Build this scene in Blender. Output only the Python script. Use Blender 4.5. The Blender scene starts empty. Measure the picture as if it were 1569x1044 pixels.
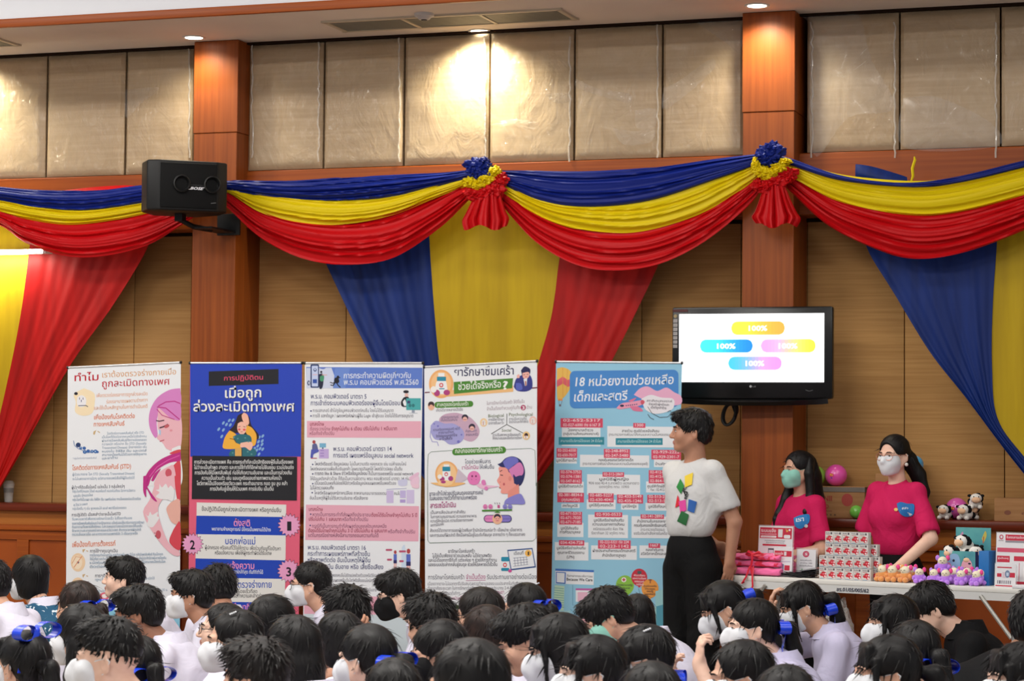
import bpy, bmesh, math, random
import numpy as np
from mathutils import Vector, Matrix, noise as mnoise
SC = bpy.context.scene
COL = SC.collection
random.seed(7)
PI = math.pi

# ------------------------------------------------------------------ camera
FPX = 3600.0                       # focal length for the 1569-pixel-wide frame
CAM_H, CAM_D = 1.5, 13.2
YAW = math.atan(3600 / 10470); PITCH = math.atan((683 - 522) / FPX); ROLL = .009
_f = np.array([-math.sin(YAW) * math.cos(PITCH), math.cos(YAW) * math.cos(PITCH), math.sin(PITCH)])
_r = np.array([math.cos(YAW), math.sin(YAW), 0.0]); _u = np.cross(_r, _f)
RGT = math.cos(ROLL) * _r + math.sin(ROLL) * _u
UPV = math.cos(ROLL) * _u - math.sin(ROLL) * _r
FWD = _f
CAM = np.array([0.0, -CAM_D, CAM_H])
cam_data = bpy.data.cameras.new('camera'); cam = bpy.data.objects.new('camera', cam_data); COL.objects.link(cam)
cam_data.sensor_width = 36.0; cam_data.lens = FPX / 1569 * 36.0
cam_data.clip_end = 200
cam.matrix_world = Matrix(((RGT[0], UPV[0], -FWD[0], CAM[0]), (RGT[1], UPV[1], -FWD[1], CAM[1]), (RGT[2], UPV[2], -FWD[2], CAM[2]), (0, 0, 0, 1)))
cam_data.dof.use_dof = True; cam_data.dof.focus_distance = 12.6; cam_data.dof.aperture_fstop = 7.0
SC.camera = cam

# ------------------------------------------------------------------ view, world, lights
SC.view_settings.view_transform = 'Standard'; SC.view_settings.look = 'None'
SC.view_settings.exposure = 0.0; SC.view_settings.gamma = 1.0; SC.view_settings.use_curve_mapping = False
SC.cycles.max_bounces = 6; SC.cycles.diffuse_bounces = 3; SC.cycles.glossy_bounces = 3
SC.cycles.transmission_bounces = 4; SC.cycles.transparent_max_bounces = 8
SC.cycles.caustics_reflective = False; SC.cycles.caustics_refractive = False
SC.cycles.sample_clamp_indirect = 4.0
SC.cycles.use_denoising = True
world = bpy.data.worlds.new('hall_daylight'); SC.world = world; world.use_nodes = True
bg = world.node_tree.nodes['Background']
bg.inputs[0].default_value = (0.92, 0.95, 1.0, 1); bg.inputs[1].default_value = 0.46

def area(name, loc, sx, sy, watt, col=(1, 1, 1), target=None):
    l = bpy.data.lights.new(name, 'AREA'); l.shape = 'RECTANGLE'; l.size = sx; l.size_y = sy; l.energy = watt; l.color = col
    o = bpy.data.objects.new(name, l); COL.objects.link(o); o.location = loc
    if target is not None:
        o.rotation_euler = (Vector(target) - Vector(loc)).to_track_quat('-Z', 'Y').to_euler()
    return o
# rows of fluorescent fittings on the high hall ceiling
for i, (lx, ly, w) in enumerate([(-8.0, -3.2, 92), (-4.6, -3.2, 62), (-.6, -3.2, 34), (-7.6, -6.6, 190), (-3.6, -6.6, 170), (.4, -6.6, 80), (-3.5, -11.5, 200)]):
    area('hall_ceiling_light', (lx, ly, 4.7), 2.4, 0.5, w, (1.0, .965, .91))

# ------------------------------------------------------------------ pixel <-> world
def ray(px, py): return FWD + RGT * ((px - 784.5) / FPX) + UPV * ((522 - py) / FPX)
def PY(px, py, Y):
    d = ray(px, py); return CAM + d * ((Y - CAM[1]) / d[1])
def PZ(px, py, Z):
    d = ray(px, py); return CAM + d * ((Z - CAM[2]) / d[2])
def PD(px, py, dep): return CAM + ray(px, py) * dep
def project(p):
    q = np.array(p) - CAM; z = q @ FWD
    return 784.5 + FPX * (q @ RGT) / z, 522 - FPX * (q @ UPV) / z, FPX / z

# ------------------------------------------------------------------ materials
def s2l(c):
    c = c / 255.0
    return c / 12.92 if c <= .04045 else ((c + .055) / 1.055) ** 2.4
def lin(rgb, k=1.0): return tuple(min(.95, s2l(v) * k) for v in rgb) + (1.0,)
MATS = {}
def mat(name, rgb, rough=.6, spec=.5, k=1.0, emit=0.0, metal=0.0, alpha=1.0, coat=0.0, sheen=0.0, trans=0.0, sss=0.0):
    if name in MATS: return MATS[name]
    m = bpy.data.materials.new(name); m.use_nodes = True; MATS[name] = m
    b = m.node_tree.nodes['Principled BSDF']
    b.inputs['Base Color'].default_value = lin(rgb, k)
    b.inputs['Roughness'].default_value = rough
    b.inputs['Specular IOR Level'].default_value = spec
    b.inputs['Metallic'].default_value = metal
    b.inputs['Alpha'].default_value = alpha
    b.inputs['Coat Weight'].default_value = coat
    b.inputs['Sheen Weight'].default_value = sheen
    b.inputs['Transmission Weight'].default_value = trans
    if sss:
        b.inputs['Subsurface Weight'].default_value = sss
        b.inputs['Subsurface Radius'].default_value = (.01, .004, .002)
    if emit:
        b.inputs['Emission Color'].default_value = lin(rgb, 1.0); b.inputs['Emission Strength'].default_value = emit
    return m
def nodes(m): return m.node_tree.nodes, m.node_tree.links, m.node_tree.nodes['Principled BSDF']
def vary(m, rgb2, scale=(3, 3, 3), detail=4, lo=.35, hi=.65, coord='Object', k=1.0, dist=0.0, amount=1.0):
    """mix the base colour towards rgb2 with a stretched noise"""
    n, l, b = nodes(m)
    tc = n.new('ShaderNodeTexCoord'); mp = n.new('ShaderNodeMapping'); mp.inputs['Scale'].default_value = scale
    nz = n.new('ShaderNodeTexNoise'); nz.inputs['Scale'].default_value = 1.0; nz.inputs['Detail'].default_value = detail; nz.inputs['Distortion'].default_value = dist
    mr = n.new('ShaderNodeMapRange'); mr.inputs[1].default_value = lo; mr.inputs[2].default_value = hi; mr.inputs[4].default_value = amount
    mx = n.new('ShaderNodeMix'); mx.data_type = 'RGBA'
    src = b.inputs['Base Color'].links[0].from_socket if b.inputs['Base Color'].is_linked else None
    if src is not None: l.new(src, mx.inputs[6])
    else: mx.inputs[6].default_value = b.inputs['Base Color'].default_value
    mx.inputs[7].default_value = lin(rgb2, k)
    l.new(tc.outputs[coord], mp.inputs[0]); l.new(mp.outputs[0], nz.inputs[0]); l.new(nz.outputs[0], mr.inputs[0])
    l.new(mr.outputs[0], mx.inputs[0]); l.new(mx.outputs[2], b.inputs['Base Color'])
    return m
def bump(m, scale=(50, 50, 50), strength=.3, distance=.01, detail=3, coord='Object', target='Normal', dist=0.0):
    n, l, b = nodes(m)
    tc = n.new('ShaderNodeTexCoord'); mp = n.new('ShaderNodeMapping'); mp.inputs['Scale'].default_value = scale
    nz = n.new('ShaderNodeTexNoise'); nz.inputs['Scale'].default_value = 1.0; nz.inputs['Detail'].default_value = detail; nz.inputs['Distortion'].default_value = dist
    bp = n.new('ShaderNodeBump'); bp.inputs['Strength'].default_value = strength; bp.inputs['Distance'].default_value = distance
    if b.inputs[target].is_linked: l.new(b.inputs[target].links[0].from_socket, bp.inputs['Normal'])
    l.new(tc.outputs[coord], mp.inputs[0]); l.new(mp.outputs[0], nz.inputs[0]); l.new(nz.outputs[0], bp.inputs['Height']); l.new(bp.outputs[0], b.inputs[target])
    return m
def wood(name, a, b_, grain=(60, 60, 1.6), rough=.42, k=1.0):
    m = mat(name, a, rough, .3, k)
    vary(m, b_, grain, 5, .3, .7, k=k)
    bump(m, grain, .08, .003)
    return m

# ------------------------------------------------------------------ objects
def link(name, me, m=None, parent=None, smooth=False):
    o = bpy.data.objects.new(name, me); COL.objects.link(o)
    if m is not None:
        for x in (m if isinstance(m, (list, tuple)) else [m]): me.materials.append(x)
    if parent is not None: o.parent = parent
    if smooth and len(me.polygons): me.polygons.foreach_set('use_smooth', [True] * len(me.polygons))
    return o
def tag(o, label, cat, group=None, kind=None):
    if label: o['label'] = label
    if cat: o['category'] = cat
    if group: o['group'] = group
    if kind: o['kind'] = kind
    return o
def thing(name, label, cat, loc=(0, 0, 0), rotz=0.0, group=None):
    o = bpy.data.objects.new(name, None); COL.objects.link(o); o.empty_display_size = .1
    o.location = loc; o.rotation_euler = (0, 0, rotz)
    return tag(o, label, cat, group)
def dup(root, loc=None, rot=None, label=None):
    r = root.copy(); COL.objects.link(r)
    if loc is not None: r.location = loc
    if rot is not None: r.rotation_euler = rot
    if label: r['label'] = label
    for ch in list(root.children):
        c = ch.copy(); COL.objects.link(c); c.parent = r
        for g in list(ch.children):
            d = g.copy(); COL.objects.link(d); d.parent = c
    return r

class MB:
    """collects verts and faces for one mesh"""
    def __init__(s): s.v = []; s.f = []; s.mi = []
    def add(s, vs, fs, mi=0, M=None):
        o = len(s.v)
        for v in vs:
            if M is not None: v = M @ Vector(v)
            s.v.append((float(v[0]), float(v[1]), float(v[2])))
        for f in fs: s.f.append(tuple(i + o for i in f)); s.mi.append(mi)
        return s
    def box(s, c, d, mi=0, M=None, r=0.0):
        bm = bmesh.new(); bmesh.ops.create_cube(bm, size=1.0)
        for v in bm.verts: v.co = Vector((v.co.x * d[0], v.co.y * d[1], v.co.z * d[2]))
        if r > 0: bmesh.ops.bevel(bm, geom=list(bm.edges), offset=min(r, min(d) * .49), segments=2, affect='EDGES', profile=.5)
        for v in bm.verts: v.co += Vector(c)
        bm.verts.index_update()
        s.add([v.co for v in bm.verts], [[v.index for v in f.verts] for f in bm.faces], mi, M); bm.free(); return s
    def tube(s, pts, rad, seg=8, mi=0, cap=True, M=None, closed=False):
        pts = [Vector(p) for p in pts]; n = len(pts)
        rr = rad if isinstance(rad, (list, tuple)) else [rad] * n
        vs = []; fs = []; t0 = (pts[1] - pts[0]).normalized()
        a = Vector((0, 0, 1)) if abs(t0.z) < .9 else Vector((1, 0, 0))
        N = t0.cross(a).normalized()
        for i, p in enumerate(pts):
            if closed: t = (pts[(i + 1) % n] - pts[i - 1])
            else: t = pts[min(i + 1, n - 1)] - pts[max(i - 1, 0)]
            if t.length < 1e-9: t = t0
            t.normalize(); N = (N - t * N.dot(t))
            if N.length < 1e-6: N = t.orthogonal()
            N.normalize(); B = t.cross(N)
            for k in range(seg):
                an = 2 * PI * k / seg; vs.append(p + (N * math.cos(an) + B * math.sin(an)) * rr[i])
        m_ = n if closed else n - 1
        for i in range(m_):
            for k in range(seg):
                a_, b_ = i * seg + k, i * seg + (k + 1) % seg; j = (i + 1) % n
                fs.append((a_, b_, j * seg + (k + 1) % seg, j * seg + k))
        if cap and not closed:
            fs.append(tuple(range(seg - 1, -1, -1))); fs.append(tuple((n - 1) * seg + k for k in range(seg)))
        return s.add(vs, fs, mi, M)
    def lathe(s, prof, c=(0, 0, 0), seg=24, mi=0, M=None):
        vs = []; fs = []
        for (r, z) in prof:
            for k in range(seg):
                a = 2 * PI * k / seg; vs.append((c[0] + r * math.cos(a), c[1] + r * math.sin(a), c[2] + z))
        for i in range(len(prof) - 1):
            for k in range(seg): fs.append((i * seg + k, i * seg + (k + 1) % seg, (i + 1) * seg + (k + 1) % seg, (i + 1) * seg + k))
        fs.append(tuple(range(seg - 1, -1, -1))); fs.append(tuple((len(prof) - 1) * seg + k for k in range(seg)))
        return s.add(vs, fs, mi, M)
    def ball(s, c, r, mi=0, sub=2, M=None, fn=None):
        bm = bmesh.new(); bmesh.ops.create_icosphere(bm, subdivisions=sub, radius=1.0)
        r = r if isinstance(r, (list, tuple)) else (r, r, r)
        for v in bm.verts:
            q = v.co.copy(); kx = fn(q) if fn else 1.0
            v.co = Vector((q.x * r[0] * kx + c[0], q.y * r[1] * kx + c[1], q.z * r[2] * kx + c[2]))
        bm.verts.index_update()
        s.add([v.co for v in bm.verts], [[v.index for v in f.verts] for f in bm.faces], mi, M); bm.free(); return s
    def grid(s, fn, nu, nv, mi=0, thick=None):
        """fn(u,v)->point; thick: closes it into a shell of that thickness"""
        P = [[np.array(fn(i / nu, j / nv), float) for i in range(nu + 1)] for j in range(nv + 1)]
        A = np.array(P); W = nu + 1
        vs = A.reshape(-1, 3); fs = []
        q = lambda i, j: j * W + i
        for j in range(nv):
            for i in range(nu): fs.append((q(i, j), q(i + 1, j), q(i + 1, j + 1), q(i, j + 1)))
        if thick:
            du = np.gradient(A, axis=1); dv = np.gradient(A, axis=0); N = np.cross(du, dv); N /= np.linalg.norm(N, axis=2, keepdims=True) + 1e-12
            B = (A - N * thick).reshape(-1, 3); o = len(vs)
            vs = np.concatenate([vs, B])
            for j in range(nv):
                for i in range(nu): fs.append((o + q(i, j), o + q(i, j + 1), o + q(i + 1, j + 1), o + q(i + 1, j)))
            for i in range(nu):
                fs.append((q(i, 0), o + q(i, 0), o + q(i + 1, 0), q(i + 1, 0))); fs.append((q(i, nv), q(i + 1, nv), o + q(i + 1, nv), o + q(i, nv)))
            for j in range(nv):
                fs.append((q(0, j), q(0, j + 1), o + q(0, j + 1), o + q(0, j))); fs.append((q(nu, j), o + q(nu, j), o + q(nu, j + 1), q(nu, j + 1)))
        return s.add(vs, fs, mi)
    def build(s, name, m, parent=None, smooth=True, loc=None):
        me = bpy.data.meshes.new(name); me.from_pydata(s.v, [], s.f); me.update()
        o = link(name, me, m, parent)
        if len(s.mi) and max(s.mi) > 0: me.polygons.foreach_set('material_index', s.mi)
        if smooth:
            me.polygons.foreach_set('use_smooth', [True] * len(me.polygons))
            try: me.set_sharp_from_angle(angle=math.radians(38))
            except Exception: pass
        if loc is not None: o.location = loc
        return o

def curve_pts(P, n):
    """Catmull-Rom through 2D/3D points, n samples"""
    P = np.array(P, float); out = []
    d = np.r_[0, np.cumsum(np.linalg.norm(np.diff(P, axis=0), axis=1))]
    for t in np.linspace(0, d[-1], n):
        i = min(max(np.searchsorted(d, t) - 1, 0), len(P) - 2); u = (t - d[i]) / max(d[i + 1] - d[i], 1e-9)
        p0 = P[max(i - 1, 0)]; p1 = P[i]; p2 = P[i + 1]; p3 = P[min(i + 2, len(P) - 1)]
        out.append(.5 * (2 * p1 + (p2 - p0) * u + (2 * p0 - 5 * p1 + 4 * p2 - p3) * u * u + (3 * p1 - p0 - 3 * p2 + p3) * u ** 3))
    return np.array(out)

# ------------------------------------------------------------------ lettering and printed graphics
_tcache = {}
def text_mesh(s, bold=0.0, shear=0.0):
    key = (s, bold, shear)
    if key in _tcache: return _tcache[key]
    c = bpy.data.curves.new('lettering', 'FONT'); c.body = s; c.size = 1.0; c.offset = bold; c.shear = shear; c.resolution_u = 2
    o = bpy.data.objects.new('lettering', c); COL.objects.link(o)
    dg = bpy.context.evaluated_depsgraph_get(); me = bpy.data.meshes.new_from_object(o.evaluated_get(dg))
    v = np.empty(len(me.vertices) * 3); me.vertices.foreach_get('co', v); v = v.reshape(-1, 3)[:, :2]
    f = [tuple(p.vertices) for p in me.polygons]
    bpy.data.objects.remove(o); bpy.data.meshes.remove(me); bpy.data.curves.remove(c)
    _tcache[key] = (v, f); return v, f
PRINT_K = .88
class Print:
    """flat graphics on a surface; fn(px, py, lift) -> world point. All colours of one surface go in one mesh."""
    def __init__(s, fn, x0=0.0, y0=0.0, sc=1.0, emit=0.0, rough=.45, k=PRINT_K, tag_='ink'):
        s.fn = fn; s.x0 = x0; s.y0 = y0; s.sc = sc; s.mb = MB(); s.cols = []; s.n = 0; s.emit = emit; s.rough = rough; s.k = k; s.tag = tag_; s.step = .00022; s.boxes = []; s.rings = 0
    def frame(s, x0, y0, sc): s.x0 = x0; s.y0 = y0; s.sc = sc
    def _mi(s, rgb):
        rgb = tuple(int(c) for c in rgb)
        if rgb not in s.cols: s.cols.append(rgb)
        return s.cols.index(rgb)
    def raw(s, pts, faces, rgb):
        P = np.array(pts, float) * s.sc + (s.x0, s.y0); lo = P.min(0) + .02 * s.sc; hi = P.max(0) - .02 * s.sc
        lay = 1 + max([l for (a, b, l) in s.boxes if a[0] < hi[0] and b[0] > lo[0] and a[1] < hi[1] and b[1] > lo[1]], default=0)
        s.boxes.append((lo, hi, lay)); lift = .0004 + lay * s.step
        s.mb.add([s.fn(s.x0 + x * s.sc, s.y0 + y * s.sc, lift) for x, y in pts], faces, s._mi(rgb))
    def poly(s, pts, rgb):
        if s.rings and len(pts) > 8:
            A = np.array(pts, float); c = A.mean(0); k = len(A); V = [tuple(c)] + [tuple(c + (p - c) * (j / s.rings)) for j in range(1, s.rings + 1) for p in A]; F = [(0, 1 + (i + 1) % k, 1 + i) for i in range(k)]
            for j in range(s.rings - 1):
                a = 1 + j * k; F += [(a + i, a + (i + 1) % k, a + k + (i + 1) % k, a + k + i) for i in range(k)]
            return s.raw(V, F, rgb)
        s.raw(pts, [tuple(range(len(pts) - 1, -1, -1))], rgb)
    def rect(s, x0, y0, x1, y1, rgb, sl=0.0): s.poly([(x0, y0), (x1, y0 + sl * (x1 - x0)), (x1, y1 + sl * (x1 - x0)), (x0, y1)], rgb)
    def ell(s, cx, cy, rx, ry, rgb, n=28, a0=0, a1=2 * PI, rot=0.0):
        pts = []
        for i in range(n):
            a = a0 + (a1 - a0) * i / (n if a1 - a0 > 6.2 else n - 1); x = rx * math.cos(a); y = ry * math.sin(a)
            pts.append((cx + x * math.cos(rot) - y * math.sin(rot), cy + x * math.sin(rot) + y * math.cos(rot)))
        s.poly(pts, rgb)
    def rrect(s, x0, y0, x1, y1, r, rgb, sl=0.0):
        pts = []
        for cx, cy, a in ((x1 - r, y0 + r, -PI / 2), (x1 - r, y1 - r, 0), (x0 + r, y1 - r, PI / 2), (x0 + r, y0 + r, PI)):
            for i in range(7):
                t = a + PI / 2 * i / 6; x = cx + r * math.cos(t); pts.append((x, cy + r * math.sin(t) + sl * (x - x0)))
        s.poly(pts, rgb)
    def smooth(s, pts, rgb, n=48):
        P = np.array(list(pts) + [pts[0]], float); s.poly([tuple(p) for p in curve_pts(P, n)[:-1]], rgb)
    def line(s, pts, w, rgb):
        P = np.array(pts, float); L = []; Rr = []
        for i in range(len(P)):
            t = P[min(i + 1, len(P) - 1)] - P[max(i - 1, 0)]; t = t / (np.linalg.norm(t) + 1e-9); nrm = np.array([-t[1], t[0]]) * w / 2
            L.append(tuple(P[i] + nrm)); Rr.append(tuple(P[i] - nrm))
        n = len(P); s.raw(L + Rr, [(i, i + 1, n + i + 1, n + i) for i in range(n - 1)], rgb)
    def star(s, cx, cy, r, r2, n, rgb):
        s.poly([(cx + (r if i % 2 == 0 else r2) * math.cos(PI * i / n), cy + (r if i % 2 == 0 else r2) * math.sin(PI * i / n)) for i in range(2 * n)], rgb)
    def text(s, t, x0, y0, x1, y1, em, rgb, bold=0.0, shear=0.0, shadow=None):
        v, f = text_mesh(t, round(bold * .5, 4), shear); em = em * .84
        if not len(v): return
        if shadow is not None:
            s.text(t, x0 + shadow[0], y0 + shadow[1], x1 + shadow[0], y1 + shadow[1], em / .84, shadow[2], bold, shear)
        lo, hi = v[:, 0].min(), v[:, 0].max(); fx = (v[:, 0] - lo) / max(hi - lo, 1e-6)
        pts = np.stack([x0 + fx * (x1 - x0), y0 + (y1 - y0) * fx - v[:, 1] * em], 1)
        s.raw([tuple(p) for p in pts], f, rgb)
    def build(s, name, parent):
        ms = []
        for c in s.cols:
            nm = s.tag + '_%d_%d_%d' % c
            if s.emit: ms.append(mat(nm + '_lit', c, .3, .2, 1.0, emit=s.emit))
            else: ms.append(mat(nm, c, s.rough, .4, s.k))
        o = s.mb.build(name, ms, parent, smooth=False)
        return o
# ================================================================== THE SETTING
CEIL = 3.945; PADY = -.22; PILY = -.37; LEDGE = 1.113
W_V = wood('veneer_wood', (150, 76, 24), (126, 59, 16), (45, 45, 1.3))
W_H = wood('rail_wood', (164, 82, 24), (138, 62, 16), (1.2, 40, 60))
W_D = wood('dark_rail_wood', (112, 40, 16), (86, 30, 12), (1.2, 40, 60), .3)
W_F = wood('frieze_wood', (178, 110, 46), (160, 90, 36), (1.4, 30, 30))
FAB = mat('tan_wall_fabric', (192, 148, 93), .85, .2)
vary(FAB, (170, 126, 76), (2, 2, 90), 3, .3, .7); bump(FAB, (30, 30, 300), .15, .002)
vary(FAB, (150, 112, 68), (.8, .8, .5), 3, .5, .75, amount=.6)
PAD = mat('beige_padded_fabric', (184, 160, 128), .6, .3, coat=.7)
vary(PAD, (170, 145, 114), (1.2, 1.2, 2.5), 4, .35, .7); vary(PAD, (192, 168, 138), (2, 2, 60), 3, .4, .7, amount=.5)
bump(PAD, (7, 7, 3.5), .5, .02, 3, dist=1.5); bump(PAD, (14, 14, 9), .7, .03, 4, target='Coat Normal', dist=2.0)
PAD.node_tree.nodes['Principled BSDF'].inputs['Coat Roughness'].default_value = .07
SOF = mat('painted_soffit', (228, 218, 208), .8, .2); vary(SOF, (212, 200, 190), (.7, .7, .7), 3)
WHT = mat('white_bulkhead', (232, 234, 240), .8, .2)
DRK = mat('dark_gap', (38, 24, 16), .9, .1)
FLR = mat('floor_tiles', (168, 158, 146), .35, .5); vary(FLR, (146, 136, 126), (1.5, 1.5, 1.5), 4)

def struct(o): o['kind'] = 'structure'; return o
struct(MB().box((-4.5, -8, -.05), (20, 19, .1)).build('floor', FLR, smooth=False))
wall = struct(MB().box((-4.5, .1, 2.1), (20, .2, 4.6)).build('wall_back', DRK, smooth=False))
# lower tan fabric panels between seams
def wx(px, Y=0.0, y=450): return float(PY(px, y, Y)[0])
seams = [-14.5, -13.1, -11.9, -10.7, -9.5, wx(-60), wx(88), wx(209), wx(296), wx(398), wx(533), wx(680), wx(830), wx(985), wx(1137), wx(1238), wx(1387), wx(1540), -.6, .6, 1.8, 3.0, 5.4]
for a, b in zip(seams[:-1], seams[1:]):
    MB().box(((a + b) / 2, -.012, 1.95), (b - a - .004, .025, 1.74), r=.005).build('fabric_panel', FAB, wall)
# padded upper panels
pads_px = [(-300, -190), (-185, -78), (-72, 68), (71, 189), (192, 293), (379, 493), (496, 616), (619, 747), (750, 877), (880, 1012), (1015, 1139), (1236, 1376), (1379, 1531), (1534, 1690), (1694, 1850)]
pads = []
for n, (a, b) in enumerate(pads_px):
    x0, x1 = wx(a, PADY, 170), wx(b, PADY, 170); z0, z1 = 3.165, CEIL - .012
    rng = random.Random(n); ph = [rng.uniform(0, 6) for _ in range(6)]
    def f(u, v, x0=x0, x1=x1, ph=ph, s=n * 13.7):
        e = min(u, 1 - u, v, 1 - v); edge = min(1.0, e / .05)
        y = PADY + .02 * (1 - edge) ** 2 - .006 * math.sin(PI * u) * math.sin(PI * v)
        q = Vector((u * 2.2 + s, v * 3.0, s)); w = mnoise.fractal(q, 1.0, 2.0, 3) * .006 * edge
        w += .004 * edge * math.sin(9 * v + 3 * u + ph[0]) * max(0, math.sin(3 * v + ph[1]))
        return (x0 + (x1 - x0) * u, y - w, z0 + (z1 - z0) * v)
    m_ = MB(); m_.grid(f, 26, 34)
    m_.box(((x0 + x1) / 2, (PADY + .02) / 2, (z0 + z1) / 2), (x1 - x0, -PADY - .022, z1 - z0))
    pads.append(m_.build('padded_panel', PAD, wall))
# torn pieces of the clear plastic film on some panels
FILM = mat('clear_plastic_film', (235, 232, 228), .12, .8, alpha=.11, coat=1.0)
bump(FILM, (30, 30, 12), .6, .02, 3)
def film(pad, pts, fold=.012):
    P = curve_pts([PY(x, y, PADY - .013)[[0, 2]] for x, y in pts + pts[:1]], 40)[:-1]; c = P.mean(0)
    m_ = MB(); vs = [(c[0], PADY - .013 - fold, c[1])]; k = len(P)
    for j, t in enumerate((.5, 1.0)):
        for i, p in enumerate(P): vs.append((c[0] + (p[0] - c[0]) * t, PADY - .013 - fold * (.7 if j == 0 else .15) - .004 * math.sin(i * 1.7 + j), c[1] + (p[1] - c[1]) * t))
    fs = [(0, 1 + i, 1 + (i + 1) % k) for i in range(k)] + [(1 + i, 1 + k + i, 1 + k + (i + 1) % k, 1 + (i + 1) % k) for i in range(k)]
    m_.add(vs, fs).build('plastic_film', FILM, pads[pad])
z2 = lambda L: [(520 + x / 2.983, y / 2.983) for x, y in L]
film(8, z2([(940, 430), (1050, 428), (1048, 465), (985, 470)])); film(8, z2([(690, 572), (780, 545), (905, 560), (890, 590), (760, 580)]))
film(9, z2([(1082, 360), (1180, 405), (1330, 430), (1320, 470), (1200, 440), (1085, 400)])); film(9, z2([(1250, 585), (1350, 600), (1440, 590), (1420, 650), (1300, 660)]))
film(9, z2([(1352, 505), (1445, 500), (1440, 580), (1360, 585)])); film(10, z2([(1485, 400), (1545, 375), (1700, 270), (1700, 330), (1490, 500)]))
film(4, [(192, 138), (243, 135), (215, 160), (193, 180)])
film(10, [(1065, 32), (1139, 28), (1134, 80), (1118, 70), (1090, 50)]); film(11, [(1240, 20), (1310, 15), (1335, 90), (1370, 165), (1300, 180), (1245, 235)]); film(12, [(1385, 150), (1440, 150), (1520, 190), (1525, 225), (1385, 225)], .008)
GLINT = mat('painted_glint', (240, 232, 220), .15, .8, alpha=.4, coat=1.0); bump(GLINT, (40, 40, 25), .8, .02, 3)  # pale strips added along pad edges to imitate glints on the plastic
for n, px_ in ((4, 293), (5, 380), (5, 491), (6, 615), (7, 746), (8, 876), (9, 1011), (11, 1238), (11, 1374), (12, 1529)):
    rng = random.Random(px_); MB().tube([PY(px_ + 6 + rng.uniform(-2, 2) if px_ in (380, 1238) else px_ - 3 + rng.uniform(-1.5, 1.5), y, PADY - .008) for y in range(66 if px_ < 400 else 56 if px_ < 1000 else 34, 250, 8)], .0055, 5).build('glint_strip', GLINT, pads[n])
# wood beam below the pads
tr = struct(MB().box((-4.5, PADY / 2, 2.985), (20, -PADY, .35), r=.006).build('trim_1', W_H, smooth=False))
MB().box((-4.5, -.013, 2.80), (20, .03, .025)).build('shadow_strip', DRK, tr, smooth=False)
# wainscot with ledge
wy = -.2
ws = struct(MB().box((-4.5, wy / 2, .44), (20, -wy, .88)).build('trim_2', wood('wainscot_wood', (168, 82, 26), (146, 66, 20), (3, 20, 3)), smooth=False))
MB().box((-4.5, -.125, LEDGE - .026), (20, .25, .052), r=.012).build('ledge', W_D, ws)
MB().box((-4.5, -.104, 1.018), (20, .208, .086)).build('frieze', W_F, ws, smooth=False)
MB().box((-4.5, -.115, .958), (20, .232, .036), r=.01).build('rail', W_H, ws)
MB().box((-4.5, -.107, .91), (20, .216, .055)).build('band', W_H, ws, smooth=False)
xs = [-13 + i * 1.06 for i in range(17)]
for x in xs: MB().box((x, -.107, .47), (.085, .216, .84), r=.006).build('stile', W_H, ws, smooth=False)
# pillars
for n, (a, b, lab) in enumerate([(293.3, 359.5, 'wood veneered pillar behind the black loudspeaker'), (1137, 1216, 'wood veneered pillar behind the wall-mounted TV')]):
    x0, x1 = wx(a, PILY), wx(b, PILY)
    t = thing('pillar', lab, 'pillar', ((x0 + x1) / 2, PILY / 2, 0), group='wood pillars'); t['kind'] = 'structure'
    w = x1 - x0
    MB().box((0, -.001, 1.69), (w, -PILY, 3.38), r=.004).build('shaft', W_V, t, smooth=False)
    MB().box((0, -.004, 3.662), (w + .008, -PILY, CEIL - 3.382), r=.004).build('top_cladding', W_V, t, smooth=False)
# soffit, fascia, bulkhead, high ceiling
SY = -1.12
so = struct(MB().box((-4.5, SY / 2, CEIL + .03), (20, -SY, .06)).build('ceiling', SOF, smooth=False))
MB().box((-4.5, -.24, CEIL - .004), (20, .03, .02)).build('shadow_gap', DRK, so, smooth=False)
MB().box((-4.5, SY - .012, CEIL + .022), (20, .03, .052), r=.006).build('fascia', W_H, so)
MB().box((-4.5, SY + .02, CEIL + .45), (20, .06, .82)).build('bulkhead', WHT, so, smooth=False)
MB().box((-4.5, SY - 7.0, CEIL + .86), (20, 14, .06)).build('high_ceiling', WHT, so, smooth=False)

# recessed downlights
LAMP = mat('lit_lamp_disc', (255, 246, 228), .4, .2, emit=9.0); RING = mat('lamp_ring', (215, 212, 205), .35, .5)
def downlight(px, py, label, watt, col, gap=None):
    p = PZ(px, py, CEIL)
    t = thing('recessed_downlight', label, 'ceiling light', (p[0], p[1], CEIL), group='recessed downlights')
    m_ = MB(); m_.lathe([(.052, -.004), (.066, -.008), (.07, -.003), (.07, 0.0)]); m_.build('ring', RING, t)
    MB().lathe([(.0, -.005), (.053, -.005), (.053, -.0015), (.0, -.0015)]).build('lamp_disc', LAMP, t)
    l = bpy.data.lights.new('downlight_beam', 'SPOT'); l.energy = watt; l.color = col; l.spot_size = math.radians(104 if gap is None else 140); l.spot_blend = .75 if gap is None else 1.0; l.shadow_soft_size = .04
    o = bpy.data.objects.new('downlight_beam', l); COL.objects.link(o); o.location = (p[0], p[1] if gap is None else PADY - gap, CEIL - .02); o.rotation_euler = (math.radians(8), 0, 0)
warm = (1.0, .93, .70)
downlight(-115, 66, 'recessed downlight beyond the far end of the padded wall', 75, warm, .17)
downlight(297, 57, 'recessed downlight above the loudspeaker pillar', 34, (1, .92, .72), .32)
downlight(735, 47, 'recessed downlight washing the padded wall above the middle rosette', 95, warm, .17)
downlight(1160, 8, 'recessed downlight above the TV pillar', 50, (1, .93, .74), .32)
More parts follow.
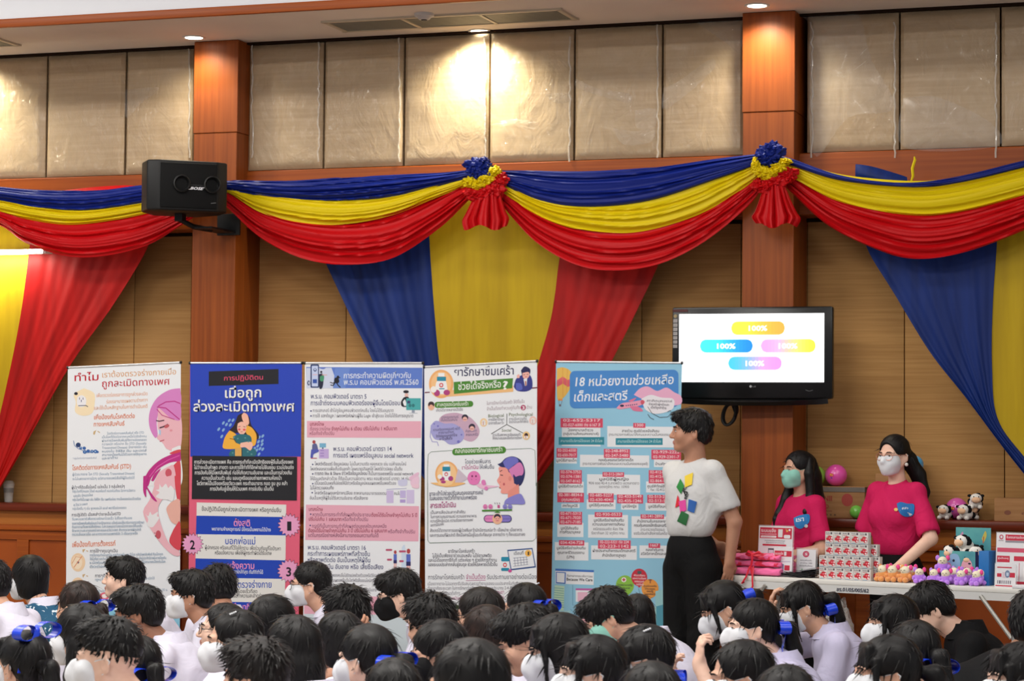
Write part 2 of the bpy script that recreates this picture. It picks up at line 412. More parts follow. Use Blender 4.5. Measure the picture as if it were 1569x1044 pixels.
# air vents and smoke detector in the soffit
VF = mat('vent_frame', (196, 182, 160), .5, .4); VS = mat('vent_slat', (128, 124, 112), .5, .4)
def vent(corners, label, nsec):
    A, B, C_, D_ = [PZ(x, y, CEIL) for x, y in corners]
    x0 = min(A[0], D_[0]); x1 = max(B[0], C_[0]); y0 = (A[1] + B[1]) / 2; y1 = (C_[1] + D_[1]) / 2
    t = thing('air_vent', label, 'air vent', ((x0 + x1) / 2, (y0 + y1) / 2, CEIL), group='ceiling air vents')
    w = x1 - x0; d = abs(y1 - y0)
    m_ = MB()
    for s in (-1, 1):
        m_.box((0, s * d / 2, -.006), (w + .04, .025, .012)); m_.box((s * w / 2, 0, -.006), (.025, d, .012))
    for i in range(1, nsec): m_.box((-w / 2 + w * i / nsec, 0, -.006), (.02, d, .012))
    m_.build('frame', VF, t, smooth=False)
    MB().box((0, 0, -.001), (w, d, .002)).build('backing', DRK, t, smooth=False)
    m_ = MB(); k = 14
    for i in range(k): m_.box((0, -d / 2 + d * (i + .5) / k, -.006), (w - .02, d / k * .55, .003), M=None)
    m_.build('slats', VS, t, smooth=False)
vent([(497, 32), (840, 14), (880, 27), (540, 47)], 'long three-part air vent in the soffit beside the middle downlight', 3)
vent([(-330, 74), (-4, 60), (28, 68), (-300, 85)], 'air vent in the soffit cut by the picture edge', 3)
p = PZ(650, 21, CEIL)
t = thing('smoke_detector', 'small round white smoke detector on the soffit behind the vent', 'smoke detector', (p[0], p[1], CEIL))
MB().lathe([(.0, -.035), (.03, -.034), (.04, -.022), (.055, -.016), (.058, 0)]).build('housing', mat('detector_white', (190, 186, 184), .5, .4), t)
MB().lathe([(.0, -.040), (.016, -.040), (.018, -.034), (.0, -.034)]).build('sensor', mat('detector_dark', (60, 56, 56), .5, .4), t)

# ================================================================== DRAPES
def cloth(name, rgb, rgb2):
    m = mat(name, rgb, .5, .22, sheen=.0); bump(m, (260, 260, 260), .06, .0015); return m
C_BLUE = cloth('blue_cloth', (12, 32, 118), None); C_YEL = cloth('yellow_cloth', (222, 196, 8), None); C_RED = cloth('red_cloth', (190, 6, 16), None)
C_BLUE2 = cloth('blue_hanging_cloth', (18, 44, 112), None); C_YEL2 = cloth('yellow_hanging_cloth', (184, 154, 16), None); C_RED2 = cloth('red_hanging_cloth', (168, 12, 8), None)
for m_, c_ in ((C_BLUE2, (12, 34, 92)), (C_YEL2, (168, 138, 14)), (C_RED2, (146, 8, 6))): vary(m_, c_, (14, 3, 1.2), 3, .35, .65)

def swag_band(name, m, parent, top, bot, Y, seed, folds, amp, n=90, k=44, ext=(0, 0)):
    T = curve_pts(top, n + 1); B = curve_pts(bot, n + 1)
    rng = random.Random(seed); ph = [rng.uniform(0, 2 * PI) for _ in range(8)]; fr = [folds * rng.uniform(.8, 1.2), folds * rng.uniform(1.7, 2.3), folds * rng.uniform(.45, .6)]
    def f(u, v):
        i = min(int(round(u * n)), n); p = T[i] * (1 - v) + B[i] * v
        span = math.sin(PI * min(max(u, .02), .98)) ** .6
        w = v + .05 * math.sin(2 * PI * u + ph[3]) * span + .03 * math.sin(5 * u + ph[4])
        h = math.sin(2 * PI * fr[0] * w + ph[0]) + .45 * math.sin(2 * PI * fr[1] * w + ph[1] + 2 * u) + .7 * math.sin(2 * PI * fr[2] * w + ph[2])
        h = (1 - abs(math.sin(h * .8))) * 1.6 - .8 + h * .25
        y = Y - amp * h * (.45 + .55 * span) - .03 * math.sin(PI * v) * span
        return PY(p[0], p[1], y)
    return MB().grid(f, n, k, thick=.004).build(name, m, parent)
def swag(label, BT, BB, YB, RB, seed, YT=None, RT=None):
    """top edge of blue, bottom of blue, bottom of yellow, bottom of red (pixel curves)"""
    c = PY(*BT[len(BT) // 2], -.45)
    t = thing('festoon_swag', label, 'drapery', group='festoon swags along the wall')
    dn = lambda L, d: [(x, y + d) for x, y in L]
    swag_band('red_band', C_RED, t, RT or dn(YB, -10), RB, -.455, seed + 2, 3.0, .017)
    swag_band('yellow_band', C_YEL, t, YT or dn(BB, -8), YB, -.475, seed + 1, 2.2, .012)
    swag_band('blue_band', C_BLUE, t, BT, BB, -.492, seed, 2.6, .013)
    return t
swag('blue, yellow and red festoon swag ending behind the loudspeaker',
     [(-260, 262), (-120, 285), (-20, 286), (40, 291), (100, 293), (160, 291), (225, 284), (318, 281)],
     [(-260, 296), (-120, 303), (-20, 306), (60, 319), (130, 324), (200, 316), (260, 305), (318, 300)],
     [(-260, 310), (-120, 318), (-20, 324), (50, 338), (110, 344), (180, 336), (250, 322), (318, 312)],
     [(-260, 330), (-120, 338), (-10, 342), (40, 372), (100, 392), (160, 392), (225, 376), (270, 350), (318, 318)], 1)
swag('blue, yellow and red festoon swag between the loudspeaker and the middle rosette',
     [(318, 276), (350, 277), (440, 278), (520, 273), (620, 268), (690, 264), (742, 258)],
     [(318, 283), (350, 291), (430, 303), (520, 307), (600, 301), (680, 283), (742, 266)],
     [(318, 288), (350, 296), (400, 326), (460, 341), (525, 344), (600, 330), (680, 298), (742, 276)],
     [(318, 292), (350, 320), (400, 365), (460, 395), (525, 406), (600, 396), (670, 352), (715, 310), (742, 284)], 11)
swag('blue, yellow and red festoon swag between the two rosettes',
     [(742, 260), (800, 262), (900, 263), (1000, 257), (1100, 243), (1180, 234)],
     [(742, 264), (770, 283), (830, 310), (900, 318), (1000, 308), (1100, 275), (1180, 244)],
     [(742, 270), (780, 302), (840, 337), (905, 354), (980, 355), (1070, 329), (1140, 288), (1180, 254)],
     [(742, 282), (770, 316), (820, 370), (880, 405), (940, 415), (1010, 405), (1080, 370), (1150, 312), (1180, 266)], 21)
swag('blue, yellow and red festoon swag running off beyond the TV rosette',
     [(1180, 236), (1210, 243), (1290, 270), (1380, 281), (1460, 273), (1569, 247), (1700, 214), (1860, 178)],
     [(1180, 240), (1215, 253), (1290, 276), (1400, 286), (1470, 279), (1569, 256), (1700, 226), (1860, 186)],
     [(1180, 250), (1215, 272), (1290, 310), (1380, 329), (1460, 327), (1569, 300), (1700, 256), (1860, 194)],
     [(1180, 262), (1215, 296), (1270, 345), (1340, 380), (1400, 396), (1470, 388), (1569, 352), (1700, 290), (1860, 204)], 31)
# a slip of red cloth showing above the first swag and blue offcut behind the last one
o = swag_band('cloth_offcut', C_RED, None, [(95, 293), (140, 288), (190, 285), (226, 287)], [(95, 305), (140, 303), (190, 302), (226, 300)], -.45, 5, 1, .003, 30, 8)
tag(o, 'slip of red cloth peeping out above the blue swag beside the loudspeaker', 'cloth')
o = swag_band('cloth_offcut', C_BLUE2, None, [(1311, 252), (1340, 257), (1390, 272)], [(1311, 276), (1340, 284), (1390, 292)], -.44, 6, 1, .003, 30, 8)
tag(o, 'dark blue cloth offcut standing above the yellow swag beyond the TV rosette', 'cloth')
m_ = MB(); m_.tube([PY(x, y, -.45) for x, y in [(1395, 282), (1399, 270), (1398, 258), (1402, 245), (1401, 240)]], [.004, .008, .009, .008, .004], 6)
tag(m_.build('ribbon_end', C_YEL), 'loose yellow ribbon end sticking up above the yellow swag', 'ribbon')

def drape(name, m, parent, L, Rr, Y, seed, folds, amp, n=16, k=70):
    """hanging cloth between two pixel edge curves, folds along its length"""
    A = curve_pts(L, k + 1); B = curve_pts(Rr, k + 1); rng = random.Random(seed); ph = [rng.uniform(0, 6) for _ in range(6)]
    n = 60
    def f(u, v):
        j = min(int(round(v * k)), k); p = A[j] * (1 - u) + B[j] * u
        h = math.sin(2 * PI * folds * u + ph[0] + .6 * v) + .5 * math.sin(2 * PI * folds * 2.3 * u + ph[1] - v) + .35 * math.sin(2 * PI * folds * 4.1 * u + ph[2])
        h += .8 * mnoise.noise(Vector((u * 5 + seed, v * 3, 1)))
        return PY(p[0], p[1], Y - amp * h * (.55 + .45 * v))
    return MB().grid(f, n, k, thick=.003).build(name, m, parent)
t = thing('wall_drape', 'blue, yellow and red hanging drape gathered behind the banners', 'drapery', group='hanging wall drapes')
drape('blue_panel', C_BLUE2, t, [(478, 352), (500, 405), (535, 480), (572, 556), (605, 640), (640, 720), (705, 800)], [(655, 330), (660, 400), (666, 480), (674, 560), (690, 650), (715, 730), (735, 800)], -.255, 3, 2.4, .0055)
drape('yellow_panel', C_YEL2, t, [(655, 290), (660, 400), (666, 480), (674, 560), (690, 650), (715, 730), (735, 800)], [(866, 330), (857, 400), (846, 480), (828, 560), (800, 650), (775, 730), (758, 800)], -.25, 4, 1.4, .0022)
drape('red_panel', C_RED2, t, [(866, 370), (857, 400), (846, 480), (824, 560), (796, 650), (770, 730), (752, 800)], [(1030, 350), (1006, 412), (974, 480), (936, 556), (885, 650), (830, 730), (780, 800)], -.255, 5, 1.9, .0045)
t = thing('wall_drape', 'yellow and red hanging drape lit by the tube light', 'drapery', group='hanging wall drapes')
drape('yellow_panel', C_YEL2, t, [(-260, 300), (-240, 400), (-200, 500), (-160, 600), (-130, 700), (-110, 800)], [(52, 330), (45, 385), (34, 470), (18, 556), (-10, 680), (-40, 800)], -.25, 7, 2, .003)
drape('red_panel', C_RED2, t, [(52, 330), (45, 385), (34, 470), (18, 556), (-10, 680), (-40, 800)], [(240, 340), (222, 388), (172, 470), (108, 560), (40, 680), (-14, 772)], -.256, 8, 2.2, .005)
t = thing('wall_drape', 'blue and yellow hanging drape beyond the TV', 'drapery', group='hanging wall drapes')
drape('blue_panel', C_BLUE2, t, [(1322, 360), (1334, 392), (1370, 450), (1425, 540), (1480, 610), (1540, 690), (1620, 790)], [(1530, 330), (1527, 380), (1521, 470), (1520, 560), (1528, 640), (1569, 700), (1640, 780)], -.27, 9, 2.2, .007)
drape('yellow_panel', C_YEL2, t, [(1530, 310), (1527, 380), (1521, 470), (1520, 560), (1528, 640), (1569, 700), (1640, 780)], [(1720, 300), (1715, 380), (1705, 470), (1695, 560), (1685, 640), (1675, 700), (1665, 780)], -.262, 10, 1.6, .003)

# rosettes
def crumple(m_, c, r, seed, amp=.35, fr=2.6, sub=4):
    def fn(q):
        a = 0
        for k in range(3):
            p = Vector((q.x * fr * (1 + k * .8) + seed, q.y * fr * (1 + k * .8) + k * 7, q.z * fr * (1 + k * .8)))
            a += (abs(mnoise.noise(p)) - .2) / (1 + k * .6)
        return 1 + amp * 1.6 * a
    return m_.ball(c, r, sub=sub, fn=fn)
def pskirt(P, s, lst, Y, seed):
    """flaring pleated tail: lst = (x_left, x_right, y) rows in pixels"""
    L = curve_pts([(a, y) for a, b, y in lst], 31); Rr = curve_pts([(b, y) for a, b, y in lst], 31)
    def f(u, v):
        j = min(int(round(v * 30)), 30); p = L[j] * (1 - u) + Rr[j] * u
        h = math.sin(2 * PI * 4.2 * u + seed) * .6 + .4 * math.sin(2 * PI * 7.1 * u + seed * 2 + v)
        e = math.sin(PI * u) * (.02 + .035 * v)
        return PY(p[0], p[1] + 4 * v * v * math.sin(9 * u + seed), Y - .022 * h * (.4 + .8 * v) - e)
    P.grid(f, 60, 30, thick=.004)
def rosette(label, cx, blue, yel, red, tail, seed):
    t = thing('rosette', label, 'drapery', group='gathered cloth rosettes')
    for nm, m, L, amp in (('red_ruffle', C_RED, red, .5), ('yellow_ruffle', C_YEL, yel, .5), ('blue_ruffle', C_BLUE, blue, .55)):
        m_ = MB()
        for i, (x, y, rx, ry) in enumerate(L):
            p = PY(x, y, -.535 - (.02 if nm[0] != 'r' else 0)); s = 1 / project(p)[2]
            crumple(m_, p, (rx * s * 1.12, .042, ry * s * 1.12), seed + i * 3.3, amp * .9, 1.5)
        m_.build(nm, m, t)
    m_ = MB(); pskirt(m_, 1, tail, -.535, seed); m_.build('red_tail', C_RED, t)
rosette('gathered blue, yellow and red rosette in the middle of the wall', 742,
        [(732, 254, 17, 10), (740, 262, 14, 10), (727, 264, 9, 11), (741, 248, 8, 6)],
        [(722, 279, 10, 7), (733, 283, 12, 6), (745, 275, 12, 8), (758, 264, 9, 8)],
        [(748, 292, 14, 10), (762, 275, 13, 10), (757, 290, 14, 12), (727, 296, 12, 9), (740, 299, 13, 9)],
        [(730, 764, 290), (724, 768, 305), (714, 774, 325), (708, 779, 337), (711, 776, 349)], 1.3)
rosette('gathered blue, yellow and red rosette on the TV pillar', 1180,
        [(1178, 236, 17, 12), (1184, 228, 11, 9), (1170, 241, 10, 9), (1178, 247, 14, 6)],
        [(1160, 252, 7, 10), (1170, 264, 11, 8), (1182, 266, 12, 7), (1194, 257, 12, 7), (1203, 248, 8, 5)],
        [(1203, 266, 14, 9), (1190, 277, 14, 10), (1174, 287, 12, 8), (1210, 271, 8, 8), (1162, 284, 9, 8)],
        [(1170, 1202, 284), (1164, 1210, 305), (1157, 1220, 325), (1152, 1226, 335), (1158, 1220, 346)], 4.1)

# fluorescent tube in front of the first drape
a = PY(-200, 390, -.40); b = PY(66, 385, -.40)
t = thing('tube_light', 'glowing fluorescent tube light in front of the yellow and red drape', 'lamp', tuple((a + b) / 2))
c = (a + b) / 2
MB().tube([a - c, b - c], .013, 10).build('glass_tube', mat('lit_tube', (255, 252, 235), .3, .2, emit=14.0), t)
MB().box((0, .05, .0), (float(b[0] - a[0]) + .06, .035, .03), r=.004).build('batten', mat('batten_white', (225, 225, 222), .5, .4), t)
m_ = MB()
for s in (-1, 1): m_.box((s * (float(b[0] - a[0]) / 2 + .012), .02, 0), (.024, .06, .034), r=.004)
m_.build('end_caps', mat('batten_white', (225, 225, 222)), t)
l = bpy.data.lights.new('tube_glow', 'AREA'); l.shape = 'RECTANGLE'; l.size = 1.0; l.size_y = .03; l.energy = 9; l.color = (1, .95, .8)
o = bpy.data.objects.new('tube_glow', l); COL.objects.link(o); o.location = (c[0], c[1] + .015, c[2] - .02); o.rotation_euler = (math.radians(40), 0, 0)

# ================================================================== LOUDSPEAKER
BLK = mat('black_plastic', (13, 13, 14), .5, .35); bump(BLK, (400, 400, 400), .1, .001)
GRI = mat('speaker_grille', (8, 8, 9), .7, .2); bump(GRI, (500, 500, 500), .3, .001)
p0 = PY(278, 290, -.80)
t = thing('loudspeaker', 'black wall loudspeaker with two round ports on the pillar', 'loudspeaker', tuple(p0), math.radians(39))
sw, sh = .475, .295
m_ = MB()
prof = [(-.5, .0), (-.5, .16), (-.36, .2), (.36, .2), (.5, .16), (.5, .0), (.28, -.17), (-.28, -.17)]
vs = []; 
for z in (-sh / 2, sh / 2):
    for x, y in prof: vs.append((x * sw, -y + .0, z))
k = len(prof)
fs = [tuple(range(k)), tuple(range(2 * k - 1, k - 1, -1))] + [(i, k + i, k + (i + 1) % k, (i + 1) % k) for i in range(k)]
bm = bmesh.new(); bv = [bm.verts.new(v) for v in vs]; [bm.faces.new([bv[i] for i in f]) for f in fs]
bmesh.ops.recalc_face_normals(bm, faces=bm.faces); bmesh.ops.bevel(bm, geom=list(bm.edges), offset=.012, segments=3, affect='EDGES', profile=.5)
me = bpy.data.meshes.new('cabinet'); bm.to_mesh(me); bm.free(); link('cabinet', me, BLK, t, True); me.set_sharp_from_angle(angle=math.radians(35))
gr = MB().box((.0, -.203, .0), (.335, .012, .262), r=.006).build('grille', GRI, t)
for px_ in (-.045, .135):
    m_ = MB(); m_.lathe([(.042, .0), (.05, .012), (.051, .024), (.044, .028), (.038, .02), (.034, -.03), (.0, -.03)], M=Matrix.Translation((px_, -.205, .01)) @ Matrix.Rotation(PI / 2, 4, 'X'))
    m_.build('port', mat('port_black', (12, 12, 13), .5, .4), t)
pr = Print(lambda x, y, L: (x, -.2095 - L, -y), k=1.0, tag_='logo_ink')
pr.line([(-.004, -.004), (.09, -.004)], .0012, (90, 90, 92))
pr.text('BOSE', .006, .022, .088, .022, .026, (240, 240, 245), bold=.06, shear=.35)
pr.line([(-.004, .021), (.012, .021)], .003, (235, 235, 240)); pr.line([(.072, .009), (.092, .009)], .003, (235, 235, 240))
pr.line([(.13, .098), (.16, .094)], .003, (110, 110, 112))
pr.build('logo', t)
m_ = MB(); BM_ = Matrix.Rotation(math.radians(-39), 4, 'Z'); m_.box((-.005, .0, -.165), (.05, .05, .05), 0, BM_); m_.tube([(-.005, .0, -.18), (.04, .08, -.215), (.10, .2, -.225)], .016, 8, 0, True, BM_)
m_.box((.115, .405, -.175), (.15, .02, .13), 0, BM_, .004); m_.box((.105, .24, -.222), (.12, .33, .012), 0, BM_)
m_.build('bracket', BLK, t)

# ================================================================== TV
TVY = -.50
c = PY(1153, 541, TVY)
t = thing('wall_tv', 'flat TV showing four coloured percentage pills, mounted on the pillar', 'TV', tuple(c), math.radians(2.5))
s = project(c)[2] * math.cos(YAW)
tw, th = .898, .508
m_ = MB(); m_.box((0, 0, 0), (tw, .055, th), r=.012)
m_.build('bezel', mat('glossy_black_bezel', (10, 10, 11), .28, .4), t)
m_ = MB(); m_.grid(lambda u, v: ((u - .5) * tw * .94, -.012 - .02 * v, -th / 2 - .022 * (1 - (2 * u - 1) ** 2) * v + .004), 24, 4, thick=-.03); m_.build('chin', mat('glossy_black_bezel', (14, 14, 15)), t)
SX, SZ0, SZ1 = .405, -.163, .216
SCRN = mat('lit_screen', (250, 255, 255), .2, .3, emit=.97)
MB().box((-.003, -.0285, (SZ0 + SZ1) / 2), (SX * 2, .004, SZ1 - SZ0)).build('screen', SCRN, t, smooth=False)
# screen graphics, coordinates of the screen picture in its own pixels (zoom frame)
def scr(x, y, L): return ((x - 345) / 335 * SX - .003, -.0306 - L, SZ1 - (y - 378) / 372 * (SZ1 - SZ0))
pr = Print(scr, emit=.93, tag_='screen')
def pill(x0, y0, x1, y1, ca, cb, txt):
    pr = Print(scr, emit=.93, tag_='screen')
    n = 16; r = 30
    for i in range(n):
        a, b = x0 + (x1 - x0) * i / n, x0 + (x1 - x0) * (i + 1) / n
        def hgt(x):
            e = min(x - x0, x1 - x)
            return 0 if e >= r else r - math.sqrt(max(0, r * r - (r - e) ** 2))
        k = (i + .5) / n; k = k * k * (3 - 2 * k); col = [ca[j] + (cb[j] - ca[j]) * k for j in range(3)]
        L = [min(x1, a + (b - a + 1.5) * q / 3) for q in range(4)]
        pr.poly([(x, y0 + hgt(x)) for x in L] + [(x, y1 - hgt(x)) for x in L[::-1]], col)
    cx, cy = (x0 + x1) / 2, (y0 + y1) / 2
    pr.text(txt, cx - 43, cy + 14, cx + 43, cy + 14, 46, (255, 255, 255), bold=.07); pr.build('percentage_pill', t)
pill(254, 421, 500, 493, (255, 214, 70), (250, 160, 70), '100%')
pill(109, 518, 353, 589, (70, 225, 250), (40, 130, 235), '100%')
pill(391, 518, 641, 589, (250, 150, 250), (255, 220, 70), '100%')
pill(241, 612, 487, 683, (70, 180, 240), (255, 140, 250), '100%')
pr.line([(84 + 10 * math.cos(a / 3), 494 + 10 * math.sin(a / 3)) for a in range(20)], 2, (170, 190, 195))
pr.rrect(527, 700, 672, 749, 18, (222, 232, 240)); pr.rect(12, 462, 46, 498, (226, 238, 250))
pr.line([(24, 690), (70, 725), (100, 705), (130, 735)], 3, (215, 240, 235)); pr.line([(140, 735), (170, 700), (210, 730), (250, 740)], 3, (215, 240, 235))
pr.build('screen_print', t)
pr = Print(lambda x, y, L: (x, -.029 - L, -y), k=.9, tag_='tv_label')
pr.ell(-.004, .186, .007, .007, (170, 172, 175)); pr.text('LG', .008, .19, .024, .19, .0125, (120, 122, 126), bold=.03)
pr.rect(-.444, -.242, -.36, -.228, (84, 34, 34)); pr.ell(-.43, -.205, .010, .010, (170, 150, 110))
for i in range(7): pr.rect(-.442, -.187 + i * .0235, -.418, -.169 + i * .0235, (178, 172, 170)); pr.line([(-.440, -.178 + i * .0235), (-.421, -.178 + i * .0235)], .003, (90, 86, 90))
pr.line([(.30, .205), (.32, .212), (.34, .206)], .003, (90, 90, 92))
pr.build('stickers', t)
MB().box((0.02, .075, 0), (.3, .11, .26)).build('wall_mount', BLK, t, smooth=False)
cc = PY(1119, 634, -.33)
m_ = MB()
cord = []
for k in range(3 * 24 + 1):
    a = 2 * PI * k / 24; g = 1 + .08 * math.sin(k * .37)
    x = .036 * g * math.cos(a); z = .062 * g * math.sin(a) - .004 * (k // 24)
    tl = .30; cord.append((x * math.cos(tl) + z * math.sin(tl), -.012 * (k / 24), -x * math.sin(tl) + z * math.cos(tl)))
m_.tube([(.02, .1, .16), (.01, .02, .10)] + [(.0, .0, .08)] + cord, .0075, 7)
o = m_.build('cable_coil', mat('black_cable', (20, 20, 21), .5, .4), loc=tuple(cc)); tag(o, 'coil of black cable hanging below the TV', 'cable')
# ================================================================== PEOPLE: smooth implicit bodies turned into meshes
def rotm(rx=0, ry=0, rz=0):
    return np.array((Matrix.Rotation(rz, 3, 'Z') @ Matrix.Rotation(ry, 3, 'Y') @ Matrix.Rotation(rx, 3, 'X')))
class Field:
    def __init__(s): s.ops = []; s.M = np.eye(3); s.t = np.zeros(3); s.s = 1.0
    def frame(s, M=None, t=None, sc=1.0): s.s = sc; s.M = np.eye(3) if M is None else np.array(M); s.t = np.zeros(3) if t is None else np.array(t, float); return s
    def P(s, p): return s.M @ (np.array(p, float) * s.s) + s.t
    def ell(s, c, r, k=.01, op='u', R=None):
        R = s.M @ (np.eye(3) if R is None else R); r = np.array(r if isinstance(r, (list, tuple)) else (r, r, r), float) * s.s; k *= s.s
        s.ops.append(('e', s.P(c), r, R, k, op, s.P(c) - r.max(), s.P(c) + r.max())); return s
    def cap(s, a, b, ra, rb=None, k=.01, op='u'):
        rb = ra if rb is None else rb; ra *= s.s; rb *= s.s; k *= s.s; a = s.P(a); b = s.P(b); m = max(ra, rb)
        s.ops.append(('c', a, b, ra, rb, k, op, np.minimum(a, b) - m, np.maximum(a, b) + m)); return s
    def chain(s, pts, rad, k=.01):
        for i in range(len(pts) - 1): s.cap(pts[i], pts[i + 1], rad[i], rad[i + 1], k)
        return s
    def half(s, p, n, k=.01):
        """keep what lies behind the plane through p with outward normal n"""
        n = s.M @ np.array(n, float); n /= np.linalg.norm(n); s.ops.append(('h', s.P(p), n, k)); return s
    def wave(s, amp, fx, ph=0.0): s.ops.append(('w', amp, np.array(fx, float), ph)); return s
    def grid(s, lo, hi, h):
        lo = np.array(lo, float); n = np.ceil((np.array(hi) - lo) / h).astype(int) + 1
        ax = [lo[i] + np.arange(n[i]) * h for i in range(3)]
        A = np.full(n, .5, np.float32)
        for o in s.ops:
            if o[0] == 'h':
                d = ((ax[0] - o[1][0]) * o[2][0])[:, None, None] + ((ax[1] - o[1][1]) * o[2][1])[None, :, None] + ((ax[2] - o[1][2]) * o[2][2])[None, None, :]
                k = o[3]; t = np.clip(.5 - .5 * (d - A) / k, 0, 1); A[...] = (d * (1 - t) + A * t + k * t * (1 - t)); continue
            if o[0] == 'w':
                A += (o[1] * np.sin(ax[0] * o[2][0] + o[3])[:, None, None] * np.sin(ax[1] * o[2][1] + o[3] * 1.7)[None, :, None] * np.sin(ax[2] * o[2][2] + o[3] * .6)[None, None, :]).astype(np.float32); continue
            k, op = o[-4], o[-3]; mg = max(k * 1.2, 3 * h, .012)
            i0 = np.maximum(((o[-2] - mg - lo) / h).astype(int), 0); i1 = np.minimum(((o[-1] + mg - lo) / h).astype(int) + 2, n)
            if (i1 <= i0).any(): continue
            sl = tuple(slice(a, b) for a, b in zip(i0, i1))
            X = np.stack(np.meshgrid(*[ax[i][sl[i]].astype(np.float32) for i in range(3)], indexing='ij'), -1)
            if o[0] == 'e':
                q = ((X - o[1].astype(np.float32)) @ o[3].astype(np.float32)); r = o[2].astype(np.float32)
                k0 = np.linalg.norm(q / r, axis=-1); k1 = np.linalg.norm(q / (r * r), axis=-1) + 1e-9; d = k0 * (k0 - 1) / k1
            else:
                a, b = o[1], o[2]; ab = (b - a); L = max(ab @ ab, 1e-12); q = X - a.astype(np.float32)
                t = np.clip(q @ (ab / L).astype(np.float32), 0, 1); d = np.linalg.norm(q - t[..., None] * ab.astype(np.float32), axis=-1) - (o[3] + (o[4] - o[3]) * t)
            B = A[sl]
            if op == 'u':
                t = np.clip(.5 + .5 * (B - d) / k, 0, 1); A[sl] = B * (1 - t) + d * t - k * t * (1 - t)
            else:
                t = np.clip(.5 - .5 * (B + d) / k, 0, 1); A[sl] = B * (1 - t) + (-d) * t + k * t * (1 - t)
        return A, lo
def surface_nets(A, lo, h):
    nx, ny, nz = A.shape; C = (nx - 1, ny - 1, nz - 1); NC = C[0] * C[1] * C[2]
    ins = A < 0; acc = np.zeros((NC, 3)); cnt = np.zeros(NC); quads = []
    cid = lambda i, j, k: (i * C[1] + j) * C[2] + k
    for axis in range(3):
        a = [slice(None)] * 3; b = [slice(None)] * 3; a[axis] = slice(0, -1); b[axis] = slice(1, None)
        I = np.argwhere(ins[tuple(a)] != ins[tuple(b)])
        if not len(I): continue
        J = I.copy(); J[:, axis] += 1
        va = A[tuple(I.T)].astype(float); vb = A[tuple(J.T)].astype(float); t = va / (va - vb)
        pos = I.astype(float); pos[:, axis] += t
        o1, o2 = [x for x in range(3) if x != axis]; ids = []; ok = np.ones(len(I), bool)
        for d1, d2 in ((-1, -1), (0, -1), (0, 0), (-1, 0)):
            K = I.copy(); K[:, o1] += d1; K[:, o2] += d2
            v = (K[:, o1] >= 0) & (K[:, o2] >= 0) & (K[:, o1] < C[o1]) & (K[:, o2] < C[o2]); ok &= v
            c = cid(K[:, 0], K[:, 1], K[:, 2]); c = np.where(v, c, 0); ids.append(c)
            cnt += np.bincount(c[v], minlength=NC)
            for q in range(3): acc[:, q] += np.bincount(c[v], weights=pos[v, q], minlength=NC)
        Q = np.stack(ids, 1)[ok]; flip = (va < 0)[ok]
        if axis == 1: flip = ~flip
        Q[~flip] = Q[~flip][:, ::-1]; quads.append(Q)
    act = np.nonzero(cnt)[0]; remap = np.full(NC, -1); remap[act] = np.arange(len(act))
    V = acc[act] / cnt[act][:, None] * h + lo
    Q = remap[np.concatenate(quads)] if quads else np.zeros((0, 4), int)
    return V, Q
def mesh_field(F, boxes, name):
    Vs = []; Qs = []; o = 0
    for lo, hi, h in boxes:
        A, l = F.grid(lo, hi, h); V, Q = surface_nets(A, l, h); Vs.append(V); Qs.append(Q + o); o += len(V)
    V = np.concatenate(Vs); Q = np.concatenate(Qs)
    me = bpy.data.meshes.new(name); me.vertices.add(len(V)); me.vertices.foreach_set('co', V.ravel())
    me.loops.add(len(Q) * 4); me.loops.foreach_set('vertex_index', Q.ravel().astype(np.int32))
    me.polygons.add(len(Q)); me.polygons.foreach_set('loop_start', np.arange(len(Q), dtype=np.int32) * 4)
    me.update(calc_edges=True); me.validate()
    return me, V, Q

def skin_mat(n, rgb):
    m = mat('skin_' + n, rgb, .5, .4, 1.15); vary(m, tuple(int(c * f) for c, f in zip(rgb, (.95, .89, .86))), (22, 22, 22), 3, .4, .7, k=1.15, amount=.6); bump(m, (300, 300, 300), .08, .001); return m
SKIN = {'fair': skin_mat('fair', (222, 184, 164)), 'mid': skin_mat('mid', (204, 160, 136)), 'tan': skin_mat('tan', (172, 126, 102)), 'brown': skin_mat('brown', (140, 98, 78))}
LIPS = mat('lips', (178, 118, 104), .45, .4)
def hair_mat(n, rgb):
    m = mat('hair_' + n, tuple(c * .72 for c in rgb), .46, .26); vary(m, tuple(int(c * 1.6) + 4 for c in rgb), (150, 16, 16), 3, .5, .75, amount=.5)
    bump(m, (230, 14, 14), .4, .003, 3); return m
HAIR = {'black': hair_mat('black', (22, 20, 21)), 'soft': hair_mat('soft_black', (32, 27, 26)), 'brown': hair_mat('dark_brown', (44, 30, 26))}
EYEW = mat('eye_white', (214, 208, 204), .2, .5); IRIS = mat('iris_dark', (22, 14, 12), .15, .6); BROW = mat('brow_hair', (30, 22, 20), .7, .2)
MASKW = mat('mask_white', (224, 226, 231), .8, .2); bump(MASKW, (60, 60, 160), .15, .002)
MASKK = mat('mask_black', (22, 22, 24), .8, .2); MASKG = mat('mask_mint', (150, 212, 196), .75, .2); bump(MASKG, (8, 8, 190), .35, .004)
def shirt_mat(n, rgb, k=.84):
    m = mat('cloth_' + n, rgb, .8, .15, k, sheen=.0); bump(m, (9, 9, 6), .55, .02, 3, dist=1.2); bump(m, (500, 500, 500), .05, .001); return m
SHW = shirt_mat('white_school_shirt', (224, 221, 238), .93); SHL = shirt_mat('lilac_white_shirt', (210, 205, 234), .93); SHB = shirt_mat('black_jacket', (22, 22, 24))
SHN = shirt_mat('navy_trousers', (30, 32, 44)); SHD = shirt_mat('teal_denim_print', (50, 96, 128))
_n = SHD
vary(_n, (210, 222, 230), (16, 16, 16), 2, .60, .63, dist=2.5)
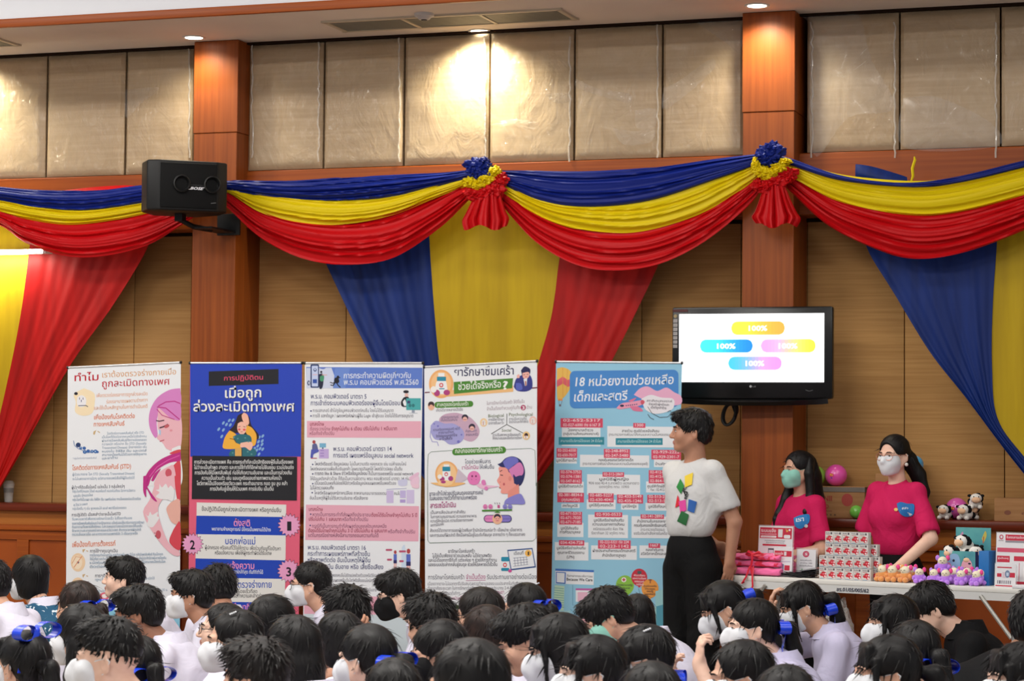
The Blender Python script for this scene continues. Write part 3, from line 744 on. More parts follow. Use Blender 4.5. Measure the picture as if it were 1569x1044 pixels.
RIB = mat('blue_satin_ribbon', (26, 66, 214), .25, .6, sheen=.0); METAL = mat('thin_dark_metal', (60, 52, 50), .35, .5, metal=.6); BTN = mat('pearl_clip', (220, 222, 226), .2, .6)

def head_ops(F, female=False):
    F.ell((0, .014, .032), (.074, .093, .086), .01)
    F.ell((0, -.026, -.03), (.06, .064, .078), .03)
    F.ell((0, -.068, -.088), (.022, .021, .017), .03)
    for s in (-1, 1):
        F.cap((s * .053, .006, -.042), (s * .02, -.06, -.088), .017, .013, .03)
        F.ell((s * .037, -.06, -.028), (.024, .022, .026), .03)
        F.cap((s * .012, -.088, .02), (s * .046, -.073, .022), .0085, .0075, .015)
        F.ell((s * .032, -.098, .002), (.015, .012, .010), .012, 's')
        F.ell((s * .031, -.0765, .001), (.0145, .013, .0105), .006)
    F.cap((0, -.089, .012), (0, -.106, -.024), .0075, .0105, .014)
    F.ell((0, -.106, -.029), (.0125, .011, .0095), .008)
    for s in (-1, 1): F.ell((s * .0115, -.099, -.032), (.0075, .009, .007), .007)
    F.ell((0, -.0865, -.055), (.021, .0115, .0062), .008); F.ell((0, -.0855, -.0645), (.018, .0115, .0064), .008)
    for s in (-1, 1):
        R = rotm(.15, 0, s * -.35)
        F.ell((s * .0755, .014, -.008), (.0065, .018, .031), .006, 'u', R); F.ell((s * .0805, .010, -.002), (.0045, .009, .016), .005, 's', R)

def hair_ops(F, st):
    s_ = st['style']; big = st.get('vol', 1.0)
    if s_ == 'fade':
        F.ell((0, .012, .05), (.078, .102, .092), .01); F.ell((0, -.05, .09), (.055, .045, .034), .02)
        F.ell((0, -.112, -.035), (.088, .083, .102), .012, 's'); F.half((0, .1, -.005), (0, -.25, -1), .015)
        for s in (-1, 1): F.ell((s * .105, -.0, .005), (.036, .12, .05), .012, 's')
    elif s_ in ('short', 'crop', 'spiky'):
        v = {'short': 1.0, 'crop': .93, 'spiky': 1.03}[s_] * big
        F.ell((0, .016, .044), (.086 * v, .107 * v, .094 * v), .01)
        if s_ != 'crop': F.ell((0, -.06, .085), (.062, .048, .036), .02)
        F.ell((0, .06, .0), (.078 * v, .058, .075), .02)
        F.ell((0, -.112, -.04), (.088, .085, .092 if s_ == 'short' else .10), .012, 's')
        for s in (-1, 1): F.ell((s * .092, -.012, -.035), (.034, .04, .05), .01, 's')
        F.half((0, .1, -.078), (0, -.55, -1), .012)
        if s_ == 'crop':
            for s in (-1, 1): F.ell((s * .1, .02, -.03), (.032, .09, .075), .01, 's')
    else:
        v = (1.04 if s_ in ('bob', 'long') else 1.0) * big
        F.ell((0, .017, .042), (.0835 * v, .104 * v, .091 * v), .01)
        if s_ == 'tied': F.ell((0, .055, .0), (.074, .055, .075), .02)
        if s_ == 'bob': F.ell((0, .034, -.03), (.093, .085, .105), .025)
        if s_ == 'long':
            F.ell((0, .04, -.04), (.092, .08, .11), .03); F.chain([(0, .07, -.05), (0, .085, -.18), (0, .09, -.30)], [.075, .07, .045], .03)
            for s in (-1, 1): F.chain([(s * .07, .03, -.03), (s * .085, .03, -.15), (s * .08, .03, -.27)], [.03, .034, .02], .03)
        if st.get('bare'): F.ell((0, -.118, -.02), (.08, .088, .112), .012, 's')
        F.ell((0, -.112, -.045), (.08 if s_ != 'tied' else .084, .082, .098), .012, 's')
        if s_ in ('tied',):
            for s in (-1, 1): F.ell((s * .092, -.006, -.03), (.034, .036, .042), .01, 's')
            F.half((0, .1, -.075), (0, -.5, -1), .012)
        if s_ == 'bob': F.half((0, .1, -.12), (0, -.2, -1), .015)
        if st.get('bangs'):
            for i in range(7):
                x = -.055 + i * .0183; F.cap((x * .8, -.062, .088), (x * 1.08, -.092 + abs(x) * .35, .026 - .004 * (i % 3)), .016, .006, .008)
        for s in (-1, 1):
            if st.get('locks'): F.chain([(s * .062, -.045, .05), (s * .077, -.048, -.02), (s * .073, -.055, -.085), (s * .068, -.05, -.12 - .03 * (s > 0))], [.016, .010, .007, .003], .006)
def strands(V, Q, n, L, rad, lift, seed, fr, zc):
    """short tapering tufts lying along the hair flow (in the head frame) to break the outline up"""
    rng = np.random.RandomState(seed); m_ = MB()
    a = V[Q[:, 1]] - V[Q[:, 0]]; b = V[Q[:, 3]] - V[Q[:, 0]]; N = np.cross(a, b); N /= np.linalg.norm(N, axis=1, keepdims=True) + 1e-9
    Mi = np.array(fr.M).T; C = V[Q].mean(1); c = (C - fr.t) @ Mi.T / fr.s; out = np.einsum('ij,ij->i', (c - np.array((0, .015, .03))), N @ Mi.T) < 0
    N = np.where(out[:, None], -N, N); ok = np.nonzero(c[:, 2] > zc)[0]
    if not len(ok): return m_
    for q in rng.choice(ok, min(n, len(ok)), replace=False):
        p = c[q]; nn = Mi @ N[q]; fl = p - np.array((.0, .055, .125)); fl[2] -= .04; fl -= nn * (fl @ nn); fl /= np.linalg.norm(fl) + 1e-9
        sd = np.cross(nn, fl); fl = fl + sd * rng.uniform(-.35, .35); l = L * rng.uniform(.6, 1.25); lf = lift * rng.uniform(.2, 1.3)
        pts = [p - nn * .004, p + fl * l * .5 + nn * lf * .7, p + fl * l + nn * (lf * 1.0 - .3 * lf * lf)]
        r = rad * rng.uniform(.6, 1.2); vs = []
        for pt, rr in zip(pts, (r, r * .8)):
            vs += [pt + sd * rr, pt + nn * rr * .6, pt - sd * rr]
        vs.append(pts[2]); vs = [fr.P(v) for v in vs]
        m_.add(vs, [(0, 1, 4, 3), (1, 2, 5, 4), (2, 0, 3, 5), (3, 4, 6), (4, 5, 6), (5, 3, 6)])
    return m_
def join_mb(me, V, Q, m_):
    """one mesh from the implicit surface and the tufts"""
    b = MB(); b.v = [tuple(v) for v in V]; b.f = [tuple(int(i) for i in q) for q in Q]; b.mi = [0] * len(b.f)
    b.add(m_.v, m_.f, 0); bpy.data.meshes.remove(me); return b

def mask_mesh(F, fr, name, m, parent, style='kf'):
    G = Field(); G.frame(fr.M, fr.t, fr.s)
    G.ell((0, -.03, -.035), (.068, .074, .084), .02); G.ell((0, -.07, -.092), (.032, .030, .025), .03); G.cap((0, -.09, .005), (0, -.113, -.03), .013, .016, .02); G.ell((0, -.092, -.06), (.034, .022, .03), .02)
    for s in (-1, 1): G.ell((s * .038, -.058, -.03), (.031, .031, .034), .025)
    if style == 'kf': G.cap((0, -.096, -.018), (0, -.114, -.05), .017, .013, .03); G.cap((0, -.114, -.05), (0, -.10, -.088), .013, .016, .03)
    G.half((0, -.10, .006), (0, -.18, 1), .01); G.half((0, -.03, 0), (0, 1, .25), .008); G.half((0, -.07, -.116), (0, .2, -1), .01)
    c = fr.P((0, -.06, -.05)); me, V, Q = mesh_field(G, [(c - .12, c + .12, .0045)], name)
    b = MB(); b.v = [tuple(v) for v in V]; b.f = [tuple(int(i) for i in q) for q in Q]; b.mi = [0] * len(b.f); bpy.data.meshes.remove(me)
    for s in (-1, 1):
        b.tube([fr.P(p) for p in ((s * .05, -.05, -.012), (s * .068, -.02, .004), (s * .078, .016, .014), (s * .083, .03, .004))], .0016, 5)
        b.tube([fr.P(p) for p in ((s * .046, -.05, -.075), (s * .064, -.015, -.05), (s * .076, .012, -.032), (s * .083, .03, .004))], .0016, 5)
    return b.build(name, m, parent)
def face_parts(fr, parent, lids=True):
    for s in (-1, 1):
        b = MB(); M4 = Matrix(np.block([[fr.M * fr.s, fr.t[:, None]], [np.zeros((1, 3)), np.ones((1, 1))]]).tolist())
        b.ball((s * .0315, -.0805, .001), (.0128, .010, .0058), 0, 2, M4); b.ball((s * .0315, -.0868, .0012), (.0052, .0045, .0053), 1, 2, M4)
        b.tube([M4 @ Vector(p) for p in ((s * .019, -.0893, .003), (s * .026, -.0915, .0072), (s * .036, -.0890, .0075), (s * .045, -.0818, .003))], [.0008, .0014, .0014, .0008], 5, 2)
        b.build('eye', [EYEW, IRIS, BROW], parent)
        b = MB(); b.tube([M4 @ Vector(p) for p in ((s * .014, -.0955, .0215), (s * .026, -.0955, .026), (s * .038, -.0895, .0265), (s * .049, -.079, .0215))], [.002, .0032, .003, .001], 6)
        b.build('eyebrow', BROW, parent)
def glasses(fr, parent, m=METAL):
    b = MB()
    for s in (-1, 1):
        b.tube([fr.P((s * .033 + .026 * math.cos(a), -.106 + .012 * abs(math.cos(a)) * (1 if s * math.cos(a) > 0 else .2), .0 + .021 * math.sin(a))) for a in np.linspace(0, 2 * PI, 21)[:-1]], .0017, 5, closed=True)
        b.tube([fr.P(p) for p in ((s * .058, -.094, .006), (s * .073, -.05, .008), (s * .0795, .01, .008), (s * .08, .03, -.01))], .0017, 5)
    b.tube([fr.P(p) for p in ((-.008, -.107, .004), (0, -.109, .007), (.008, -.107, .004))], .0017, 5)
    return b.build('glasses', m, parent)
def bow(fr, c, parent, sz=1.0, axis=(1, 0, 0), nrm=(0, 1, 0), seed=0, name='ribbon'):
    """a satin bow: two loops, a knot and two tails"""
    c = np.array(c, float); X = np.array(axis, float); X /= np.linalg.norm(X); N = np.array(nrm, float); N -= X * (N @ X); N /= np.linalg.norm(N); Zv = np.cross(X, N)
    rng = random.Random(seed); b = MB(); w = .014 * sz
    for s in (-1, 1):
        tl = rng.uniform(-.2, .35)
        def f(u, v, s=s, tl=tl):
            a = 2 * PI * u; r = .026 * sz
            x = s * (r * (1 - math.cos(a)) + .004); z = .016 * sz * math.sin(a) + x * s * tl * .5
            p = c + X * x + Zv * z + N * ((v - .5) * 2 * w * (.5 + .5 * math.sin(a / 2)) + .012 * math.sin(a / 2))
            return fr.P(p)
        b.grid(f, 18, 3, thick=.0012)
        def g(u, v, s=s, tl=tl):
            p = c + X * (s * (.006 + .03 * u * sz)) - Zv * (.085 * sz * u * (1 + .25 * tl)) * (1 if Zv[2] > 0 else -1) + N * (.012 + .01 * math.sin(5 * u + s)) + X * ((v - .5) * 2 * w * (.5 + .5 * u))
            return fr.P(p)
        b.grid(g, 10, 3, thick=.0012)
    b.ball(fr.P(c + N * .006), .009 * sz, sub=2)
    return b.build(name, RIB, parent)
def hand_ops(F, w, d, n, curl=.6, sc=1.0, side=1, spread=.12, k=.006, thumb=.6):
    """palm and five fingers from the wrist w towards d; n = palm normal (fingers curl towards n); side = which edge the thumb leaves from"""
    w = np.array(w, float); d = np.array(d, float); d /= np.linalg.norm(d); n = np.array(n, float); n -= d * (n @ d); n /= np.linalg.norm(n); x = np.cross(d, n) * side
    R = np.stack([x, d, n], 1)
    F.cap(w - d * .015, w + d * .015, .024 * sc, .026 * sc, .012)
    F.ell(w + d * .048 * sc, (.039 * sc, .05 * sc, .0145 * sc), .015, 'u', R)
    for i, (off, L) in enumerate(((.030, .068), (.0105, .077), (-.010, .071), (-.029, .054))):
        b = w + d * (.088 - abs(i - 1.2) * .004) * sc + x * off * sc; a = curl * (.8 + .12 * i); p = b; dd = d + x * (off * spread * 8)
        dd /= np.linalg.norm(dd)
        for j, f in enumerate((.44, .32, .24)):
            a_ = a * (j + .6) * .9; q = p + (dd * math.cos(a_) + n * math.sin(a_)) * L * f * sc
            F.cap(p, q, (.0088 - j * .0007) * sc, (.0083 - j * .0008) * sc, k); p = q
    b = w + d * .02 * sc + x * .028 * sc; m1 = b + (d * .62 + x * .62 + n * .35 * thumb) * .036 * sc; m2 = m1 + (d * .85 + x * .12 + n * .6 * thumb) * .034 * sc
    F.cap(b, m1, .0135 * sc, .011 * sc, .01); F.cap(m1, m2, .0105 * sc, .0085 * sc, k)
_legs = {}; HS = .92
def seated_legs(m, name):
    if m.name not in _legs:
        F = Field()
        for s in (-1, 1):
            F.chain([(s * .075, .0, .095), (s * .13, -.17, .11), (-s * .02, -.2, .06)], [.085, .062, .045], .02)
        F.ell((0, .02, .1), (.15, .11, .1), .03)
        me, V, Q = mesh_field(F, [((-.24, -.30, 0), (.24, .16, .24), .014)], name); me.materials.append(m)
        me.polygons.foreach_set('use_smooth', [True] * len(me.polygons)); _legs[m.name] = me
    return _legs[m.name]
def put_mesh(name, me, m, parent):
    o = bpy.data.objects.new(name, me); COL.objects.link(o); o.parent = parent
    if m is not None: me.materials.append(m)
    me.polygons.foreach_set('use_smooth', [True] * len(me.polygons)); return o
def paint_lips(me, fr, slot):
    n = len(me.polygons); c = np.empty(n * 3); me.polygons.foreach_get('center', c); c = (c.reshape(-1, 3) - fr.t) @ fr.M / fr.s
    w = (np.abs(c[:, 0]) < .023 - np.abs(c[:, 2] + .06) * .6) & (c[:, 1] < -.088) & (c[:, 2] > -.0735) & (c[:, 2] < -.0485)
    mi = np.where(w, slot, 0).astype(np.int32); me.polygons.foreach_set('material_index', mi)

def student(xc, ytop, phi, label, style='short', nod=0, mask=None, specs=False, ribbon=None, tail=True, shirt=None, skin='mid', hair='black', lean=.15, top=.87, arms=None, twist=0, sc=1.0, tilt=0, bangs=False, locks=False, vol=1.0, clip=None, seed=None, legs=None, collar=True, group='students seated on the floor', tailside=None, bare=False):
    """phi: 0 faces straight along the picture to the stage side, + turned away from the camera; nod: head tipped down (degrees)"""
    seed = int(xc * 7 + ytop) if seed is None else seed; rng = random.Random(seed); shirt = shirt or SHW
    l = lean; N = np.array((0, -l * .85, .572)); Hc = N + np.array((0, -.06 - .25 * l, .126))
    hR = rotm(math.radians(nod), math.radians(tilt), math.radians(twist))
    piv = N + np.array((0, -.01, .03)); Hc = piv + rotm(math.radians(nod) * .8, math.radians(tilt), 0) @ (Hc - piv)
    ztop = Hc[2] + .130 * HS
    sc = sc * top / ztop
    head = math.atan2(-RGT[1], -RGT[0]) - math.radians(phi)          # world heading of the nose
    rz = head + PI / 2
    p = PZ(xc, ytop, ztop * sc); c, s_ = math.cos(rz), math.sin(rz); Hx = Hc * sc
    loc = (p[0] - (c * Hx[0] - s_ * Hx[1]), p[1] - (s_ * Hx[0] + c * Hx[1]), 0)
    t = thing('person', label, 'person', loc, rz, group); t.scale = (sc, sc, sc)
    fr = Field().frame(hR, Hc, HS)
    # skin
    F = Field(); F.frame(hR, Hc, HS); head_ops(F); a0 = F.P((0, .022, -.055)); F.frame()
    F.cap(a0, N + np.array((0, .015, -.03)), .05, .054, .02)
    F.cap(N + np.array((0, .02, -.08)), (0, -.0, .18), .07, .09, .03)
    boxes = [(Hc - np.array((.125, .16, .165)), Hc + np.array((.125, .15, .135)), .0046), ((-.34, -.46, .08), (.34, .14, float(Hc[2] - .15)), .013)]
    arms = arms or {}
    SF = Field(); sh = {}
    for s in (-1, 1):
        S = np.array((s * .155, -l * .72, .515)); E, W, hd, hn, cu = arms.get(s, ((s * .19, -.07 - l * .7, .30), (s * .06, -.21, .25), (-s * .8, -.4, -.1), (0, .3, -1), .35))
        F.chain([S, E, W], [.046, .038, .027], .015)
        hand_ops(F, W, hd, hn, cu, .92, side=s, k=.004)
        if s in arms:
            w = np.array(W) + np.array(hd) / np.linalg.norm(hd) * .07; boxes.append((w - .115, w + .115, .0045))
            lo = np.minimum(E, W) - .06; hi = np.maximum(E, W) + .06; boxes.append((lo, hi, .009))
        m = S + (np.array(E) - S) * .72; dn = (np.array(E) - S) / np.linalg.norm(np.array(E) - S); SF.cap(S, m, .054, .064, .03); SF.cap(m + dn * .088, m + dn * .3, .08, .08, .005, 's'); sh[s] = (m, np.array(E) - S)
    me, V, Q = mesh_field(F, boxes, 'body'); o = put_mesh('body', me, SKIN[skin], t)
    if not mask and phi < 60: me.materials.append(LIPS); paint_lips(me, fr, 1)
    # shirt
    SF.cap((-.13, -l * .72, .518), (.13, -l * .72, .518), .062, .062, .03); SF.ell((0, -l * .45, .40), (.165, .115, .15), .05)
    SF.ell((0, .0, .2), (.155, .125, .16), .06); SF.ell((0, .045 - l * .5, .42), (.13, .09, .13), .05); SF.cap(N + np.array((0, .012, -.05)), N + np.array((0, .008, -.012)), .078, .062, .03); SF.cap(N + np.array((0, .035, -.07)), (0, .03, .3), .10, .13, .04)
    SF.wave(.007, (17, 13, 23), seed); SF.wave(.004, (31, 37, 19), seed * 1.3)
    for s in (-1, 1): pass
    me, V, Q = mesh_field(SF, [((-.36, -.36, .06), (.36, .24, .66), .0115)], 'shirt'); put_mesh('shirt' if shirt is not SHB and shirt is not SHD else 'jacket', me, shirt, t)
    if collar:
        def cf(u, v):
            a = PI * (.12 + 1.76 * u) - PI / 2; rr = (.056 + .008 * v) if v < .5 else (.060 + .056 * (v - .5)); z = .042 * (v * 2) if v < .5 else .042 - .062 * (v - .5) * 2
            back = .5 + .5 * math.sin(a)
            return (rr * math.cos(a) * 1.08, N[1] + .012 + rr * math.sin(a) * 1.05 + .012 * back, N[2] - .012 + z + .018 * back)
        MB().grid(cf, 28, 8, thick=.003).build('collar', shirt if shirt is not SHD else SHW, t)
    ob = bpy.data.objects.new('trousers' if not ribbon else 'skirt', seated_legs(legs or SHN, 'legs')); COL.objects.link(ob); ob.parent = t
    # hair
    st = dict(style=style, bangs=bangs, locks=locks, vol=vol, bare=bare); HF = Field(); HF.frame(hR, Hc, HS); hair_ops(HF, st)
    hb = [(Hc - np.array((.15, .16, .15 if style != 'long' else .36)), Hc + np.array((.15, .19, .165)), .0052)]
    me, V, Q = mesh_field(HF, hb, 'hair')
    tp = None
    if style == 'tied' and tail:
        tp = fr.P((tailside or 0, .112, .012)); TF = Field()
        e = tp + hR @ np.array((0, .045, -.01)); x = (tailside or 0)
        TF.chain([fr.P((x * .8, .09, .015)), tp, e, e + np.array((x * .3, .02, -.09)), e + np.array((x * .5, .01, -.19)), e + np.array((x * .5, -.005, -.25))], [.02, .017, .03, .034, .026, .006], .012)
        TF.wave(.0035, (95, 95, 9), seed)
        m2, V2, Q2 = mesh_field(TF, [(np.minimum(tp, e) - np.array((.1, .1, .32)), np.maximum(tp, e) + np.array((.1, .12, .08)), .006)], 'tail'); bpy.data.meshes.remove(m2)
        Q = np.concatenate([Q, Q2 + len(V)]); V = np.concatenate([V, V2])
    n_, L_, r_, lf_ = {'short': (420, .032, .0046, .0045), 'spiky': (460, .036, .0045, .013), 'crop': (320, .022, .0036, .004), 'fade': (420, .028, .0045, .010)}.get(style, (160, .06, .003, .0012))
    tf = strands(V[:], Q[:], n_, L_, r_, lf_, seed, fr, -.02 if style in ('short', 'spiky', 'crop', 'fade') else -.05)
    join_mb(me, V, Q, tf).build('hair', HAIR[hair], t)
    if mask: mask_mesh(None, fr, 'face_mask', {'white': MASKW, 'black': MASKK, 'mint': MASKG}[mask], t, 'kf' if mask != 'mint' else 'flat')
    if phi < 48 or phi > 300: face_parts(fr, t)
    if specs: glasses(fr, t)
    if ribbon:
        c = (tailside or 0, .125, .014) if ribbon is True else ribbon
        bow(fr, c, t, 1.75, seed=seed)
    if clip:
        b = MB()
        for i in range(4): b.ball(fr.P((clip[0], clip[1] + i * .007, clip[2] + i * .003)), .004, sub=1)
        b.build('hair_clip', BTN, t)
    return t
# ================================================================== THE FIVE STAND BANNERS
ALU = mat('brushed_aluminium', (190, 190, 192), .35, .5, metal=.7); CAPB = mat('black_cap', (24, 24, 25), .5, .4)
def banner(label, tl, tr, bl, br, base, Y, bar=1.6):
    """corner pixels of the printed sheet; returns the thing and its Print"""
    mid = PY((bl[0] + br[0]) / 2, 1080, Y)
    t = thing('stand_banner', label, 'banner', (mid[0], Y, 0), group='printed stand banners')
    org = np.array((mid[0], Y, 0))
    def edge(y):
        k = (y - tl[1]) / (bl[1] - tl[1]); k2 = (y - tr[1]) / (br[1] - tr[1])
        return tl[0] + (bl[0] - tl[0]) * k, tr[0] + (br[0] - tr[0]) * k2
    def fn(px, py, L):
        a, b = edge(py); f = (px - a) / (b - a); c = 0.0
        return PY(px, py, Y + c - L) - org
    def g(u, v):
        x0 = tl[0] + (tr[0] - tl[0]) * u; y0 = tl[1] + (tr[1] - tl[1]) * u; x1 = bl[0] + (br[0] - bl[0]) * u; y1 = bl[1] + (br[1] - bl[1]) * u
        return fn(x0 + (x1 - x0) * v, y0 + (y1 - y0) * v, 0)
    m_ = mat('banner_sheet_%d_%d_%d' % base, base, .42, .45, PRINT_K)
    MB().grid(g, 24, 30, thick=-.0016).build('sheet', m_, t)
    a, b = PY(tl[0], tl[1] - .5, Y) - org, PY(tr[0], tr[1] - .5, Y) - org
    MB().tube([a, b], .0055, 8).build('top_bar', ALU, t)
    for q, s in ((a, -1), (b, 1)): MB().tube([q + np.array((-.005, 0, 0)), q + np.array((.005, 0, 0))], .0085, 8).build('end_cap', CAPB, t)
    w = float(np.linalg.norm(b - a))
    MB().box((0, .0, .045), (w + .02, .09, .085), r=.012).build('base_cassette', ALU, t)
    MB().tube([(0, .05, .06), (0, .05, float((a[2] + b[2]) / 2))], .009, 8).build('pole', ALU, t)
    for s in (-1, 1): MB().box((s * w * .36, 0, .004), (.05, .34, .008), r=.003).build('foot', ALU, t)
    pr = Print(fn, tag_='banner'); pr.edge = edge
    return t, pr
YB = -1.0
DK = (58, 60, 84); BG = (120, 150, 178); OR = (222, 120, 72)
# ---- banner 1: white with the pink-haired crying woman
t, P = banner('white stand banner with a crying pink-haired woman drawing', (104, 564), (277, 556), (100, 1050), (275, 1050), (236, 238, 242), YB)
P.frame(95, 545, .19153)
P.text('ทำไม', 100, 205, 292, 198, 98, (190, 30, 52), .022); P.text('เราต้องตรวจร่างกายเมื่อ', 322, 176, 912, 150, 74, (218, 160, 104), .008); P.text('ถูกละเมิดทางเพศ', 320, 252, 860, 232, 92, (190, 34, 56), .018)
P.smooth([(175, 262), (255, 300), (262, 380), (240, 462), (165, 482), (105, 450), (110, 370), (95, 310)], (246, 226, 190))
P.ell(112, 305, 15, 12, (40, 36, 48)); P.smooth([(125, 330), (160, 318), (192, 345), (186, 400), (140, 412), (118, 380)], (238, 236, 240))
for i in range(3): P.ell(140 + 14 * i, 345 + 18 * (i % 2), 3, 10, (70, 74, 120))
P.line([(130, 402), (190, 400), (208, 410)], 6, (60, 64, 92))
for i, (s_, x0, x1) in enumerate((('เพื่อตรวจร่องรอยการถูกล่วงละเมิด', 275, 684), ('ร่องรอยบาดแผลตามร่างกาย', 355, 684), ('และใช้เป็นหลักฐานในการดำเนินคดี', 256, 684))):
    y = 328 + i * 50; P.text(s_, x0, y + 6, x1, y - 10, 46, (232, 168, 132), .02)
P.text('เพื่อป้องกันโรคติดต่อ', 256, 512, 582, 500, 58, OR, .03); P.text('ทางเพศสัมพันธ์', 254, 568, 500, 560, 58, OR, .03)
P.smooth([(252, 608), (275, 598), (268, 612), (262, 632), (250, 630)], (206, 176, 130)); P.line([(284, 606), (304, 618)], 7, (206, 176, 130))
bl = ['โรคติดต่อทางเพศสัมพันธ์ หรือ STD', 'เป็นโรคที่ติดต่อจากคนหนึ่งไปยังอีกคน', 'ผ่านการมีเพศสัมพันธ์ทั้งทางช่องคลอด', 'ทวารหนัก หรือปาก ชื่อ STD (Sexually', 'Transmitted Disease) มีหลายชนิด เช่น', 'หนองใน ซิฟิลิส เริม และเอดส์', 'สามารถป้องกันได้ด้วยการใช้ถุงยาง', 'และยาต้าน']
for i, s_ in enumerate(bl):
    y = 630 + i * 28.5; P.text(s_, 360 if i == 0 else 320, y + 4, 655 if i == 0 else (445 if i == 7 else 676), y - 4, 32, BG, .008)
for x, y, r in ((130, 716, 20), (150, 740, 12), (178, 742, 14), (182, 772, 16), (210, 765, 14), (240, 768, 14), (268, 768, 16), (284, 772, 10)): P.ell(x, y, r, r * .95, (58, 104, 172) if r < 18 else (40, 62, 110), 14)
for x, y, r in ((150, 736, 5), (182, 770, 6), (240, 766, 5), (266, 768, 6)): P.ell(x, y, r, r, (170, 200, 226), 10)
P.line([(92, 682), (100, 720), (128, 745), (160, 756), (196, 778), (250, 774)], 5, (84, 122, 178))
P.text('*กลุ่มโรคติดต่อทางเพศสัมพันธ์', 86, 832, 276, 826, 26, (150, 166, 190)); P.text('โรคติดต่อทางเพศสัมพันธ์ (STD)', 82, 918, 552, 903, 60, OR, .03)
P.text('ผู้ป่วยบางราย โรค STD (Sexually Transmitted Disease)', 84, 962, 580, 952, 34, BG, .008); P.text('จะไม่แสดงอาการใดๆ แต่สามารถแพร่เชื้อให้ผู้อื่นต่อได้', 84, 998, 580, 988, 34, BG, .008)
# the drawing
HP, HM, FK, RD = (214, 132, 196), (190, 44, 132), (236, 182, 192), (214, 70, 84)
P.smooth([(945, 262), (860, 275), (770, 330), (715, 410), (694, 500), (705, 590), (745, 660), (765, 640), (758, 520), (800, 430), (945, 400)], HP)
P.smooth([(770, 420), (800, 402), (945, 470), (945, 750), (845, 752), (805, 700), (758, 662), (778, 622), (764, 560)], FK)
P.smooth([(758, 405), (800, 370), (880, 362), (945, 385), (945, 515), (870, 500), (800, 440)], HP)
P.line([(770, 405), (830, 372), (900, 366), (945, 384)], 8, HM); P.line([(760, 412), (830, 420), (890, 470), (940, 512)], 8, HM); P.line([(758, 430), (800, 478), (900, 512)], 6, HM)
P.line([(752, 520), (780, 526), (818, 518)], 8, (70, 40, 56)); P.line([(780, 580), (812, 570), (848, 550)], 10, (60, 36, 52)); P.ell(838, 566, 22, 13, (196, 92, 100), 16, rot=-.5); P.smooth([(776, 592), (790, 600), (788, 640), (776, 618)], (170, 200, 228))
P.line([(782, 688), (818, 676)], 8, (190, 90, 104)); P.ell(872, 600, 12, 9, (228, 150, 160))
P.smooth([(880, 745), (945, 720), (945, 760), (870, 785), (900, 800), (945, 790), (945, 1044), (700, 1044), (660, 1044), (650, 1000), (690, 910), (770, 840), (860, 800)], (234, 234, 236))
P.smooth([(948, 768), (890, 786), (800, 826), (730, 880), (676, 950), (650, 1044), (690, 1044), (712, 985), (766, 915), (840, 868), (900, 850), (948, 846)], HM)
P.line([(940, 800), (850, 836), (760, 892), (700, 970)], 6, (226, 96, 176))
P.smooth([(890, 880), (945, 850), (945, 1044), (905, 1044)], RD); P.smooth([(780, 930), (850, 890), (895, 885), (900, 1044), (740, 1044)], FK); P.ell(852, 940, 26, 34, (206, 88, 104), 18)
P.smooth([(712, 1000), (740, 945), (790, 905), (765, 950), (732, 1004)], HM); P.smooth([(858, 782), (900, 762), (945, 752), (945, 772), (880, 790)], RD)
P.frame(95, 730, .19153)
P.smooth([(745, 60), (820, 10), (900, 0), (915, 90), (800, 190), (770, 300), (850, 530), (940, 600), (940, 640), (870, 620), (760, 500), (650, 300), (700, 190)], FK)
P.smooth([(780, 60), (800, 90), (830, 60), (850, 95), (870, 75), (900, 120), (885, 200), (850, 190), (780, 180), (752, 160), (780, 130), (750, 110), (775, 105)], (232, 230, 232))
P.smooth([(665, 300), (690, 320), (705, 285), (722, 310), (768, 285), (760, 320), (780, 330), (750, 380), (720, 410), (680, 390), (690, 345)], (232, 230, 232))
P.smooth([(900, 0), (945, 0), (945, 190), (922, 190), (905, 80)], RD); P.smooth([(870, 210), (940, 190), (940, 370), (880, 370), (840, 290), (838, 250)], (232, 176, 162)); P.smooth([(925, 375), (945, 370), (945, 585), (860, 530), (885, 440)], RD)
P.smooth([(650, 0), (690, 0), (680, 80), (760, 200), (720, 180), (675, 100), (672, 168), (650, 120)], HM); P.ell(770, 468, 22, 34, (196, 84, 98), 18); P.ell(748, 480, 5, 5, (90, 50, 60)); P.ell(742, 455, 4, 4, (90, 50, 60))
P.text('ผู้ป่วยที่ติดเชื้อโรคนี้ แบ่งเป็น 3 กลุ่มใหญ่ๆ', 78, 102, 500, 92, 40, DK, .02)
rows = [(130, 588, 'กลุ่มโรคที่มีหนอง ได้แก่ หนองในแท้ หนองในเทียม มีอาการปัสสาวะ', 84), (166, 246, 'แสบขัด มีหนองไหล', 92), (196, 630, 'กลุ่มโรคที่เป็นแผล เช่น ซิฟิลิส เริม แผลริมอ่อน กามโรคของต่อมน้ำเหลือง', 84), (238, 204, 'อวัยวะเพศ', 92), (268, 514, 'กลุ่มโรคอื่น ๆ เช่น หูดหงอนไก่ เอดส์ พยาธิในช่องคลอด', 84)]
for y, x1, s_, x0 in rows: P.text(s_, x0, y + 2, x1, y - 6, 34, BG, .008)
P.text('การปฏิบัติตัว เมื่อสงสัยว่าอาจเป็นโรคSTD', 78, 322, 470, 312, 40, DK, .02)
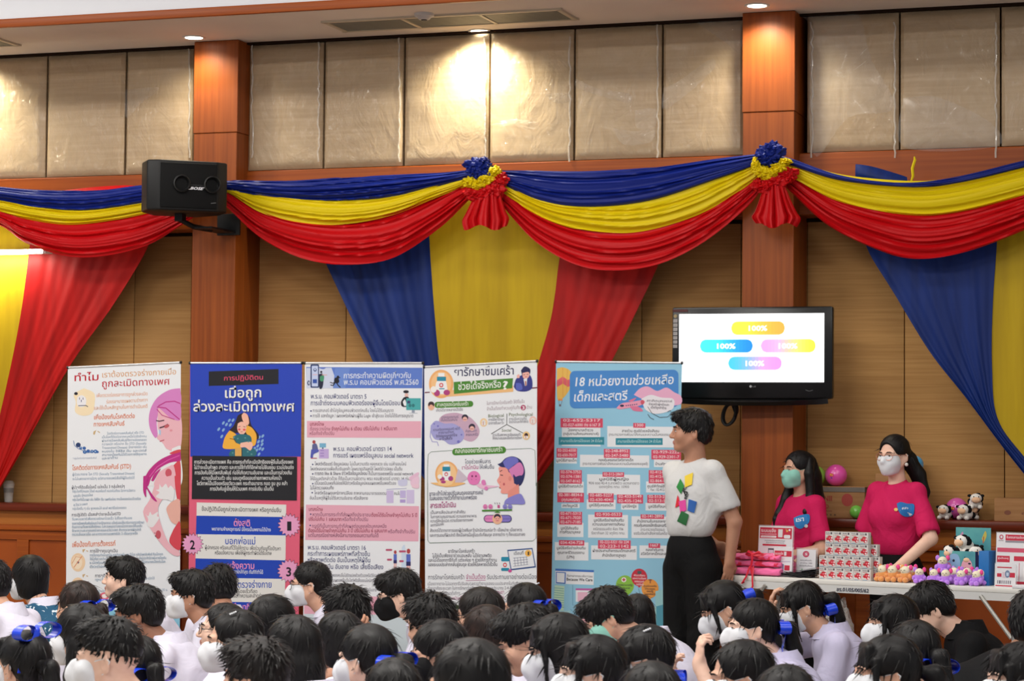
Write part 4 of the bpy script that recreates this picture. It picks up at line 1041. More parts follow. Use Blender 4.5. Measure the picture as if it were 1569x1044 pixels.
for y, x1, s_ in ((352, 560, 'รีบพบแพทย์เพื่อตรวจรักษาโดยเร็ว ไม่ซื้อยากินเอง'), (386, 656, 'งดการมีเพศสัมพันธ์จนกว่าจะรักษาหาย แจ้งคู่นอนให้มารับการตรวจรักษา'), (414, 640, 'กินยาตามที่แพทย์สั่งให้ครบ ไม่ควรหยุดยาเองแม้อาการจะดีขึ้นแล้ว'), (444, 630, 'รักษาความสะอาดของร่างกายและอวัยวะเพศ สังเกตอาการผิดปกติ'), (474, 604, 'ตรวจเลือดหาเชื้อ และมาตรวจตามแพทย์นัด 3 เดือนทุกครั้ง')): P.text(s_, 80, y + 2, x1, y - 8, 34, BG, .008)
P.text('เพื่อป้องกันการตั้งครรภ์', 82, 568, 428, 556, 66, OR, .035)
for yy in (600, 800):
    P.smooth([(162, yy - 12), (186, yy - 16), (176, yy), (168, yy + 12)], (206, 176, 130)); P.line([(194, yy - 4), (208, yy + 2)], 7, (206, 176, 130))
P.text('การใช้ยาคุมฉุกเฉิน', 224, 612, 444, 608, 44, DK, .02); P.text('การยุติการตั้งครรภ์', 264, 810, 500, 804, 44, DK, .02)
for cy in (690, 885):
    P.ell(128, cy, 58, 74, (240, 208, 172), 30); P.ell(122, cy, 40, 54, (246, 226, 200), 26); P.ell(128, cy, 10, 9, (120, 100, 120)); P.line([(95, cy + 40), (160, cy - 50)], 6, (226, 150, 110)); P.line([(80, cy + 10), (110, cy - 46), (150, cy - 40)], 5, (226, 160, 120))
for y, x1, s_ in ((640, 806, 'การใช้ยาคุมกำเนิดฉุกเฉิน ควรกินภายใน ๗๒ ชั่วโมง หลังมีเพศสัมพันธ์ กินเม็ดแรก'), (670, 832, 'ให้เร็วที่สุด และกินเม็ดที่สองห่างกัน ๑๒ ชั่วโมง ยิ่งกินเร็ว ยิ่งมีประสิทธิภาพในการป้องกัน'), (700, 826, '๒ เม็ดพร้อมกัน ไม่ควรใช้เกิน ๒ ครั้ง ต่อเดือน ยานี้ไม่สามารถป้องกันโรค'), (732, 640, 'ติดต่อทางเพศสัมพันธ์ได้')): P.text(s_, 222, y + 2, x1, y - 8, 34, BG, .008)
for y, x1, s_ in ((838, 740, 'กฎหมายอนุญาตให้ยุติการตั้งครรภ์จากการถูกล่วงละเมิดได้'), (930, 846, 'ขอรับบริการปรึกษาได้ที่สายด่วน โทร ๑๖๖๓ ทุกวัน เวลา 9.00-21.00 น.')): P.text(s_, 264, y, x1, y - 12, 34, BG, .008)
P.ell(60 + 280, 960, 40, 30, (232, 110, 130)); P.ell(340, 960, 22, 16, (250, 240, 240))
P.frame(0, 0, 1); P.rect(101, 935, 275.5, 1050, (140, 200, 226))
P.build('printed_graphics', t)

# ---- banner 2: blue and pink
t, P = banner('blue and pink stand banner with a girl hugging her knees', (291, 557), (463, 557), (288, 1050), (456, 1050), (226, 96, 124), YB)
P.frame(0, 0, 1); P.poly([(291.2, 557.5), (462.8, 557.5), (461, 700), (291.5, 700)], (36, 66, 184))
P.frame(280, 545, .19153)
P.poly([(208, 128), (766, 108), (766, 228), (208, 244)], (26, 26, 32)); P.text('การปฏิบัติตน', 330, 200, 642, 192, 62, (226, 76, 112), .012)
P.text('เมื่อถูก', 338, 338, 628, 332, 128, (238, 238, 238), .03, shadow=(5, 6, (22, 26, 60))); P.text('ล่วงละเมิดทางเพศ', 84, 446, 892, 446, 128, (238, 238, 238), .03, shadow=(5, 6, (22, 26, 60)))
for x, y in ((325, 540), (350, 552), (372, 520), (402, 518), (288, 590), (325, 596), (380, 556), (312, 648), (640, 645), (612, 655), (606, 690), (634, 712), (600, 724), (574, 745), (592, 758), (618, 745), (640, 750), (610, 790), (580, 788), (636, 684)): P.ell(x, y, 9, 16, (132, 172, 216), 12, rot=.6)
P.smooth([(440, 480), (490, 458), (530, 490), (550, 560), (605, 630), (598, 672), (520, 640), (450, 620), (395, 622), (372, 600), (408, 560)], (46, 30, 34))
P.smooth([(440, 545), (470, 530), (505, 545), (508, 600), (480, 632), (450, 620), (436, 585)], (244, 188, 168)); P.smooth([(470, 480), (490, 458), (520, 480), (530, 540), (510, 560), (480, 520)], (244, 184, 160))
P.line([(444, 572), (462, 566)], 4, (60, 30, 30)); P.line([(484, 568), (502, 574)], 4, (60, 30, 30)); P.ell(452, 592, 10, 8, (230, 90, 90)); P.ell(492, 594, 11, 9, (230, 90, 90)); P.line([(462, 612), (480, 610)], 4, (180, 60, 60))
P.smooth([(375, 600), (420, 625), (470, 690), (460, 740), (330, 745), (326, 690), (345, 640)], (240, 176, 62)); P.smooth([(515, 560), (555, 580), (590, 640), (580, 715), (545, 720), (540, 660), (505, 615)], (240, 176, 62))
P.smooth([(400, 650), (450, 630), (535, 640), (550, 690), (520, 720), (430, 700)], (44, 106, 118)); P.smooth([(385, 760), (470, 740), (570, 745), (575, 805), (380, 805)], (44, 106, 118)); P.smooth([(462, 700), (540, 690), (560, 720), (540, 760), (500, 735), (462, 735)], (244, 188, 168))
P.poly([(418, 742), (470, 740), (470, 805), (418, 805)], (222, 170, 90)); P.line([(472, 740), (474, 805)], 5, (30, 40, 50)); P.line([(375, 664), (415, 672), (428, 700)], 5, (90, 60, 30))
for x, y in ((410, 655), (440, 665), (500, 660), (525, 690), (400, 780), (520, 770), (550, 790)): P.ell(x, y, 8, 6, (96, 150, 150), 8)
P.poly([(76, 802), (914, 812), (912, 1160), (72, 1148)], (28, 28, 34))
for i, (x0, x1, s_) in enumerate(((92, 884, 'การล่วงละเมิดทางเพศ คือ การกระทำที่ละเมิดสิทธิของผู้อื่นในเรื่องเพศ'), (90, 888, 'ไม่ว่าจะเป็นคำพูด สายตา และการใช้ท่าทีที่อีกฝ่ายไม่ยินยอม รวมไปจนถึง'), (96, 872, 'การบังคับให้มีเพศสัมพันธ์ ก่อให้เกิดความอับอาย และเป็นการล่วงเกิน'), (152, 790, 'ความเป็นส่วนตัว เช่น แอบดูหรือแอบถ่ายภาพตามห้องน้ำ'), (112, 836, 'โชว์ภาพโป๊เปลือยหรืออวัยวะเพศ กระทำอนาจาร กอด จูบ ลูบ คลำ'), (218, 726, 'การบังคับขู่เข็ญให้ร่วมเพศ การข่มขืน เป็นต้น'))):
    P.text(s_, x0, 866 + i * 43, x1, 866 + i * 43, 50, (226, 226, 226), .022)
P.frame(280, 740, .19153)
P.poly([(112, 158), (828, 176), (826, 275), (110, 264)], (228, 226, 222)); P.text('ข้อปฏิบัติเมื่อถูกล่วงละเมิดทางเพศ หรือถูกข่มขืน', 152, 225, 786, 236, 56, (40, 40, 46), .025)
P.poly([(110, 264), (826, 275), (824, 422), (105, 412)], (24, 66, 180)); P.text('ตั้งสติ', 408, 346, 538, 348, 84, (240, 150, 190), .03); P.text('พยายามจำเหตุการณ์ มีใครเป็นพยานได้บ้าง', 232, 382, 704, 390, 46, (226, 228, 236), .022)
P.poly([(105, 412), (824, 422), (822, 622), (102, 606)], (228, 226, 222)); P.text('บอกพ่อแม่', 340, 492, 580, 494, 86, (28, 74, 176), .03); P.text('ผู้ปกครอง หรือคนที่ไว้ใจให้ทราบ เพื่อร่วมกันแก้ไขปัญหา', 178, 532, 784, 542, 50, (44, 44, 50), .022); P.text('หรือแจ้งความ เพื่อให้ผู้กระทำผิดได้รับโทษ', 258, 574, 710, 578, 50, (44, 44, 50), .022)
P.poly([(102, 606), (822, 622), (820, 770), (100, 760)], (24, 66, 180)); P.text('แจ้งความ', 360, 688, 572, 690, 86, (240, 150, 190), .03); P.text('ที่สถานีตำรวจใกล้ที่สุด ทันทีที่ทำได้', 300, 724, 642, 730, 48, (226, 228, 236), .022)
P.poly([(100, 760), (820, 770), (816, 960), (98, 950)], (228, 226, 222)); P.text('ไปรับการตรวจร่างกาย', 250, 840, 710, 840, 86, (28, 74, 176), .03); P.text('ที่โรงพยาบาล โดยเร็วที่สุด', 270, 882, 596, 884, 50, (44, 44, 50), .022); P.text('ห้ามอาบน้ำ หรือทำความสะอาดร่างกาย', 250, 920, 700, 918, 50, (44, 44, 50), .022)
P.poly([(98, 950), (816, 960), (812, 1150), (96, 1140)], (24, 66, 180)); P.text('ปรึกษาที่หมอ', 380, 1020, 620, 1022, 86, (240, 150, 190), .03)
P.poly([(98, 1140), (812, 1150), (808, 1400), (96, 1400)], (228, 226, 222))
for cx, cy, n_ in ((852, 340, '1'), (78, 490, '2'), (848, 706, '3')):
    P.star(cx, cy, 98 if n_ != '2' else 92, 74 if n_ != '2' else 70, 17, (60, 30, 46)); P.star(cx, cy, 92 if n_ != '2' else 86, 70 if n_ != '2' else 66, 17, (232, 160, 200)); w = 17 if n_ != '1' else 14
    P.text(n_, cx - w - 3, cy + 42, cx + w + 3, cy + 42, 120, (28, 20, 34), .05)
P.build('printed_graphics', t)

# ---- banner 3: computer law
t, P = banner('white stand banner with a blue heading about computer law', (467, 557), (648, 557), (464, 1050), (640, 1050), (236, 238, 242), YB)
NV = (44, 48, 110); TX = (96, 92, 108); MR = (146, 34, 66)
P.frame(460, 545, .19155)
P.poly([(48, 92), (978, 98), (976, 262), (50, 262)], (92, 124, 204)); P.poly([(50, 100), (250, 98), (276, 170), (262, 262), (50, 262)], (206, 214, 236)); P.poly([(280, 100), (400, 98), (360, 262), (262, 262)], (108, 140, 212))
P.rrect(82, 70, 150, 258, 10, (40, 56, 104)); P.rrect(92, 82, 142, 248, 6, (196, 208, 240)); P.ell(118, 115, 13, 14, (52, 66, 120), 16); P.ell(118, 112, 8, 8, (196, 208, 240), 12); P.rect(100, 190, 134, 222, (52, 84, 170)); P.rect(100, 150, 136, 156, (230, 180, 190))
P.ell(68, 220, 12, 20, (40, 56, 104), 14); P.ell(70, 220, 6, 12, (206, 214, 236), 12); P.smooth([(150, 98), (205, 94), (190, 108), (165, 106)], (96, 120, 200))
P.ell(168, 132, 9, 9, (30, 26, 40)); P.smooth([(150, 150), (178, 146), (186, 200), (176, 258), (152, 258)], (34, 40, 66)); P.line([(172, 154), (215, 156)], 5, (226, 170, 160)); P.smooth([(158, 168), (188, 160), (188, 196), (172, 208), (158, 196)], (70, 150, 110))
P.line([(238, 214), (262, 222), (286, 205), (302, 182), (320, 176)], 7, (24, 24, 34)); P.ell(302, 170, 10, 9, (24, 24, 34)); P.smooth([(276, 180), (300, 176), (312, 210), (290, 224), (272, 205)], (24, 24, 34)); P.line([(290, 216), (304, 240), (322, 256)], 8, (24, 24, 34)); P.line([(280, 214), (262, 240), (242, 236)], 8, (24, 24, 34))
P.text('การกระทำความผิดเกี่ยวกับ', 348, 182, 884, 180, 74, (226, 232, 246), .02); P.text('พ.ร.บ คอมพิวเตอร์ พ.ศ.2560', 348, 234, 946, 234, 74, (226, 232, 246), .02)
P.text('พ.ร.บ. คอมพิวเตอร์ มาตรา 5', 84, 344, 530, 346, 62, NV, .018); P.text('การเข้าถึงระบบคอมพิวเตอร์ของผู้อื่นโดยมิชอบ', 84, 398, 798, 398, 62, NV, .018)
P.ell(846, 290, 22, 12, (26, 24, 34)); P.rect(836, 280, 864, 300, (26, 24, 34)); P.ell(850, 318, 15, 16, (232, 186, 176)); P.smooth([(806, 370), (830, 335), (868, 336), (872, 400), (830, 412), (808, 400)], (26, 26, 38)); P.smooth([(820, 372), (838, 352), (850, 396), (832, 402)], (236, 238, 242))
P.rect(848, 342, 964, 436, (74, 170, 172)); P.rect(856, 362, 880, 384, (60, 64, 110)); P.ell(878, 400, 12, 14, (46, 120, 124)); P.ell(904, 400, 12, 14, (46, 120, 124)); P.rect(892, 436, 916, 458, (150, 160, 178)); P.line([(870, 462), (938, 462)], 3, (150, 160, 178))
P.ell(86, 444, 6, 6, NV); P.text('การแฮกเกอร์ เข้าไปดูข้อมูลคอมพิวเตอร์คนอื่น โดยไม่ได้รับอนุญาต', 100, 452, 746, 452, 44, TX, .008); P.ell(86, 484, 6, 6, NV); P.text('การใช้ แฮกข้อมูล / เผยแพร่รหัสผ่านผู้อื่น Login เข้าสู่ระบบ โดยไม่ได้รับการอนุญาต', 100, 494, 904, 494, 44, TX, .008)
P.poly([(54, 524), (968, 526), (966, 660), (54, 656)], (232, 172, 190)); P.text('บทลงโทษ', 78, 562, 190, 562, 48, MR, .022); P.text('ต้องระวางโทษ', 78, 600, 240, 600, 46, (150, 80, 100), .01); P.text('จำคุกไม่เกิน 6 เดือน ปรับไม่เกิน 1 หมื่นบาท', 250, 600, 774, 598, 48, MR, .026); P.text('หรือทั้งจำทั้งปรับ', 76, 636, 272, 636, 46, (150, 80, 100), .01)
P.ell(110, 692, 13, 14, (170, 70, 74)); P.smooth([(96, 712), (128, 706), (142, 750), (130, 770), (98, 760)], (96, 100, 150)); P.smooth([(88, 752), (140, 750), (146, 770), (108, 790), (100, 820), (82, 818)], (84, 92, 180)); P.rect(150, 748, 228, 824, (196, 172, 222)); P.rect(160, 756, 190, 764, (160, 134, 200)); P.rect(160, 778, 190, 786, (160, 134, 200)); P.rect(160, 800, 190, 808, (160, 134, 200)); P.rect(154, 702, 206, 736, (120, 178, 210)); P.rect(174, 736, 186, 748, (80, 100, 140)); P.line([(84, 822), (134, 822)], 6, (180, 60, 80))
P.text('พ.ร.บ. คอมพิวเตอร์ มาตรา 14', 264, 764, 732, 764, 60, NV, .018); P.text('การแชร์ เผยแพร่ข้อมูลบน social network', 264, 816, 906, 818, 60, NV, .018)
for y, x0, x1, s_, bo in ((880, 116, 386, 'โพสต์หรือแชร์ ข้อมูลปลอม', .02), (880, 396, 848, 'ไม่เป็นความจริง หลอกลวง เช่น แม่ค้าออนไลน์', .006), (920, 80, 816, 'โพสต์หลอกลวงเพื่อเก็บเงินลูกค้า โฆษณาธุรกิจลูกโซ่ โพสต์ข่าวปลอม เป็นต้น', .006), (956, 116, 536, 'การกด like & Share ข่าวหรือข้อมูลปลอม', .02), (958, 546, 906, 'ก็เป็นการเผยแพร่ใน social network', .006), (998, 80, 906, 'ให้ข้อมูลดังกล่าวด้วย ก็ถือเป็นความผิดตาม พรบ คอมพิวเตอร์ มาตรา 14 เช่นกัน', .006), (1034, 116, 766, 'เป็นแอดมินเพจที่ปล่อยให้มีข่าวหรือข้อมูลปลอมเผยแพร่ในเพจตัวเอง', .008)): P.text(s_, x0, y, x1, y, 44, TX, bo)
for y in (872, 948, 1026): P.ell(100, y, 6, 6, NV)
P.smooth([(870, 975), (940, 935), (944, 960), (880, 1000)], (232, 190, 214)); P.smooth([(880, 1005), (945, 965), (944, 1040), (890, 1040)], (236, 200, 220)); P.smooth([(780, 1000), (850, 990), (850, 1040), (790, 1040)], (206, 206, 232))
P.frame(460, 740, .19155)
P.text('ไม่ไล่ตรวจสอบทิ้ง', 78, 54, 268, 54, 44, TX, .008); P.ell(96, 80, 6, 6, NV); P.text('โพสต์หรือเผยแพร่ภาพเปลือย ภาพลามกอนาจารของตน ผู้อื่น', 112, 94, 744, 98, 44, TX, .014); P.text('คนในเพจ', 752, 98, 842, 98, 44, TX, .008); P.text('อันเป็นเหตุให้ผู้อื่นได้รับความอับอาย หรือเสียหาย', 76, 134, 540, 136, 44, TX, .008)
P.rect(690, 62, 746, 162, (206, 190, 228)); P.rect(798, 62, 844, 122, (196, 182, 226)); P.rect(798, 134, 842, 160, (180, 160, 214)); P.rect(850, 58, 912, 166, (210, 196, 230)); P.line([(690, 54), (850, 46)], 4, (150, 150, 200)); P.smooth([(890, 20), (946, 10), (946, 44), (900, 40)], (238, 200, 216))
P.poly([(46, 176), (950, 188), (946, 470), (40, 458)], (232, 172, 190)); P.text('บทลงโทษ', 68, 226, 180, 226, 48, MR, .022)
for y, x0, x1, s_, c_, bo in ((268, 100, 562, 'หากเป็นการกระทำที่ส่งผลถึงประชาชน', (120, 60, 90), .01), (272, 568, 934, 'ต้องได้รับโทษจำคุกไม่เกิน 5 ปี', MR, .026), (304, 68, 330, 'ปรับไม่เกิน 1 แสนบาท', MR, .026), (306, 338, 542, 'หรือทั้งจำทั้งปรับ', (120, 60, 90), .01), (360, 94, 690, 'กรณีที่เป็นการกระทำที่ส่งผลต่อบุคคลใดบุคคลหนึ่ง', (120, 60, 90), .01), (396, 64, 694, 'ต้องได้รับโทษจำคุกไม่เกิน 3 ปี ปรับไม่เกิน 6 แสนบาท', MR, .026), (404, 704, 918, 'หรือทั้งจำทั้งปรับ', (120, 60, 90), .01), (434, 64, 626, 'แต่ในกรณีอย่างหลังนี้สามารถยอมความกันได้', (120, 60, 90), .01)): P.text(s_, x0, y, x1, y + 2, 48, c_, bo)
P.ell(84, 252, 6, 6, NV); P.ell(80, 342, 6, 6, NV)
for y, x1, s_ in ((534, 524, 'พ.ร.บ. คอมพิวเตอร์ มาตรา 16'), (584, 556, 'กระทำการเผยแพร่ภาพที่สร้างขึ้น'), (634, 560, 'หรือภาพตัดต่อ อันเป็นเหตุให้ผู้อื่น'), (688, 664, 'ถูกการดูหมิ่น อับอาย หรือ เสียชื่อเสียง')): P.text(s_, 60, y, x1, y + 4, 60, NV, .018)
for x, c_ in ((760, 0), (866, 1)): 
    k = 1 + .35 * c_; P.ell(x, 556 - 8 * c_, 11 * k, 15 * k, (176, 64, 70), 16); P.rect(x - 13 * k, 572, x + 12 * k, 620 + 12 * c_, (92, 110, 196)); P.rect(x - 14 * k, 620 + 12 * c_, x + 13 * k, 646 + 20 * c_, (40, 40, 96)); P.rect(x - 11 * k, 646 + 20 * c_, x - 2, 690 + 30 * c_, (236, 176, 170)); P.rect(x + 2, 646 + 20 * c_, x + 10 * k, 690 + 30 * c_, (236, 176, 170))
P.smooth([(812, 520), (838, 505), (846, 690), (812, 690)], (206, 222, 240))
for x, y, w in ((684, 538, 52), (694, 616, 40), (790, 550, 56), (792, 628, 36)): P.rrect(x, y - 8, x + w, y + 8, 7, (190, 84, 116))
for y, x0, x1, s_ in ((752, 212, 660, 'นำภาพของคนอื่นไปดัดแปลงด้วยตัวเองหรือวิธีการอื่นใด'), (792, 212, 640, 'จากนั้นเผยแพร่ในเว็บไซต์หรือสื่อออนไลน์สาธารณะ'), (828, 76, 268, 'ที่คนทั่วไปเข้าถึงได้'), (866, 180, 610, 'ทำให้บุคคลนั้นเสื่อมเสีย ถูกเกลียดชัง หรืออับอาย')): P.text(s_, x0, y, x1, y + 4, 44, TX, .008)
P.poly([(34, 905), (944, 915), (940, 1060), (30, 1050)], (232, 172, 190)); P.text('จำคุกไม่เกิน 3 ปี และปรับไม่เกิน 2 แสนบาท', 250, 990, 800, 996, 52, MR, .022); P.poly([(30, 1050), (940, 1060), (936, 1560), (26, 1560)], (206, 218, 224))
P.build('printed_graphics', t)

# ---- banner 4: depression medicine
t, P = banner('white stand banner with green headings about depression medicine', (650, 563), (823, 554), (652, 1050), (822, 1050), (236, 238, 242), YB)
GN = (72, 134, 44); PU = (176, 62, 128); INK = (44, 44, 84); G2 = (120, 118, 130)
P.frame(645, 545, .19153)
P.poly([(30, 292), (70, 290), (72, 298), (30, 302)], (110, 40, 60)); P.poly([(880, 256), (935, 252), (935, 262), (880, 266)], (110, 40, 60)); P.poly([(196, 280), (738, 240), (738, 290), (240, 328), (196, 330)], (240, 190, 130))
P.ell(162, 228, 98, 114, (240, 176, 112), 40); P.ell(162, 226, 80, 96, (246, 196, 140), 36); P.smooth([(136, 200), (188, 198), (205, 225), (204, 300), (120, 300), (120, 222)], (240, 240, 242)); P.rect(128, 170, 200, 204, (34, 138, 168)); P.rect(138, 140, 188, 168, (240, 240, 242)); P.ell(162, 237, 17, 18, (214, 64, 74), 20); P.rect(158, 227, 166, 247, (240, 240, 242)); P.rect(152, 233, 172, 241, (240, 240, 242)); P.rect(146, 262, 188, 308, (234, 240, 244)); P.rect(146, 262, 188, 270, (34, 138, 168))
P.ell(128, 300, 24, 26, PU, 18); P.ell(206, 296, 26, 22, PU, 18); P.ell(100, 272, 24, 26, (244, 240, 236), 18)
P.text('ยารักษาซึมเศร้า', 266, 166, 742, 152, 110, INK, .02); P.poly([(262, 212), (736, 182), (730, 262), (264, 308)], GN); P.text('ช่วยได้จริงหรือ', 298, 276, 640, 254, 92, (240, 242, 236), .024); P.text('?', 655, 272, 696, 268, 112, (244, 244, 240), .05)
P.smooth([(742, 250), (760, 190), (800, 160), (860, 150), (888, 190), (888, 260), (840, 288), (770, 282)], (52, 56, 136)); P.smooth([(800, 120), (830, 88), (872, 108), (870, 150), (845, 180), (812, 170), (806, 145)], (34, 34, 84)); P.smooth([(812, 140), (860, 132), (866, 165), (842, 186), (816, 176)], (242, 180, 168)); P.poly([(820, 188), (850, 182), (846, 240), (832, 244)], (236, 236, 240)); P.poly([(832, 205), (842, 204), (844, 240), (834, 242)], (170, 90, 80)); P.smooth([(766, 160), (784, 150), (790, 176), (770, 180)], (242, 180, 168)); P.smooth([(760, 220), (800, 225), (810, 270), (765, 276)], (88, 100, 190)); P.line([(820, 156), (832, 153)], 4, (40, 30, 50)); P.line([(846, 152), (858, 150)], 4, (40, 30, 50)); P.line([(832, 172), (848, 170)], 4, (190, 60, 70))
P.rrect(108, 372, 418, 420, 22, GN, -.03); P.text('สาเหตุของโรคซึมเศร้า', 126, 408, 378, 400, 50, (236, 242, 230), .02); P.ell(82, 404, 28, 36, (236, 190, 160), 22); P.ell(82, 392, 25, 24, (60, 40, 44), 18); P.ell(82, 412, 17, 19, (236, 176, 150), 18)
P.text('เกิดได้จากหลายปัจจัย', 122, 450, 334, 442, 40, G2, .01)
P.smooth([(150, 500), (190, 470), (270, 458), (330, 470), (400, 500), (462, 575), (462, 640), (410, 688), (340, 670), (260, 600), (150, 550)], (202, 168, 190)); P.smooth([(78, 560), (120, 522), (190, 545), (260, 545), (330, 590), (346, 650), (310, 700), (230, 712), (180, 680), (110, 670), (78, 610)], (166, 164, 216)); P.line([(78, 600), (74, 650), (90, 690), (130, 692), (140, 724)], 7, (166, 164, 216))
for x, y, r in ((136, 565, 8), (106, 548, 6), (300, 690, 12), (324, 634, 7)): P.ell(x, y, r, r, (120, 116, 196), 12)
for s_, x0, y0, x1, y1 in (('การสะสมของอารมณ์', 164, 505, 300, 500), ('เก็บกดเป็นเวลานาน', 160, 528, 290, 522), ('ความเครียดจากครอบครัว หน้าที่', 98, 606, 310, 594), ('การงานต่างๆ', 140, 628, 262, 622), ('จิตใจอ่อนแอและถูกทำร้าย', 120, 656, 288, 646), ('เศร้าเสียใจ', 148, 678, 250, 672), ('พันธุกรรมจาก', 356, 616, 446, 610), ('ครอบครัว', 360, 644, 456, 640)): P.text(s_, x0, y0, x1, y1, 36, (92, 84, 120), .016)
for x, y in ((352, 505), (408, 580)): P.ell(x, y - 8, 26, 26, (46, 38, 60), 18); P.ell(x, y + 4, 19, 19, (238, 186, 176), 18); P.line([(x - 14, y + 8), (x + 12, y + 8)], 4, (150, 60, 70))
P.text('ในการรักษาโรคซึมเศร้า ให้ดีขึ้นนั้น', 526, 396, 828, 380, 44, (170, 150, 160), .008); P.text('จำเป็นต้องทำควบคู่กันทั้ง', 526, 440, 792, 428, 44, (170, 150, 160), .008); P.text('ด้าน', 846, 428, 888, 424, 44, (170, 150, 160), .008); P.ell(818, 417, 21, 22, (176, 50, 100), 22); P.text('3', 808, 432, 829, 431, 46, (244, 240, 240), .03)
P.text('Biological', 538, 496, 662, 490, 42, (110, 122, 92), .024); P.text('Psychological', 704, 484, 894, 482, 42, (110, 122, 92), .024); P.text('Social', 646, 610, 722, 608, 38, (110, 122, 92), .02)
P.line([(688, 466), (686, 552), (562, 628)], 5, (70, 74, 70)); P.line([(686, 552), (818, 622)], 5, (70, 74, 70))
for s_, x0, y0, x1 in (('การใช้ยารักษา', 540, 524, 664), ('อาการซึมเศร้า', 540, 552, 662), ('การปรับความคิด', 706, 518, 846), ('จิตบำบัดและให้กำลังใจ', 704, 542, 858), ('การปรับสภาพแวดล้อมรอบตัว', 574, 646, 800), ('ให้เหมาะสมและเอื้อต่อการรักษา', 572, 672, 808)): P.text(s_, x0, y0, x1, y0 - 4, 36, G2, .014)
for x, y, c_ in ((502, 536, (240, 206, 160)), (896, 520, (240, 196, 186)), (842, 642, (240, 200, 140))): P.ell(x, y, 30, 34, c_, 22); P.ell(x, y - 6, 15, 15, (232, 226, 224) if x != 842 else (40, 34, 40), 16); P.ell(x, y + 12, 17, 12, (236, 232, 230), 14); P.line([(x - 3, y - 8), (x - 3, y + 22)], 4, (190, 80, 70))
P.line([(250, 760), (80, 772), (58, 792), (52, 900), (52, 1044)], 4, (96, 122, 100)); P.line([(680, 752), (880, 744), (912, 760), (918, 900), (920, 1044)], 4, (96, 122, 100)); P.rrect(250, 745, 680, 800, 26, GN, -.04); P.text('กลไกของยารักษาซึมเศร้า', 274, 782, 650, 768, 60, (238, 244, 232), .022)
P.text('โดยช่วยเพิ่มสาร', 352, 866, 558, 862, 52, INK, .012); P.text('เซโรโทนิน', 328, 912, 458, 908, 52, PU, .024); P.text('ให้เพิ่มขึ้น', 468, 908, 584, 906, 52, INK, .012)
P.ell(206, 950, 92, 104, (240, 176, 112), 36); P.ell(206, 950, 78, 90, (246, 200, 146), 32); P.rect(172, 920, 236, 1020, (240, 240, 242)); P.rect(172, 890, 234, 926, (34, 138, 168)); P.rect(182, 872, 226, 890, (240, 240, 242)); P.ell(202, 950, 15, 16, (214, 64, 74), 18); P.rect(198, 942, 206, 960, (240, 240, 242)); P.rect(193, 947, 211, 955, (240, 240, 242)); P.ell(170, 990, 20, 20, PU); P.ell(238, 985, 20, 20, PU); P.ell(150, 970, 18, 18, (244, 240, 236))
P.poly([(296, 905), (380, 985), (300, 1030), (270, 1020)], (206, 190, 204)); P.ell(424, 980, 52, 56, (230, 124, 186), 30); P.ell(410, 966, 7, 8, (120, 40, 90)); P.ell(440, 966, 7, 8, (120, 40, 90)); P.line([(402, 990), (420, 1004), (444, 992)], 5, (150, 50, 110)); P.ell(500, 1014, 18, 20, (226, 128, 190), 18)
SK = (240, 158, 146)
P.smooth([(620, 900), (650, 878), (700, 880), (760, 930), (770, 1010), (760, 1044), (640, 1044), (625, 1030), (608, 1000), (628, 960)], SK); P.smooth([(612, 870), (640, 858), (680, 820), (740, 808), (800, 840), (832, 920), (820, 1000), (790, 1044), (750, 1030), (735, 960), (700, 930), (690, 900), (640, 892)], (38, 44, 100)); P.smooth([(655, 850), (700, 815), (760, 818), (780, 850), (740, 880), (700, 910), (672, 890)], (112, 112, 196)); P.smooth([(700, 915), (740, 885), (790, 855), (820, 900), (815, 950), (770, 980), (740, 950), (735, 980)], (214, 128, 186)); P.smooth([(748, 975), (800, 960), (818, 990), (790, 1030), (755, 1010)], (38, 44, 100))
P.line([(630, 930), (650, 918)], 5, (60, 40, 50)); P.line([(634, 955), (656, 960)], 6, (50, 34, 44)); P.ell(712, 985, 12, 20, (228, 140, 130)); P.line([(632, 1010), (640, 1030), (650, 1044)], 4, (150, 70, 70))
P.frame(640, 740, .19155)
P.line([(78, 0), (80, 460), (96, 482), (400, 474), (920, 466), (946, 444), (950, 0)], 4, (96, 122, 100))
P.smooth([(100, 0), (370, 0), (330, 22), (240, 34), (150, 20)], (240, 186, 120)); P.ell(220, 2, 60, 22, (246, 206, 150)); P.ell(205, -6, 20, 12, PU); P.ell(450, -4, 40, 22, (230, 124, 186), 20); P.smooth([(500, 5), (560, 20), (650, 28), (590, 40), (520, 50), (470, 20)], (236, 190, 214)); P.ell(548, 45, 15, 16, (226, 128, 190), 16); P.ell(530, 6, 16, 16, (226, 128, 190), 16)
P.smooth([(640, 0), (780, 0), (778, 50), (760, 80), (690, 88), (664, 78), (668, 50), (650, 42), (656, 20)], SK); P.poly([(722, 70), (808, 10), (812, 95), (720, 122)], (232, 146, 132)); P.smooth([(690, 170), (705, 135), (760, 105), (815, 88), (840, 110), (856, 168), (780, 172)], (136, 132, 206)); P.ell(690, 12, 8, 11, (196, 90, 100)); P.line([(652, 40), (664, 44)], 5, (120, 40, 50)); P.ell(800, 0, 30, 14, (38, 44, 100))
P.text('ยาจะเข้าไปช่วยปรับสมดุลของสารเคมี', 94, 104, 522, 92, 54, (84, 84, 108), .012); P.text('ในสมองบางตัวที่ทำงานบกพร่อง', 94, 140, 472, 132, 54, (84, 84, 108), .012); P.text('สารเซโรโทนิน', 100, 202, 304, 194, 66, PU, .026)
